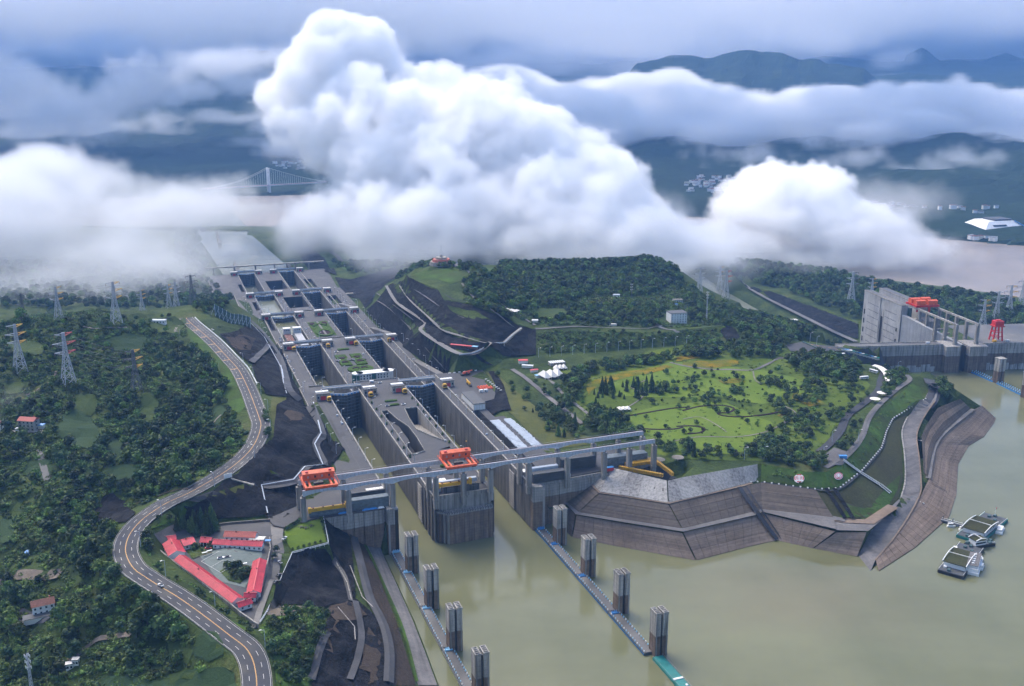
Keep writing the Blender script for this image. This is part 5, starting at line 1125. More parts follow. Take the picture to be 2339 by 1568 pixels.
def gantry(t0, label, machine_s):
    r = lroot('gantry_crane', label, 'gantry crane', 690+(t0-86)*.03, t0, 61)
    w = 24
    m = MB()
    m.box(0, w, -1.4, .4, 0, 1.8); m.box(0, w, 20.6, 22.4, 0, 1.8)
    for x in (0, 3.5, w-5.0, w-1.5): m.box(x, x+1.5, .4, 20.6, .3, 1.8)
    m.build('frame', 'orange', r)
    hs = MB(); hs.add([(0.5, machine_s, 1.8), (w-.5, machine_s, 1.8), (w-.5, machine_s+7, 1.8), (.5, machine_s+7, 1.8), (.5, machine_s, 7.2), (w-.5, machine_s, 7.2), (w-.5, machine_s+7, 7.2), (.5, machine_s+7, 7.2), (.5, machine_s+3.5, 8.2), (w-.5, machine_s+3.5, 8.2)], [(0, 1, 5, 4), (2, 3, 7, 6), (3, 0, 4, 8, 7), (1, 2, 6, 9, 5), (0, 3, 2, 1)]); h = hs.build('machine_house', 'orange', r)
    m = MB(); y = machine_s; m.add([(0, y-.3, 7.1), (w, y-.3, 7.1), (w, y+3.5, 8.35), (0, y+3.5, 8.35), (w, y+7.3, 7.1), (0, y+7.3, 7.1)], [(0, 1, 2, 3), (3, 2, 4, 5)]); m.build('roof', 'orange', r)
    for k in range(4): m = MB(); x = 3.5+k*5.2; m.box(x, x+1.3, machine_s-.08, machine_s+.05, 3.6, 5.4); m.build('window', 'glass_dark' if k % 2 else 'grey_metal', h)
    for x in (2.5, w-4.5): m = MB(); m.box(x, x+2.2, machine_s+1, machine_s+2.6, 7.9, 8.5); m.build('roof_vent', 'cab_red', h)
    m = MB()
    for x0, y0, x1, y1 in ((-1, -1.8, w+1, -1.8), (-1, 22.8, w+1, 22.8), (-1, -1.8, -1, 22.8), (w+1, -1.8, w+1, 22.8)):
        for z_ in (2.4, 3.0): m.beam((x0, y0, z_), (x1, y1, z_), .14)
        n = int(max(abs(x1-x0), abs(y1-y0))/2.2)
        for k in range(n+1): f = k/n; m.beam((x0+(x1-x0)*f, y0+(y1-y0)*f, 1.6), (x0+(x1-x0)*f, y0+(y1-y0)*f, 3.0), .14)
    m.build('handrail', 'orange', r)
    m = MB(); m.box(7, 14, 9 if machine_s < 8 else 3, 13 if machine_s < 8 else 6, 1.5, 3.2); m.cyl(11, 7 if machine_s > 8 else 15, 1.4, 3.4, 1.4, n=8); m.build('hoist', 'black', r)
    for x in (1, w-4):
        for y in (-.5, 21.5): m = MB(); m.box(x, x+3, y-.5, y+.5, -.6, .2); m.build('wheel_bogie', 'black', r)
    return r
gantry(88.5, 'orange gantry crane at the hillside end of the runway', 12)
g2 = gantry(196.5, 'orange gantry crane over the island with a thin mast', 14); m = MB(); m.cyl(22, 20, 8, 12.5, .25, n=6); m.build('mast', 'black', g2); m = MB(); m.cyl(22, 20, 12.5, 13.2, .5, n=8); m.build('beacon', 'yellow', g2)
def lift_beam(t0, s, z, w, label):
    r = lroot('lifting_beam', label, 'lifting beam', s, t0, z); m = MB(); m.box(0, w, -.9, .9, 0, 2.6); m.build('beam', 'yellow', r)
    for x in (-.6, w-1.4): m = MB(); m.box(x, x+2, -1.4, 1.4, -.6, 4.2 if x > 0 else 3.2); m.build('end_hook', 'yellow', r)
    for k in range(4): m = MB(); m.box(3+k*(w-6)/3-.5, 3+k*(w-6)/3+.5, -1.05, 1.05, 2.6, 3.2); m.build('sheave', 'old_roof', r)
lift_beam(91, 694, 41.5, 28, 'yellow lifting beam under the hillside crane'); lift_beam(191, 698, 45, 26, 'yellow lifting beam under the island crane')
def bulkhead(t0, s, w, d, h, label, mat='steel_grey', z=37):
    r = lroot('stop_log', label, 'stop log', s, t0, z+.3); m = MB(); m.box(0, w, -d/2, d/2, 0, h); m.build('body', mat, r)
    n = int(w/3.2)
    for k in range(n+1): m = MB(); x = min(w-.15, max(.15, w*k/n)); m.box(x-.15, x+.15, -d/2-.25, -d/2, 0, h); m.build('rib', mat, r)
    for k in range(2): m = MB(); m.box(0, w, -d/2-.3, -d/2, h*(.3+.4*k), h*(.3+.4*k)+.3); m.build('waler', mat, r)
bulkhead(91, 696.5, 29, 5, 4.5, 'low grey steel stop log under the yellow beam'); bulkhead(122, 697.5, 29, 6, 8, 'tall grey steel stop log on the hillside head'); bulkhead(122, 709, 29, 2, 8, 'dark steel stop log behind the tall one', 'gate_dark')
bulkhead(195, 703, 30, 4, 6, 'dark weathered stop log on the island pier', 'concrete_low', 36.5); bulkhead(192, 709, 33, 3, 8, 'pale grey stop log behind it on the island pier', 'steel_pale', 36.5)
bulkhead(269, 700, 28, 6, 7.5, 'large weathered stop log on the park side head', 'gate_dark'); bulkhead(267, 707.5, 27, 3.5, 9, 'pale blue stop log at the back of the park side head', 'steel_pale')
bulkhead(300, 714, 30, 3, 10, 'dark upright stop log beyond the second bay', 'gate_dark'); bulkhead(339, 712, 37, 8, 8, 'long blue grey stop log under the runway end', 'steel_grey')
m = MB(); m.box(0, 9, -1.5, 1.5, 0, 2.8); r = lroot('container', 'red and blue site container on the park side head', 'container', 701, 332, 37.3); m.build('box', 'cab_red', r); m = MB(); m.box(-.1, 9.1, -1.6, 1.6, 2.8, 3.2); m.build('roof', 'blue', r)
for k, (t, w_) in enumerate(((112, 9), (130, 12), (142, 5))): r = lroot('tarpaulin', 'blue tarpaulin heap on the wall edge, '+('hillside one', 'middle one', 'pale one by the pier')[k], 'tarpaulin', 692.6, t, 37.25); m = MB(); m.add([(0, -.8, 0), (w_, -.6, 0), (w_, 1.2, 0), (0, 1.0, 0), (w_*.2, 0, 1.3), (w_*.8, .3, 1.1)], [(0, 1, 5, 4), (1, 2, 5), (2, 3, 4, 5), (3, 0, 4)]); m.build('sheet', 'blue' if k < 2 else 'white', r)
r = lroot('water_tank', 'small white tank on the park side wall', 'tank', 700, 301.5, 37.3); m = MB(); m.cyl(0, 0, 0, 2.6, 1, n=10); m.build('tank', 'white', r)
# bright yellow steel frames stacked near the runway end
b = MB()
for x in (0, 2.2):
    for z_ in (0, 2.4): b.beam((x, 0, z_+.15), (x, 2.2, z_+.15), .35)
for x in (0, 2.2):
    for y in (0, 2.2): b.beam((x, y, 0), (x, y, 2.7), .4)
b.box(-.1, 2.3, .8, 1.4, 2.1, 2.6)
fm = b.mesh('frame', 'yellow')
def ystack(p0, p1, n, z, tier, lab):
    for k in range(n):
        for j in range(tier):
            o = link('steel_frame', fm); q = Vector(p0).lerp(Vector(p1), (k+.5)/n); d_ = (Vector(p1)-Vector(p0)).normalized()
            o.location = Vector((q.x, q.y, z))+Vector((-d_.y, d_.x, 0))*(j*2.8+random.uniform(-.3, .3)); o.rotation_euler.z = math.atan2(d_.y, d_.x)+random.uniform(-.12, .12)
            tag(o, 'bright yellow steel frame in the %s' % lab, 'steel frame', 'yellow steel frames, '+lab)
ystack(P(1412, 1072, 37.4), P(1508, 1090, 37.4), 26, 37.4, 1, 'row along the slope edge'); ystack(P(1432, 1068, 37.4), P(1490, 1060, 37.4), 18, 37.4, 3, 'big stack below the runway end'); ystack(P(1493, 1056, 37.4), P(1532, 1086, 37.4), 15, 37.4, 1, 'row along the park fence')
D('yard_floor', [(1375, 1064), (1403, 1072), (1524, 1099), (1545, 1093), (1500, 1048), (1400, 1030), (1330, 1040)], 'deck', .45, 6)
# ------------------------------------------------------------------ guide piers and floating booms
concrete('pier_face', (.42, .39, .345), band=(0, 15, (.21, .155, .115)), streak=.75, joints=3.2, dark=.35)
def guide_pier(s, t, label, h=29.5):
    r = lroot('guide_pier', label, 'pier', s, t, -12)
    for sg in (-1, 1):
        m = MB(); m.box(-4.3 if sg < 0 else .8, -.8 if sg < 0 else 4.3, -4.0, 4.0, 0, h+12); c = m.build('shaft', 'pier_face', r)
        m = MB(); x0, x1 = (-4.5, -.65) if sg < 0 else (.65, 4.5); m.box(x0, x1, -4.2, 4.2, h+12, h+13.0); m.build('cap', 'concrete_light', c)
        for y in (-3, -1, 1, 3): m = MB(); m.box((x0+x1)/2-1.2, (x0+x1)/2+1.2, y-.4, y+.4, h+13.2, h+13.6); m.build('cap_block', 'concrete', c)
        m = MB(); m.box(-3.9 if sg < 0 else 3.2, -3.2 if sg < 0 else 3.9, -4.2, -4.0, 8, h+11); m.build('rib', 'concrete_light', c)
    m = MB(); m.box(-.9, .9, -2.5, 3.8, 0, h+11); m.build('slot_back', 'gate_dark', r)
    return r
def boom(s0, s1, t, label, teal=False):
    L_ = s1-s0; r = lroot('floating_boom', label, 'floating boom', s0, t, 0)
    m = MB(); m.box(-3.6, 3.6, 0, L_, -1, 1.6); m.build('pontoon', 'teal' if teal else 'tile_dark', r)
    m = MB(); m.box(-3.2, 3.2, .3, L_-.3, 1.6, 1.9); m.build('deck', 'teal' if teal else 'deck_pale', r)
    n = int(L_/3.2)
    if not teal:
        for k in range(n):
            for x in (-3.0, 3.0):
                m = MB(); y = 1.5+k*3.2; m.box(x-.3, x+.3, y-.3, y+.3, 1.9, 2.9); m.build('bollard', 'light_blue' if (k+int(x)) % 3 else 'white', r)
        m = MB(); 
        for k in range(8): m.beam((-2.6+k*.75, L_-4.5+(k % 3)*.9, 1.9), (-2.2+k*.75, L_-3.4+(k % 2), 3.6), .5)
        m.box(-2.4, 2.4, L_-4.4, L_-2.2, 1.9, 2.8); m.build('winch', 'blue' if t > 200 else 'light_blue', r)
        for sg in (-1, 1):
            m = MB()
            for k in range(int(L_/1.6)): y = .8+k*1.6; m.beam((sg*3.65, y, -.6), (sg*3.65, y, 1.2), .5)
            tag(m.build('fender_row', 'blue' if t > 200 else 'grey_metal', r), kind='stuff')
    else:
        m = MB(); m.box(-3.3, 3.3, L_*.3, L_*.34, 1.9, 2.4); m.box(1, 2.2, L_*.1, L_*.14, 1.9, 2.6); m.build('fitting', 'white', r)
    m = MB()
    for sg in (-1, 1): m.beam((sg*3.4, 0, 2.9), (sg*3.4, L_, 2.9), .08)
    for k in range(n+1):
        for sg in (-1, 1): m.beam((sg*3.4, min(L_, k*3.2), 1.9), (sg*3.4, min(L_, k*3.2), 2.9), .1)
    m.build('railing', 'grey_metal', r)
ordn = ('first', 'second', 'third', 'fourth', 'fifth')
for k, s in enumerate((656, 602, 547.5, 494, 440)): guide_pier(s, 158.2, 'twin shafted concrete pier, %s from the lock in the hillside row' % ordn[k])
for k, s in enumerate((661.5, 607.5, 552.5, 499)): guide_pier(s, 277.6, 'twin shafted concrete pier, %s from the lock in the park side row' % ordn[k])
for k, (a, c) in enumerate(((656.4, 690), (602.4, 656), (547.9, 602), (494.4, 547.5), (440, 494))): boom(a, c, 153.4, 'narrow floating walkway, %s span from the lock in the hillside row' % ordn[k])
for k, (a, c) in enumerate(((661.9, 690), (607.9, 661.5), (552.9, 607.5), (499, 552.5))): boom(a, c, 271.6, 'blue edged floating walkway, %s span from the lock in the park side row' % ordn[k])
boom(455, 493.5, 274.5, 'teal green floating deck at the outer end of the park side row', True)
r = lroot('workboat', 'small white workboat tied to the hillside boom', 'boat', 462, 148, 0); m = MB(); m.prism([(-1.6, -5), (1.6, -5), (1.6, 3), (0, 6), (-1.6, 3)], -.3, 1.2); m.build('hull', 'cab_red', r); m = MB(); m.box(-1.2, 1.2, -3, 1, 1.2, 3.2); m.build('cabin', 'white', r)
# rocky end of the hillside berm
# ------------------------------------------------------------------ dam wall, ship lift tower and forebay
DA = math.atan(.09); DO = Vector((400, 1172, 0))
def droot(name, label, cat, u, v, z=0, a=0, group=None):
    q = DO+Vector((math.cos(DA), math.sin(DA), 0))*u+Vector((-math.sin(DA), math.cos(DA), 0))*v
    return empty(name, label, cat, (q.x, q.y, z), DA+a, group)
concrete('dam_face', (.34, .32, .295), band=(0, 21.5, (.2, .155, .125)), streak=.75, joints=3.4, dark=.35)
concrete('dam_pale', (.42, .41, .39), streak=.95, dark=.2)
r = droot('dam_wall', 'long concrete dam wall with brown and white weathered bands', 'dam', 0, 0)
m = MB(); m.box(-4, 126, 0, 16, -30, 33); m.box(177, 560, 0, 18, -30, 33); m.box(126, 144, -8, 22, -30, 33); m.box(155, 178, -10, 22, -30, 33); m.box(230, 560, 18, 95, 20, 32.9); m.box(144, 155, 6, 22, -30, 24); m.build('core', 'dam_face', r)
for k in range(11): m = MB(); m.box(-3.7+k*11.8, 7.7+k*11.8, -.5, .02, -5, 32.4); m.build('wall_panel', 'dam_face', r)
for k in range(30): m = MB(); m.box(179+k*12.7, 191.2+k*12.7, -.6, .02, -5, 32.4); m.build('wall_panel', 'dam_face', r)
for x0, x1 in ((40, 118), (182, 300)):
    n = int((x1-x0)/6)
    for k in range(n): m = MB(); x = x0+(x1-x0)*k/n; m.box(x, x+5.6, -.75, -.5, -5, 7+random.uniform(-1.5, 2.5)); m.build('pale_patch', 'dam_pale', r)
m = MB(); m.box(-4, 126, .1, .9, 33, 34.2); m.box(177, 560, .1, .9, 33, 34.2); m.box(-4, 126, 15.2, 15.9, 33, 34.0); m.build('parapet', 'concrete_light', r)
m = MB(); m.box(-4, 126, 1, 15.1, 33.0, 33.15); m.box(178, 560, 1, 94, 32.95, 33.1); m.build('crest_road', 'deck_pale', r)
m = MB(); m.box(146, 147, -4, 5, -5, 32); m.box(152, 153, -4, 5, -5, 32); m.build('gate_guide', 'black', r)
# ship lift
TA = R(8.85)
def tw(u, v): d = Vector((-math.sin(TA), math.cos(TA), 0)); n = Vector((math.cos(TA), math.sin(TA), 0)); return Vector((510, 1285, 0))+n*u+d*v
def troot(name, label, cat, u, v, z): q = tw(u, v); return empty(name, label, cat, (q.x, q.y, z), TA)
concrete('tower_face', (.38, .375, .37), streak=.45, dark=.6)
r = troot('ship_lift_tower', 'pair of huge grey concrete slab towers of the ship lift', 'tower', 0, 0, 0)
for u0, u1, nm in ((0, 9, 'slab'), (27, 37, 'slab')):
    m = MB()
    if u0 == 0:
        m.box(u0, u1, 0, 42, -85, 58); m.box(u0+1.0, u1, 42, 54, -85, 57.9); m.box(u0, u1, 54, 99, -85, 58)
    else: m.box(u0, u1, 0, 108, -85, 58)
    sl = m.build(nm, 'tower_face', r)
    m = MB(); m.box(u0-.3, u1+.3, -.3, (99 if u0 == 0 else 108)+.3, 58, 59.2); m.build('coping', 'concrete_light', sl)
    m = MB(); m.box(u0+.8, u1-.8, .8, (98 if u0 == 0 else 107), 59.2, 59.4); m.build('roof', 'deck_pale', sl)
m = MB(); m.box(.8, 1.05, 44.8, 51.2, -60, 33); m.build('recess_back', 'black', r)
for v in (43.5, 51.3): m = MB(); m.box(.2, 1.05, v, v+1.2, -80, 44); m.build('recess_pier', 'tower_face', r)
for k in range(5):
    for j, v in enumerate((8, 95)):
        m = MB(); m.box(-.12, .3, v-2.2 if j == 0 else v-2.2, v+1.2, 22-k*15 if j == 0 else 26-k*13, 27-k*15 if j == 0 else 33-k*13); m.build('opening', 'black', r)
b = MB(); b.box(-.08, .02, -.8, .8, -.5, .5); me_ = b.mesh('vent', 'black')
for i in range(9):
    for j in range(9):
        v = 12+j*3.3 if j < 9 else 0
        for base_ in (0, 46): o = link('vent', me_, r); o.location = (0, v+base_, 44-i*9)
m = MB(); m.box(9, 27, 0, 6, -85, 40); m.box(9, 27, 100, 104, -85, 50); m.build('cross_wall', 'tower_face', r)
m = MB(); m.box(9, 13, -4, 2, -40, 56); m.build('stair_shaft', 'fence_green', r)
m = MB(); m.add([(1, -2, -20), (26, -98, -20), (30, -98, -20), (6, -2, -20), (1, -2, 47), (26, -98, 31), (30, -98, 31), (6, -2, 47)], [(0, 1, 5, 4), (1, 2, 6, 5), (2, 3, 7, 6), (3, 0, 4, 7), (4, 5, 6, 7)]); m.build('wing_wall', 'tower_face', r)
r2 = troot('crane_runway', 'pair of grey beams on tall columns before the ship lift towers', 'crane runway', 14.5, 0, 0)
for u in (0, 28):
    m = MB(); m.box(u-1.1, u+1.1, -105, 4, 56.2, 58.6); m.build('girder', 'concrete_light', r2)
    for v in (-103, -80, -58, -38, -20): m = MB(); m.box(u-1.8, u+1.8, v-1.6, v+1.6, -20, 56.2); m.box(u-2.2, u+2.2, v-2, v+2, 33, 36); m.build('column', 'concrete', r2)
for k in range(4): m = MB(); m.box(2, 26, -62+k*12, -59+k*12, 28+k*3, 30+k*3); m.build('cross_beam', 'concrete', r2)
m = MB(); m.box(6, 22, -30, -4, 20, 44); m.build('machine_hall', 'concrete', r2)
r = troot('bridge_crane', 'red bridge crane with four red machine houses on top of the ship lift', 'crane', 13, -14, 59)
m = MB(); m.box(-1, 32, 0, 3, 0, 2.4); m.box(-1, 32, 22, 25, 0, 2.4); m.box(0, 3, 3, 22, 0, 2); m.box(28, 31, 3, 22, 0, 2); m.build('frame', 'red_paint', r)
for x, y in ((1, 2), (17, 1), (1, 15), (16, 16)): m = MB(); m.box(x, x+12.5, y, y+8, 2.4, 8); m.add([(x-.3, y-.3, 8), (x+12.8, y-.3, 8), (x+12.8, y+8.3, 8), (x-.3, y+8.3, 8), (x-.3, y+4, 9), (x+12.8, y+4, 9)], [(0, 1, 5, 4), (2, 3, 4, 5), (0, 4, 3), (1, 2, 5)]); m.build('machine_house', 'orange', r)
m = MB(); m.box(3, 5, 4, 6, -7, 0); m.box(20, 22, 4, 6, -8, 0); m.build('hook_block', 'red_paint', r)
r = droot('portal_crane', 'tall red portal crane standing on the dam crest', 'crane', 196, 12, 33.1)
for x in (0, 12):
    for y in (0, 9): m = MB(); m.beam((x+(1 if x == 0 else -1)*0, y, 0), (x+(2 if x == 0 else -2), y+(1 if y == 0 else -1), 18), 1.5); m.build('leg', 'red_paint', r)
for z_ in (5, 11): m = MB(); m.box(.6, 11.4, -.4, .4, z_, z_+1); m.box(.6, 11.4, 8.6, 9.4, z_, z_+1); m.box(.4, 1.4, 0, 9, z_, z_+1); m.build('brace', 'red_paint', r)
m = MB(); m.box(-.5, 12.5, -1, 10, 18, 19.2); m.build('platform', 'red_paint', r); m = MB(); m.box(.5, 11.5, 0, 9, 19.2, 25); m.box(3, 9, 2, 6, 25, 26.2); m.build('machine_house', 'red_paint', r)
r = droot('hoist_trolley', 'yellow trolley at the foot of the red portal crane', 'machine', 193, 6, 33.1); m = MB(); m.box(0, 4, 0, 3, .6, 2.8); m.build('body', 'yellow', r); m = MB(); m.box(0, 1, -.2, 3.2, 0, .8); m.box(3, 4, -.2, 3.2, 0, .8); m.build('wheels', 'black', r)
for k, x in enumerate((110, 212)): q = droot('x', 'x', 'x', x, 8, 33.2); car(q.location.copy(), DA, 'white', 'small white truck on the dam crest '+('by the columns' if k == 0 else 'beyond the portal crane'), True); bpy.data.objects.remove(q)
# forebay piers and booms
def fpier(x, y, label):
    q = P(x, y, 0); r = empty('guide_pier', label, 'pier', (q.x, q.y, -12), LA)
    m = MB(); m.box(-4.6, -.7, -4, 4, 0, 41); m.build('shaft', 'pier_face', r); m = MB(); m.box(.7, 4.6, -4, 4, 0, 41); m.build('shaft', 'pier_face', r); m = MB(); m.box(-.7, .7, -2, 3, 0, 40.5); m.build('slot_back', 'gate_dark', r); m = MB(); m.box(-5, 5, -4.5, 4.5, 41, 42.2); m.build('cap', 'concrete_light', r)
fpier(2279, 874, 'twin shafted pier in the forebay between the two booms'); fpier(2344, 908, 'twin shafted pier in the forebay at the photo edge')
def fboom(a, c, label):
    a, c = P(*a, 0), P(*c, 0); d = c-a; r = empty('floating_boom', label, 'floating boom', a, math.atan2(d.y, d.x)); L_ = d.length
    m = MB(); m.box(0, L_, -3.4, 3.4, -1, 1.6); m.build('pontoon', 'blue', r); m = MB(); m.box(.4, L_-.4, -3, 3, 1.6, 1.9); m.build('deck', 'tile_dark', r)
    for k in range(int(L_/4)): m = MB(); m.box(k*4+1, k*4+2.2, -2.8, -2.2, 1.9, 3.4); m.box(k*4+1, k*4+2.2, 2.2, 2.8, 1.9, 3.4); m.build('bollard', 'light_blue', r)
fboom((2209, 845), (2272, 873), 'dark floating boom with blue edge from the dam to the first forebay pier'); fboom((2282, 877), (2341, 905), 'dark floating boom beyond the first forebay pier')
# dyke road by the canal
ribbon('dyke_road', PL((1637, 610, -62), (1700, 653, -60), (1760, 688, -60), (1830, 723, -58), (1900, 758, -58), (1955, 783, -58)), 9, 'deck_pale', 2.0, world=True, terrain=False)
ribbon('dyke_armour', PL((1632, 618, -70), (1695, 660, -70), (1752, 695, -70), (1822, 730, -70), (1890, 765, -70)), 12, 'concrete_light', 2.0, world=True, terrain=False)
r = empty('river_bridge', 'faint grey bridge over the canal under the cloud', 'bridge', P(1500, 600, -70), .05)
m = MB(); m.box(0, 250, -5, 5, 18, 21); m.build('deck', 'concrete_light', r)
for k in range(4): m = MB(); m.box(40+k*52, 44+k*52, -3, 3, -20, 18); m.build('pier', 'concrete_light', r)
# ------------------------------------------------------------------ red roofed compound
def c1(x, y): return x*.4032, 935.6+y*.4032
def gable(A, B, C, z, h, label, roof='red_roof', wall='white', rise=2.2, over=.7, name='long_building', windows=True, px=c1, group=None, openside=False, ribs=True):
    a, b_, c_ = (P(*px(*q), z+h) if px else P(*q, z+h) for q in (A, B, C))
    d = b_-a; L_ = d.length; ang = math.atan2(d.y, d.x); u = d.normalized(); n = Vector((-u.y, u.x, 0)); w = (c_-a).dot(n)
    if w < 0: a, b_ = b_, a; d = -d; ang = math.atan2(d.y, d.x); u = -u; n = -n; w = -w; 
    o0 = Vector((a.x, a.y, z)); r = empty(name, label, 'building', o0, ang, group)
    m = MB()
    if openside:
        for x in [over+i*(L_-2*over)/3 for i in range(4)]:
            for y in (over, w-over): m.box(x-.15, x+.15, y-.15, y+.15, 0, h)
    else:
        m.box(over, L_-over, over, w-over, 0, h)
        m.add([(over, over, h), (over, w-over, h), (over, w/2, h+rise*.9), (L_-over, over, h), (L_-over, w-over, h), (L_-over, w/2, h+rise*.9)], [(0, 2, 1), (3, 4, 5)])
    m.build('wall', wall, r)
    m = MB(); t_ = .18
    for y0, y1, z0, z1 in ((0, w/2, h-.05, h+rise), (w, w/2, h-.05, h+rise)):
        m.add([(0, y0, z0), (L_, y0, z0), (L_, y1, z1), (0, y1, z1), (0, y0, z0+t_), (L_, y0, z0+t_), (L_, y1, z1+t_), (0, y1, z1+t_)], [(0, 1, 2, 3), (7, 6, 5, 4), (0, 4, 5, 1), (3, 7, 4, 0), (1, 5, 6, 2)])
    rf = m.build('roof', roof, r)
    if ribs:
        m = MB()
        for k in range(int(L_/1.3)):
            x = .3+k*1.3
            for y0, y1 in ((0, w/2), (w, w/2)): m.beam((x, y0, h+t_+.0), (x, y1, h+rise+t_+.05), .22, .22)
        tag(m.build('roof_ribs', 'cab_red' if roof == 'red_roof' else roof, rf), kind='stuff')
        m = MB(); m.beam((0, w/2, h+rise+t_+.05), (L_, w/2, h+rise+t_+.05), .5, .25); m.build('ridge_cap', 'cab_red' if roof == 'red_roof' else roof, rf)
        m = MB(); m.box(L_*.35, L_*.35+.7, w*.42, w*.42+.7, h+rise*.7, h+rise+.9); m.build('roof_vent', 'old_roof', rf)
    if windows and not openside:
        n_ = max(1, int(L_/3.4))
        for k in range(n_):
            for y in (over-.06, w-over+.06):
                x = over+(L_-2*over)*(k+.5)/n_; m = MB(); door = k % 4 == 2
                m.box(x-.55, x+.55, y-.05, y+.05, 0.1 if door else 1.0, 2.3); m.build('door' if door else 'window', 'glass_dark', r)
    # building footprint
    pr = [o0+u*x+n*y for x, y in ((-2, -2), (L_+2, -2), (L_+2, w+2), (-2, w+2))]; AVOID.append([(p.x, p.y) for p in pr])
    return r
ZC = 37.6
gable((982, 853), (1312, 1098), (1050, 828), ZC, 3.4, 'longest white building with red metal roof along the road side wall')
gable((1393, 1045), (1432, 862), (1478, 1045), ZC, 3.4, 'white building with red metal roof on the lane side of the courtyard')
gable((1332, 1105), (1416, 1078), (1347, 1127), ZC, 3, 'smallest white building with red roof at the corner near the road')
gable((953, 832), (918, 764), (1052, 806), ZC, 4.4, 'broad white building with red roof at the upper end of the longest one', rise=2.6)
gable((893, 756), (1000, 742), (890, 732), ZC, 3.2, 'narrow red roofed building against the white perimeter wall')
gable((1040, 776), (1112, 757), (1012, 742), ZC, 3.2, 'cream building with red roof beside the carport', wall='cream')
gable((1127, 754), (1192, 757), (1143, 729), ZC, 2.8, 'open carport with red roof over two dark cars', openside=True)
gable((1198, 766), (1484, 779), (1208, 740), ZC, 3.4, 'white building with red roof on the far side of the courtyard')
gable((1262, 722), (1445, 728), (1288, 692), ZC, 3.4, 'white house with faded brick coloured roof behind the far red roof', roof='brick_roof')
gable((1410, 737), (1494, 740), (1422, 717), ZC, 2.6, 'small shed with pale flat roof behind the far red roof', roof='cream', rise=.4, ribs=False)
gable((1378, 1068), (1450, 1068), (1385, 1048), ZC, 3, 'short red roofed porch at the lower end of the lane side building')
for x, l_ in ((1142, 'hillside'), (1165, 'courtyard')): q = P(*c1(x, 766), ZC); car(q, 1.2, 'black', 'dark car under the carport, %s one' % l_)
def wall_line(label, pts, z, h, t_, mat='white', px=c1, name='boundary_wall', seg=4.0):
    pts = [P(*(px(*q) if px else q), z) for q in pts]; r = empty(name, label, 'wall', pts[0])
    for a, c in zip(pts, pts[1:]):
        n = max(1, int((c-a).length/seg))
        for k in range(n): m = MB(); m.beam(a.lerp(c, k/n)-pts[0]+Vector((0, 0, h/2-.5)), a.lerp(c, (k+.96)/n)-pts[0]+Vector((0, 0, h/2-.5)), t_, h+1); m.build('wall_panel', mat, r)
        m = MB(); m.beam(a-pts[0]+Vector((0, 0, h)), c-pts[0]+Vector((0, 0, h)), t_+.3, .25); m.build('coping', mat, r)
wall_line('white wall round the red roofed compound on the road side', [(1000, 632), (905, 680), (872, 790), (950, 852), (1000, 892), (1100, 962), (1200, 1042), (1300, 1117), (1365, 1172), (1460, 1238)], ZC, 2.8, .5, 'concrete_light')
wall_line('low grey wall between the courtyard and the lane', [(1528, 735), (1532, 800), (1510, 900), (1490, 1000), (1455, 1085)], ZC, 1.6, .4, 'concrete')
wall_line('pale wall at the foot of the dark slope behind the compound', [(1170, 668), (1300, 650), (1430, 640), (1530, 632)], ZC, 1.5, .6, 'track')
# court lines
m = MB(); q = [P(*c1(x, y), 38.6) for x, y in ((1140, 860), (1238, 805), (1352, 868), (1250, 925))]
for a, c in zip(q, q[1:]+q[:1]): m.beam(a, c, .25, .05)
m.beam((q[0]+q[3])/2, (q[1]+q[2])/2, .25, .05); tag(m.build('court_lines', 'road_white'), kind='structure')
r = empty('brick_tower', 'small brown brick water tower at the compound corner', 'tower', P(*c1(972, 722), ZC)); m = MB(); m.box(-2, 2, -2, 2, 0, 6); m.build('wall', 'brick_roof', r); m = MB(); m.box(-2.4, 2.4, -2.4, 2.4, 6, 6.5); m.build('roof', 'old_roof', r); m = MB(); m.box(-.6, .6, -2.1, -1.9, 2.5, 4.2); m.build('window', 'glass_dark', r)
r = empty('tarpaulin', 'blue tarpaulin by the end of the far red roof', 'tarpaulin', P(*c1(1518, 756), ZC)); m = MB(); m.box(-2, 2, -1.4, 1.4, 1.8, 2.1); m.box(-1.8, -1.6, -1.2, -1, 0, 1.8); m.box(1.6, 1.8, -1.2, -1, 0, 1.8); m.build('sheet', 'blue', r)
for k, (x, y) in enumerate(((1188, 815), (1160, 826), (1385, 888))): r = empty('bench_canopy', 'white canopied bench in the courtyard, '+('beside the upper shrubs', 'by the court', 'by the lower garden')[k], 'bench', P(*c1(x, y), 38.4), .5); m = MB(); m.box(-1.8, 1.8, -.6, .6, 2, 2.2); m.build('canopy', 'white', r); m = MB(); m.box(-1.5, 1.5, -.3, .3, .3, .6); m.build('seat', 'wood', r)
r = empty('site_board', 'small white board at the road edge above the compound', 'sign', G(*c1(1293, 395))+Vector((0, 0, 0)), .6); m = MB(); m.box(-3, 3, -.15, .15, 1, 4.5); m.build('board', 'white', r); m = MB(); m.box(-2.5, -2.2, -.1, .1, 0, 1); m.box(2.2, 2.5, -.1, .1, 0, 1); m.build('post', 'grey_metal', r)
for k in range(3):
    a, c = G(*c1(1308+k*4, 400+k*4), .8), G(*c1(1440, 440-k*5), .8); r = empty('concrete_beam', 'long pale concrete beam lying by the road, '+('road side', 'middle', 'slope side')[k]+' one', 'beam', a); m = MB(); m.beam((0, 0, .4), c-a+Vector((0, 0, .4)), 1.0, .9); m.build('beam', 'concrete_light', r)
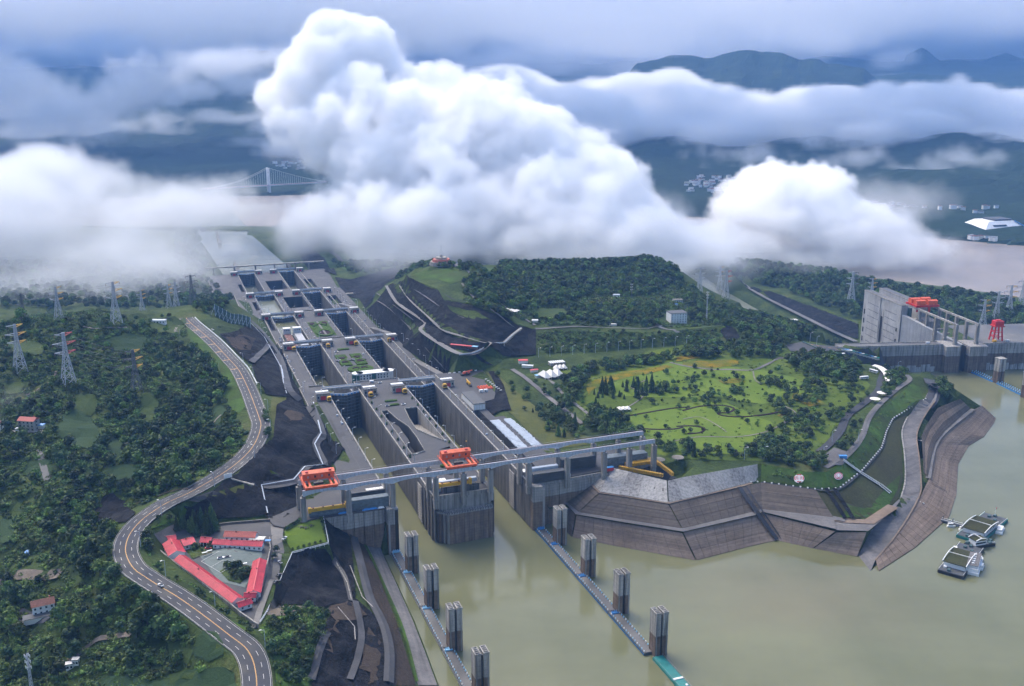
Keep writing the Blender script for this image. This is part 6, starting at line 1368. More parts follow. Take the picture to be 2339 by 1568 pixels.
# fence round the lawn terrace
fp = [G(739, 1184), G(751, 1244), G(668, 1266), G(640, 1330), G(612, 1398), G(594, 1425)]
r = empty('railing', 'grey railing round the lawn terrace and down the lane', 'railing', fp[0])
for a, c in zip(fp, fp[1:]):
    n = max(1, int((c-a).length/3.2))
    for k in range(n+1): m = MB(); q = a.lerp(c, k/n)-fp[0]; m.beam(q-Vector((0, 0, 3)), q+Vector((0, 0, 1.6)), .3); m.build('post', 'steel_pale', r)
    for z_ in (.7, 1.6): m = MB(); m.beam(a-fp[0]+Vector((0, 0, z_)), c-fp[0]+Vector((0, 0, z_)), .3); m.build('rail', 'steel_pale', r)
# picnic tables on the lawn
for k, (x, y) in enumerate(((352, 672), (380, 678), (410, 665))):
    q = G(545.8+x*.4032, 935.6+y*.4032, .6); r = empty('picnic_table', 'dark round table with stools on the lawn, '+('lane side', 'middle', 'lock side')[k]+' one', 'table', q); m = MB(); m.cyl(0, 0, .7, .85, 1.1, n=10); m.build('top', 'black', r); m = MB(); m.cyl(0, 0, 0, .7, .3, n=6); m.build('leg', 'black', r)
    for a in range(4): m = MB(); m.cyl(1.7*math.cos(a*1.57), 1.7*math.sin(a*1.57), 0, .5, .4, n=6); m.build('stool', 'black', r)
# ------------------------------------------------------------------ village houses on the hill
def house(x, y, wd, dp, storeys, rz, label, roof='old_roof', flat=False, wall='white', ground_z=None):
    q = G(x, y); r = empty('village_house', label, 'house', q-Vector((0, 0, .5)), rz); h = storeys*3.1+.5
    m = MB(); m.box(-wd/2, wd/2, -dp/2, dp/2, -2, h); m.build('wall', wall, r)
    if flat: m = MB(); m.box(-wd/2-.3, wd/2+.3, -dp/2-.3, dp/2+.3, h, h+.7); m.build('roof', roof, r)
    else:
        m = MB(); m.add([(-wd/2-.6, -dp/2-.6, h), (wd/2+.6, -dp/2-.6, h), (wd/2+.6, dp/2+.6, h), (-wd/2-.6, dp/2+.6, h), (-wd/2-.6, 0, h+2.4), (wd/2+.6, 0, h+2.4)], [(0, 1, 5, 4), (2, 3, 4, 5), (0, 4, 3), (1, 2, 5), (3, 2, 1, 0)]); rf = m.build('roof', roof, r)
        m = MB(); m.box(wd*.3, wd*.3+.8, .5, 1.3, h+1, h+3.2); m.build('chimney', 'brick_roof', rf)
    for s_ in range(storeys):
        for k in range(max(2, int(wd/3.2))):
            xx = -wd/2+wd*(k+.5)/max(2, int(wd/3.2)); m = MB(); m.box(xx-.6, xx+.6, -dp/2-.08, -dp/2+.04, s_*3.1+1.3, s_*3.1+2.7); m.build('window', 'glass_dark', r)
        m = MB(); m.box(wd/2-.04, wd/2+.08, -1, .4, s_*3.1+1.3, s_*3.1+2.7); m.build('window', 'glass_dark', r)
    AVOID.append([(q.x+a, q.y+b_) for a, b_ in ((-wd, -dp*1.6), (wd, -dp*1.6), (wd, dp), (-wd, dp))]); return r
house(68, 981, 15, 9, 3, -.15, 'three storey pale house with red roof in the misty hollow', 'brick_roof', wall='concrete_light')
house(100, 1396, 13, 9, 2, .5, 'white two storey house with brown tiled roof below the red compound')
house(-8, 982, 10, 8, 2, 0, 'white house cut by the photo edge above the misty hollow')
house(160, 1527, 4, 3, 1, .3, 'tiny white shed at the end of the dirt track', 'grey_metal', True); house(174, 1517, 3.5, 3, 1, .1, 'tiny white hut behind the tiny shed', 'grey_metal', True)
house(362, 738, 17, 6, 1, 0, 'long white low farm building on the ridge', 'steel_pale', True)
def shed(x, y, w_, d_, h, mat, label, rz=0, cat='shed', lift=0):
    q = G(x, y); r = empty('shed', label, cat, q+Vector((0, 0, lift)), rz); m = MB(); m.box(-w_/2, w_/2, -d_/2, d_/2, -1, h); m.build('wall', 'cream', r); m = MB(); m.box(-w_/2-.4, w_/2+.4, -d_/2-.4, d_/2+.4, h, h+.35); m.build('roof', mat, r); return r
shed(92, 978, 7, 5, 3, 'blue', 'blue roofed lean-to beside the misty house'); shed(45, 985, 6, 3, 2.4, 'steel_pale', 'pale low shed on the yard of the misty house'); shed(88, 1415, 17, 6, 2.6, 'tile_dark', 'dark roofed shed in front of the white two storey house', .45)
shed(64, 1266, 4, 4, 1.6, 'blue', 'bright blue tarpaulin roof in the fields'); shed(20, 1318, 3, 2, 1.6, 'grey_metal', 'small grey hut beside the pale field road')
D('farm_yard', [(22, 1400), (50, 1390), (78, 1400), (115, 1412), (100, 1425), (60, 1432), (30, 1428)], 'deck', .6, 5); D('farm_yard', [(28, 985), (60, 982), (105, 985), (100, 990), (40, 992)], 'concrete_light', .5, 5)
# hill buildings right of the locks
r = house(1545, 735, 22, 16, 4, .25, 'white four storey office block on the wooded hill', 'tile_dark', True)
for s_ in range(4): m = MB(); m.box(-11.1, 0, -8.3, -7.9, s_*3.1+1.5, s_*3.1+1.9); m.build('ledge', 'white', r)
house(1548, 690, 13, 8, 1, .1, 'small pale green house above the office block', 'track', True); house(1408, 679, 9, 5, 1, 0, 'tiny pale hut on the hill clearing', 'steel_pale', True); house(1815, 735, 14, 8, 1, .2, 'low white roofed hut in the trees before the canal', 'white', True)
shed(1400, 745, 9, 3, 2.5, 'cream', 'low cream shelter on the terrace road'); shed(1330, 728+3, 3, 3, 2.5, 'steel_pale', 'tiny kiosk in the hill shrubs'); shed(1545, 700, 3, 3, 3, 'blue', 'tiny blue box beside the hill garden')
shed(1127, 627, 30, 4, 3, 'white', 'long white covered walk near the hill top', .5); shed(1222, 737, 7, 5, 3, 'white', 'white ticket hut at the top of the viaduct')
def tent(x, y, w_, d_, h, label, rz=0, mat='tent'):
    q = G(x, y); r = empty('tensile_tent', label, 'tent', q, rz); m = MB(); n = 3
    xs = [-w_/2+w_*i/n for i in range(n+1)]
    for i in range(n):
        a, c = xs[i], xs[i+1]; mm = (a+c)/2
        m.add([(a, -d_/2, 3), (c, -d_/2, 3), (c, d_/2, 3), (a, d_/2, 3), (mm, -d_*.12, h), (mm, d_*.12, h), (mm, -d_*.5-.8, 2.2), (mm, d_*.5+.8, 2.2)], [(0, 6, 4), (6, 1, 4), (1, 2, 5, 4), (2, 7, 5), (7, 3, 5), (3, 0, 4, 5)])
    m.build('canopy', mat, r)
    for xx in xs:
        for y_ in (-d_/2, d_/2): m = MB(); m.cyl(xx, y_, 0, 3, .2, n=5); m.build('post', 'white', r)
tent(1258, 862, 24, 17, 8.5, 'large cream tensile tent beside the park road', .5); tent(1280, 845, 13, 9, 6, 'smaller cream tensile tent behind the large one', .3)
tent(1168, 714, 20, 8, 4.5, 'white wavy roofed shelter at the edge of the rock cutting', -.5); tent(1425, 1000-61, 12, 7, 4.5, 'beige leaf shaped shelter beside the park path', .2); tent(1270, 935-92+4, 6, 5, 4, 'tiny white tent by the large tent', 0)
r = empty('covered_stand', 'stand roofed with a row of white and dark strips', 'building', G(1272, 833), .3)
m = MB(); m.box(-9, 9, -4, 4, 0, 3); m.build('wall', 'concrete', r)
for k in range(7): m = MB(); m.box(-9+k*2.6, -7.4+k*2.6, -4.4, 4.4, 3, 3.5); m.build('roof_strip', 'white', r)
shed(1195, 829, 10, 5, 3, 'red_paint', 'red roofed hut at the park entrance', .1); shed(1205, 840, 12, 3, 2.6, 'white', 'white roofed stall before the red hut', -.2); shed(1220, 850, 8, 3, 2.4, 'cab_red', 'red edged stall by the tent road', .3); shed(1230, 862, 7, 4, 2.4, 'light_blue', 'light blue canopy by the tent road', .5)
# promontory visitor things
for x, y, l_, a in ((1995, 853, 'white tour bus on the park road beside the curved canopy', -1.0), (1973, 868, 'white minibus among the trees by the park road', .3), (1920, 815, 'white coach on the plaza', .2)):
    q = G(x, y, .9); r = empty('tour_bus', l_, 'bus', q, a); m = MB(); m.box(-5, 5, -1.3, 1.3, .5, 3.1); m.build('body', 'white', r); m = MB(); m.box(-4.8, 4.8, -1.34, 1.34, 1.5, 2.4); m.build('window_band', 'glass_dark', r)
    for xx in (-3, 3): m = MB(); m.box(xx-.5, xx+.5, -1.35, 1.35, 0, 1); m.build('wheel_pair', 'black', r)
cp = smooth([G(x, y) for x, y in ((1994, 843), (2010, 848), (2024, 862), (2030, 880))], 4); r = empty('curved_canopy', 'long curved cream canopy at the bus stop', 'canopy', cp[0])
for i, (a, c) in enumerate(zip(cp, cp[1:])):
    m = MB(); m.beam(a-cp[0]+Vector((0, 0, 4.2)), c-cp[0]+Vector((0, 0, 4.2)), 7, .5); m.build('roof_panel', 'tent', r); m = MB(); m.beam(a-cp[0], a-cp[0]+Vector((0, 0, 4)), .35); m.build('post', 'white', r)
for k, (x, y) in enumerate(((1998, 920), (2014, 906), (1505, 1060), (1548, 1055))):
    q = G(x, y, .5); r = empty('mushroom_canopy', ('beige round mushroom canopy by the lower park road', 'beige round mushroom canopy further along the park road', 'brown thatched parasol by the conifer hedge', 'brown thatched parasol nearer the revetment')[k], 'canopy', q); m = MB(); m.cyl(0, 0, 3.6, 4.4, 5.2, 1.2, 14); m.build('roof', 'tent' if k < 2 else 'track', r); m = MB(); m.cyl(0, 0, 0, 3.7, .4, n=6); m.build('post', 'concrete', r)
for k in range(12):
    q = G(1926+k*7, 803+k*1.9, .9); r = empty('market_stall', 'stall in the colourful row under the dam, '+('green and white one', 'blue one', 'white one', 'teal one')[k % 4], 'stall', q, DA-.2, 'stalls under the dam'); m = MB(); m.box(-3, 3, -1.6, 1.6, 2.4, 2.8); m.build('roof', ('fence_green', 'blue', 'white', 'teal')[k % 4], r); m = MB(); m.box(-2.6, 2.6, -1.2, 1.2, 0, 1.2); m.build('counter', 'cream', r)
q = [G(1832+k*6, 783+k*2.7, .9) for k in range(13)]
for a, c in zip(q, q[1:]): r = empty('hedge_barrier', 'green plaza barrier', 'barrier', a, 0, 'green barriers along the plaza'); r['label'] = 'green low barrier along the back of the plaza'; m = MB(); m.beam((0, 0, .6), c-a+Vector((0, 0, .6)), 1.0, 1.4); m.build('panel', 'fence_green', r)
shed(1885, 830-19, 4, 3, 3, 'fence_green', 'green ticket booth at the plaza'); r = shed(1905, 826, 20, 6, 3.4, 'tile_dark', 'dark roofed pavilion among the park trees', .2)
# viaduct to the cutting edge
vp = PL((1049, 811, 55.5), (1078, 808, 55.5), (1098, 800, 56), (1118, 785, 57), (1152, 784, 58), (1172, 765, 64), (1191, 750, 70)); r = empty('footbridge', 'pale elevated footway on columns at the edge of the rock cutting', 'bridge', vp[0])
for a, c in zip(vp, vp[1:]): m = MB(); m.beam(a-vp[0], c-vp[0], 5, .9); m.build('deck_span', 'deck_pale', r); m = MB(); m.beam(a-vp[0]+Vector((0, -2.3, 1)), c-vp[0]+Vector((0, -2.3, 1)), .3, 1.2); m.build('parapet', 'steel_pale', r)
for k, f in enumerate((.0, .3, .6, 1.0)): q = vp[3].lerp(vp[4], f)-vp[0]; m = MB(); m.beam(q+Vector((0, 0, -.4)), q+Vector((0, 0, -16)), 1.4); m.build('column', 'concrete_light', r)
r = empty('long_shelter', 'low blue and red shelter on the cutting platform', 'building', G(1060, 795)+Vector((0, 0, 0)), -.35); m = MB(); m.box(-16, 16, -1.5, 1.5, 0, 2.6); m.build('wall', 'old_roof', r); m = MB(); m.box(-16.4, 10, -2, 2, 2.6, 3); m.build('roof', 'cab_red', r); m = MB(); m.box(10, 16.4, -2, 2, 2.6, 3.2); m.build('end_roof', 'light_blue', r)
# viewing platform on the hill top
q = G(1008, 602); r = empty('viewing_platform', 'terraced viewing platform with a mast on the hill top', 'platform', q)
for k, (rad, z_, mt) in enumerate(((17, 3, 'concrete'), (13, 6.5, 'brick_roof'), (8.5, 9, 'concrete_light'))): m = MB(); m.cyl(0, 0, -2 if k == 0 else (0, 3, 6.5)[k], z_, rad, rad*.92, 14); m.build('terrace', mt, r)
m = MB(); m.cyl(0, 0, 9, 12, 2.2, 1.6, 8); m.build('monument', 'concrete_light', r); m = MB(); m.cyl(0, 0, 12, 24, .35, .2, 6); m.cyl(0, 0, 23.5, 24.5, .9, n=6); m.build('mast', 'steel_pale', r)
D('hill_plaza', [(980, 605), (1005, 600), (1045, 602), (1090, 598), (1110, 606), (1060, 614), (1010, 612)], 'deck_pale', .8, 6); ribbon('hill_path', [(1060, 612), (1075, 628), (1095, 645), (1120, 672), (1150, 700), (1185, 722), (1222, 745)], 4, 'deck_pale', 1.2)
# more lamps: along the cutting road and the park road
for k in range(14): q = G(1230+k*26, 818-k*2.2, .3); place_lamp(q, 0, 'pale lamp post along the dark wall below the green terrace', 'lamp posts below the green terrace')
for i in range(12): p, s_ = ROAD_AT(60+i*52); place_lamp(p+s_*9.5, math.atan2(-s_.y, -s_.x), 'lamp post on the lock side of the winding road', 'lamp posts along the winding road')
for x, y in ((1880, 1050), (1900, 1012), (1960, 1010), (1745, 1050), (1700, 1052), (1850, 782), (1865, 790), (2050, 850)): q = G(x, y, .3); place_lamp(q, 0, 'lamp post beside the roads of the park promontory', 'lamp posts of the park promontory')

for k, (x, y, a_, c_, l_) in enumerate(((1250, 845, .3, 'white', 'white car parked on the courtyard court'), (1290, 840, .3, 'grey_metal', 'grey car parked on the courtyard court'), (1480, 880, 1.3, 'black', 'dark car by the lane side building'), (1180, 790, .1, 'cab_red', 'red car before the far red roofed building'))):
    car(P(*c1(x, y), 38.5), a_, c_, l_)
for k, (x, y) in enumerate(((650, 300+935), (640, 1290), (1905, 805), (2075, 935), (2100, 1010))):
    car(G(x, y, 1.2), 1.2+k, ('white', 'grey_metal', 'white', 'black', 'white')[k], ('white car on the lane beside the lawn terrace', 'grey car on the lane beside the netted slope', 'white car on the plaza', 'dark car high on the ramp', 'white car half way down the ramp')[k])
# ------------------------------------------------------------------ pylons, masts and wires
def pylon(x, y, ytop, label, steel='pylon_steel', arm='yellow', arm2=None, arms=3, zb=None, ncol=1, behind=0):
    base = G(x, y) if zb is None else P(x, y, zb)
    if behind: base = Vector((base.x*(1+behind/base.y), base.y+behind, 0)); base.z = zt(base.x, base.y)
    # height from the photographed tip
    d = ray(x, ytop); tt = base.y/d.y; ztop = HC+d.z*tt; h = max(20, ztop-base.z)
    r = empty('pylon', label, 'pylon', base, math.atan2(base.y, base.x)-PI/2+.35, 'high voltage pylons'); del r['group']
    w0, w1 = h*.11, h*.016; lv = [0, .17, .32, .45, .56, .66, .75, .83, .91, 1.0]; th = max(.22, h*.008)
    cw = lambda f: w0*(1-f/.62)+w1*2*(f/.62) if f < .62 else w1*2-(w1)*(f-.62)/.38
    for sx_, sy_ in ((-1, -1), (1, -1), (1, 1), (-1, 1)):
        m = MB()
        for a, c in zip(lv, lv[1:]): m.beam((sx_*cw(a), sy_*cw(a), h*a), (sx_*cw(c), sy_*cw(c), h*c), th*1.3)
        m.build('leg', steel, r)
    m = MB()
    for a, c in zip(lv, lv[1:]):
        A_ = [(sx_*cw(a), sy_*cw(a), h*a) for sx_, sy_ in ((-1, -1), (1, -1), (1, 1), (-1, 1))]; C_ = [(sx_*cw(c), sy_*cw(c), h*c) for sx_, sy_ in ((-1, -1), (1, -1), (1, 1), (-1, 1))]
        for i in range(4):
            j = (i+1) % 4; m.beam(A_[i], C_[j], th*.7); m.beam(A_[j], C_[i], th*.7); m.beam(C_[i], C_[j], th*.6)
    tag(m.build('bracing', steel, r), kind='stuff')
    for k in range(arms):
        f = .97-k*.17; L_ = h*(.16, .21, .19)[k % 3]
        for sg in (-1, 1):
            m = MB(); c = cw(f)
            for y_ in (-c, c): m.beam((sg*c, y_, h*f-h*.035), (sg*L_, 0, h*f+h*.01), th*.9); m.beam((sg*c, y_, h*f+h*.012), (sg*L_, 0, h*f+h*.015), th*.8); m.beam((sg*(c+L_)/2, y_*.5, h*f-.01*h), (sg*(c+L_)/2, y_*.5, h*f+h*.012), th*.7)
            m.beam((sg*(c+L_)/2, -c*.5, h*f), (sg*(c+L_)/2, c*.5, h*f), th*.7)
            m.build('cross_arm', (arm if sg > 0 else (arm2 or steel)), r)
            m = MB(); m.beam((sg*L_, 0, h*f), (sg*L_, 0, h*f-h*.05), th); m.build('insulator', 'white' if arm == 'white' else 'old_roof', r)
    AVOID.append([(base.x+a, base.y+b_) for a, b_ in ((-5, -5), (5, -5), (5, 5), (-5, 5))])
    return base, h
PY = {}
PY[1] = pylon(47, 850, 741, 'pale pylon with orange arms at the photo edge of the hill'); PY[2] = pylon(158, 880, 760, 'pale pylon with crimson arms on the hill', arm='cab_red'); PY[3] = pylon(313, 900, 799, 'dark pylon with one orange arm before the woods', 'pylon_dark', 'yellow', 'pylon_dark')
PY[4] = pylon(55, 736, 670, 'dark pylon on the ridge beside the round tree', 'pylon_dark', 'pylon_dark', behind=25); PY[5] = pylon(136, 738, 655, 'pale pylon with orange arms standing on the ridge before the fog', behind=20)
PY[6] = pylon(267, 744, 644, 'pale pylon on the ridge with brown base, half in fog', behind=10); PY[7] = pylon(388, 718, 650, 'grey pylon behind the ridge, the hillside one of a pair', behind=120); PY[8] = pylon(441, 706, 629, 'dark pylon behind the ridge above the fence', 'pylon_dark', 'pylon_dark', behind=60)
PY[9] = pylon(405, 716, 645, 'grey pylon behind the ridge, the lock side one of a pair', arm='pylon_steel', behind=160); PY[10] = pylon(328, 735, 662, 'faint pylon deep in the fog behind the ridge', behind=260)
for k, (x, y, yt, l_) in enumerate(((2243, 753, 684, 'pylon beside the red portal crane'), (2274, 735, 666, 'pylon right behind the portal crane'), (2303, 722, 652, 'pylon second from the photo edge beyond the dam'), (2331, 708, 641, 'tallest pylon at the photo edge beyond the dam'), (1943, 696, 621, 'pylon in the wood left of the ship lift'), (1989, 690, 636, 'pylon tip behind the ship lift towers'),
    (1597, 676, 612, 'pylon before the canal, nearest the hill'), (1643, 668, 609, 'pylon with orange tip before the canal'), (1657, 685, 618, 'pylon with red tip before the canal'))):
    PY[20+k] = pylon(x, y, yt, l_, arm=('yellow', 'pylon_steel', 'yellow', 'pylon_steel', 'pylon_dark', 'yellow', 'pylon_steel', 'yellow', 'cab_red')[k])
def mast(x, y, yt, label, mat='pylon_steel', dish=True):
    base = G(x, y); d = ray(x, yt); tt = base.y/d.y; h = HC+d.z*tt-base.z; r = empty('telecom_mast', label, 'mast', base)
    m = MB(); 
    for a in range(3): m.beam((1.2*math.cos(a*2.1), 1.2*math.sin(a*2.1), 0), (.4*math.cos(a*2.1), .4*math.sin(a*2.1), h), .28)
    for k in range(int(h/2.5)):
        for a in range(3): z_ = k*2.5; f = 1-.66*z_/h; f2 = 1-.66*(z_+2.5)/h; m.beam((1.2*f*math.cos(a*2.1), 1.2*f*math.sin(a*2.1), z_), (1.2*f2*math.cos(a*2.1+2.1), 1.2*f2*math.sin(a*2.1+2.1), min(h, z_+2.5)), .15)
    m.build('lattice', mat, r)
    for j in range(3):
        for a in range(4): m = MB(); x_, y_ = 1.5*math.cos(a*1.57), 1.5*math.sin(a*1.57); m.box(x_-.2, x_+.2, y_-.15, y_+.15, h-2.2-j*3.6, h-.4-j*3.6); m.beam((0, 0, h-1.2-j*3.6), (x_, y_, h-1.2-j*3.6), .12); m.build('antenna', 'white', r)
mast(76, 1600, 1494, 'telecom mast with white antennas rising at the bottom edge'); mast(1613, 740, 666, 'thin telecom mast beside the office block'); mast(1442, 684, 648, 'dark mast in the hill wood', 'pylon_dark')
def wires(a, b_, label):
    (pa, ha), (pb, hb) = PY[a], PY[b_]; r = empty('power_line', label, 'power line', pa)
    for k in range(3):
        for sg in (-1, 1):
            A_ = pa+Vector((sg*ha*.17, 0, ha*(.92-k*.17)))-pa; B_ = pb+Vector((sg*hb*.17, 0, hb*(.92-k*.17)))-pa; m = MB(); prev = A_
            for i in range(1, 11): f = i/10; q = A_.lerp(B_, f)-Vector((0, 0, 4*f*(1-f)*(B_-A_).length*.03)); m.beam(prev, q, .16); prev = q
            m.build('wire', 'pylon_dark', r)
wires(4, 5, 'wires strung between the two pylons on the ridge'); wires(5, 6, 'wires between the orange armed ridge pylon and the foggy one'); wires(6, 9, 'wires running into the fog behind the ridge'); wires(20, 21, 'wires above the dam between the first two pylons'); wires(21, 22, 'wires above the dam between the middle pylons'); wires(22, 23, 'wires above the dam at the photo edge'); wires(2, 3, 'wires from the crimson armed pylon to the dark pylon')
# ------------------------------------------------------------------ boats at the jetty
def c8(x, y): return 1715.3+x*.37284, 779.7+y*.37284
def pontoon(A, B, label, w_=17, deckm='tile_dark'):
    a, c = P(*c8(*A), 0), P(*c8(*B), 0); d = c-a; L_ = d.length; r = empty('pontoon_ship', label, 'pontoon', (a+c)/2, math.atan2(d.y, d.x))
    m = MB(); m.box(-L_/2, L_/2, -w_/2, w_/2, -1, 2.2); m.build('hull', 'teal' if 'upper' in label else 'black', r)
    m = MB(); m.box(-L_/2+.5, L_/2-.5, -w_/2+.5, w_/2-.5, 2.2, 2.5); m.build('deck', deckm, r)
    m = MB(); m.box(-L_*.34, L_*.12, -w_*.42, w_*.42, 2.5, 6.2); cb = m.build('deckhouse', 'white', r)
    m = MB(); m.box(-L_*.36, L_*.14, -w_*.46, w_*.46, 6.2, 6.7); m.build('roof', 'slope_moss', r)
    m = MB()
    for sg in (-1, 1):
        pr = None
        for i in range(9): f = i/8; q = (-L_*.36+L_*.5*f, sg*w_*.46, 6.7+1.6*math.sin(PI*f)); pr and m.beam(pr, q, .5); pr = q
    m.beam((-L_*.1, -w_*.46, 8.2), (-L_*.1, w_*.46, 8.2), .4); m.build('roof_arch', 'white', r)
    for k in range(8):
        for sg in (-1, 1): m = MB(); x = -L_*.32+k*L_*.055; m.box(x-.6, x+.6, sg*w_*.42-.06, sg*w_*.42+.06, 3.6, 5); m.build('window', 'glass_dark', cb)
    for x, y in ((L_*.3, -3), (L_*.38, 3), (L_*.45, 0), (-L_*.45, 2)): m = MB(); m.box(x-1.4, x+1.4, y-1, y+1, 2.5, 4); m.build('deck_gear', 'fence_green', r)
    m = MB()
    for sg in (-1, 1): m.beam((-L_/2+.5, sg*(w_/2-.5), 3.4), (L_/2-.5, sg*(w_/2-.5), 3.4), .15)
    m.build('railing', 'white', r); return r
r = pontoon((1330, 1225), (1500, 1085), 'upper dark landing pontoon with a white roofed deckhouse', 19); m = MB(); m.cyl(26, 0, 2.5, 10, .15, n=5); m.build('flagpole', 'white', r); m = MB(); m.box(26.1, 28.3, -.05, .05, 8.6, 10); m.build('flag', 'red_paint', r)
pontoon((1220, 1440), (1350, 1270), 'lower dark landing pontoon with a white roofed deckhouse', 18)
r = pontoon((1330, 1265), (1470, 1240), 'low dark barge between the two landing pontoons', 9)
def boat(x, y, L_, a, label, two=False):
    q = P(*c8(x, y), 0); r = empty('motor_boat', label, 'boat', q, a); w_ = L_*.3
    m = MB(); m.prism([(-L_/2, -w_/2), (L_*.2, -w_/2), (L_*.5, 0), (L_*.2, w_/2), (-L_/2, w_/2)], -.3, 1.4); m.build('hull', 'white', r)
    m = MB(); m.box(-L_*.4, L_*.15, -w_*.38, w_*.38, 1.4, 3.4); cb = m.build('cabin', 'white', r); m = MB(); m.box(-L_*.38, L_*.17, -w_*.4, w_*.4, 2.1, 2.9); m.build('window_band', 'glass_dark', cb)
    if two: m = MB(); m.box(-L_*.4, L_*.1, -w_*.36, w_*.36, 3.4, 3.8); m.build('sun_deck', 'revet_path', r)
boat(1527, 1160, 17, 1.0, 'white motor boat beside the upper pontoon'); boat(1250, 1285, 11, 1.2, 'white boat at the corner between the pontoons'); boat(1192, 1393, 10, 1.0, 'small white boat nearest the ramp side of the lower pontoon'); boat(1412, 1388, 10, 1.0, 'small white boat outside the white ferry'); boat(1228, 1138, 7, 0, 'white dinghy under the jetty, shore end', ); boat(1300, 1160, 7, 0, 'white dinghy under the jetty, pontoon end')
q = P(*c8(1365, 1375), 0); r = empty('ferry', 'white two decked ferry beside the lower pontoon', 'boat', q, 1.05); m = MB(); m.prism([(-17, -5), (13, -5), (18, 0), (13, 5), (-17, 5)], -.4, 2); m.build('hull', 'white', r); m = MB(); m.box(-16, 10, -4.4, 4.4, 2, 4.6); m.box(-14, 8, -3.8, 3.8, 4.6, 6.6); cb = m.build('cabin', 'white', r)
for k in range(8): m = MB(); m.box(-14+k*3, -12.2+k*3, -4.45, 4.45, 2.8, 4); m.build('window', 'glass_dark', cb)
m = MB(); m.box(-15, 8.5, -4, 4, 6.6, 6.9); m.build('roof', 'revet_path', r); m = MB(); [m.box(-12+k*4, -11+k*4, -1, 1, 6.9, 7.5) for k in range(5)]; m.build('roof_vents', 'white', r)
a, c = P(*c8(1165, 1105), 0), P(*c8(1365, 1160), 0); r = empty('jetty', 'narrow dark jetty from the stair to the upper pontoon', 'jetty', a); d = c-a
m = MB(); m.beam((0, 0, 1.6), d+Vector((0, 0, 1.6)), 3.6, .6); m.build('deck', 'tile_dark', r)
for sg in (-1, 1): n_ = side([a, c], 0)*sg*1.7; m = MB(); m.beam(n_+Vector((0, 0, 2.8)), n_+d+Vector((0, 0, 2.8)), .25); m.build('railing', 'white', r)
for f in (.05, .35, .68, .97): m = MB(); q = d*f; m.box(q.x-2.4, q.x+2.4, q.y-2, q.y+2, -.6, 1.2); m.cyl(q.x, q.y, 1, 5.5, .3, n=6); m.build('float', 'tile_dark', r)
# ------------------------------------------------------------------ far banks, towns, bridge and mountains
def far_grid(name, fn, x0, x1, y0, y1, nx, ny, mat='far_wood', kind='structure', yp=1.0):
    vs = []; fs = []
    for j in range(ny+1):
        y = y0+(y1-y0)*(j/ny)**yp
        for i in range(nx+1):
            x = (x0+(x1-x0)*i/nx)*y; vs.append((x, y, fn(x, y)))
    for j in range(ny):
        for i in range(nx): a = j*(nx+1)+i; fs.append((a, a+1, a+nx+2, a+nx+1))
    me = bpy.data.meshes.new(name); me.from_pydata(vs, [], fs); me.materials.append(MATS[mat]); me.update(); o = link(name, me); tag(o, kind=kind); return o
BANK = [P(x, y, -80) for x, y in ((-500, 470), (200, 452), (560, 447), (700, 446), (1000, 458), (1440, 487), (1600, 497), (2150, 546), (2339, 562), (3300, 640))]
def bank_y(x, y):
    r_ = x/y
    for a, c in zip(BANK, BANK[1:]):
        ra, rc = a.x/a.y, c.x/c.y
        if ra <= r_ <= rc: f = (r_-ra)/(rc-ra); return a.y+(c.y-a.y)*f
    return BANK[0].y if r_ < 0 else BANK[-1].y
def fbm(x, y, s, seed=0.0):
    v = 0; a = 1
    for k in range(5): v += a*noise.noise(Vector((x/s+seed, y/s, seed))); a *= .5; s *= .5
    return v
def far_z(x, y):
    d = y-bank_y(x, y)
    if d < 0: return -90
    z = -74+min(d, 400)*.03+max(0, d-300)*.055+max(0, fbm(x, y, 900, 2.1))*min(1, d/900)*90+max(0, d-2500)*.03
    return z
FARG = far_grid('far_land', far_z, -.75, .75, 2500, 10000, 150, 110, yp=1.5)
def fz(x, y): return far_z(x, y)
def mountain(label, sky, d, foot, seed, wid=2.2, rough=.16, back=1500):
    sky = sorted(sky); xs = [q[0] for q in sky]
    n = int((xs[-1]-xs[0])/7)+1; vs = []; fs = []; ny = 40
    for j in range(ny+1):
        f = j/ny; y = foot+(d-foot)*min(1, f/.75) if f <= .75 else d+back*(f-.75)/.25
        for i in range(n+1):
            px = xs[0]+(xs[-1]-xs[0])*i/n; py = float(np.interp(px, xs, [q[1] for q in sky])); top = Q(px, py, d); dx = top.x/d*y
            ht = top.z+75; g_ = min(1, f/.75); prof = g_**1.25 if f <= .75 else 1-.5*((f-.75)/.25)
            edge = min(1, i/4, (n-i)/4)
            rg = 1-abs(fbm(dx, y, (d-foot)*.33, seed))*1.6
            z = -75+ht*prof*(1-rough*2*(1-g_)+rough*2*(1-g_)*rg)*edge**.4+fbm(dx, y, 260, seed+3)*ht*.05*min(1, g_*3)+(noise.noise(Vector((dx/60, y/60, seed)))*7 if f > .5 else 0)
            vs.append((dx, y, z))
    for j in range(ny):
        for i in range(n): a = j*(n+1)+i; fs.append((a, a+1, a+n+2, a+n+1))
    me = bpy.data.meshes.new('mountain'); me.from_pydata(vs, [], fs); me.materials.append(MATS['far_wood']); me.update(); o = link('mountain', me); tag(o, kind='structure'); o['label'] = label; return o
mountain('dark flat topped wooded mountain', [(1380, 330), (1420, 190), (1455, 150), (1500, 143), (1540, 133), (1580, 131), (1610, 134), (1650, 120), (1700, 116), (1740, 123), (1790, 120), (1830, 133), (1860, 133), (1890, 143), (1930, 145), (1975, 152), (2000, 178), (2040, 230), (2080, 270)], 6800, 4300, 1.3)
mountain('low blue ridge at the right', [(2000, 330), (2040, 225), (2080, 195), (2160, 182), (2240, 193), (2300, 200), (2400, 215), (2600, 230)], 8200, 5500, 5.1)
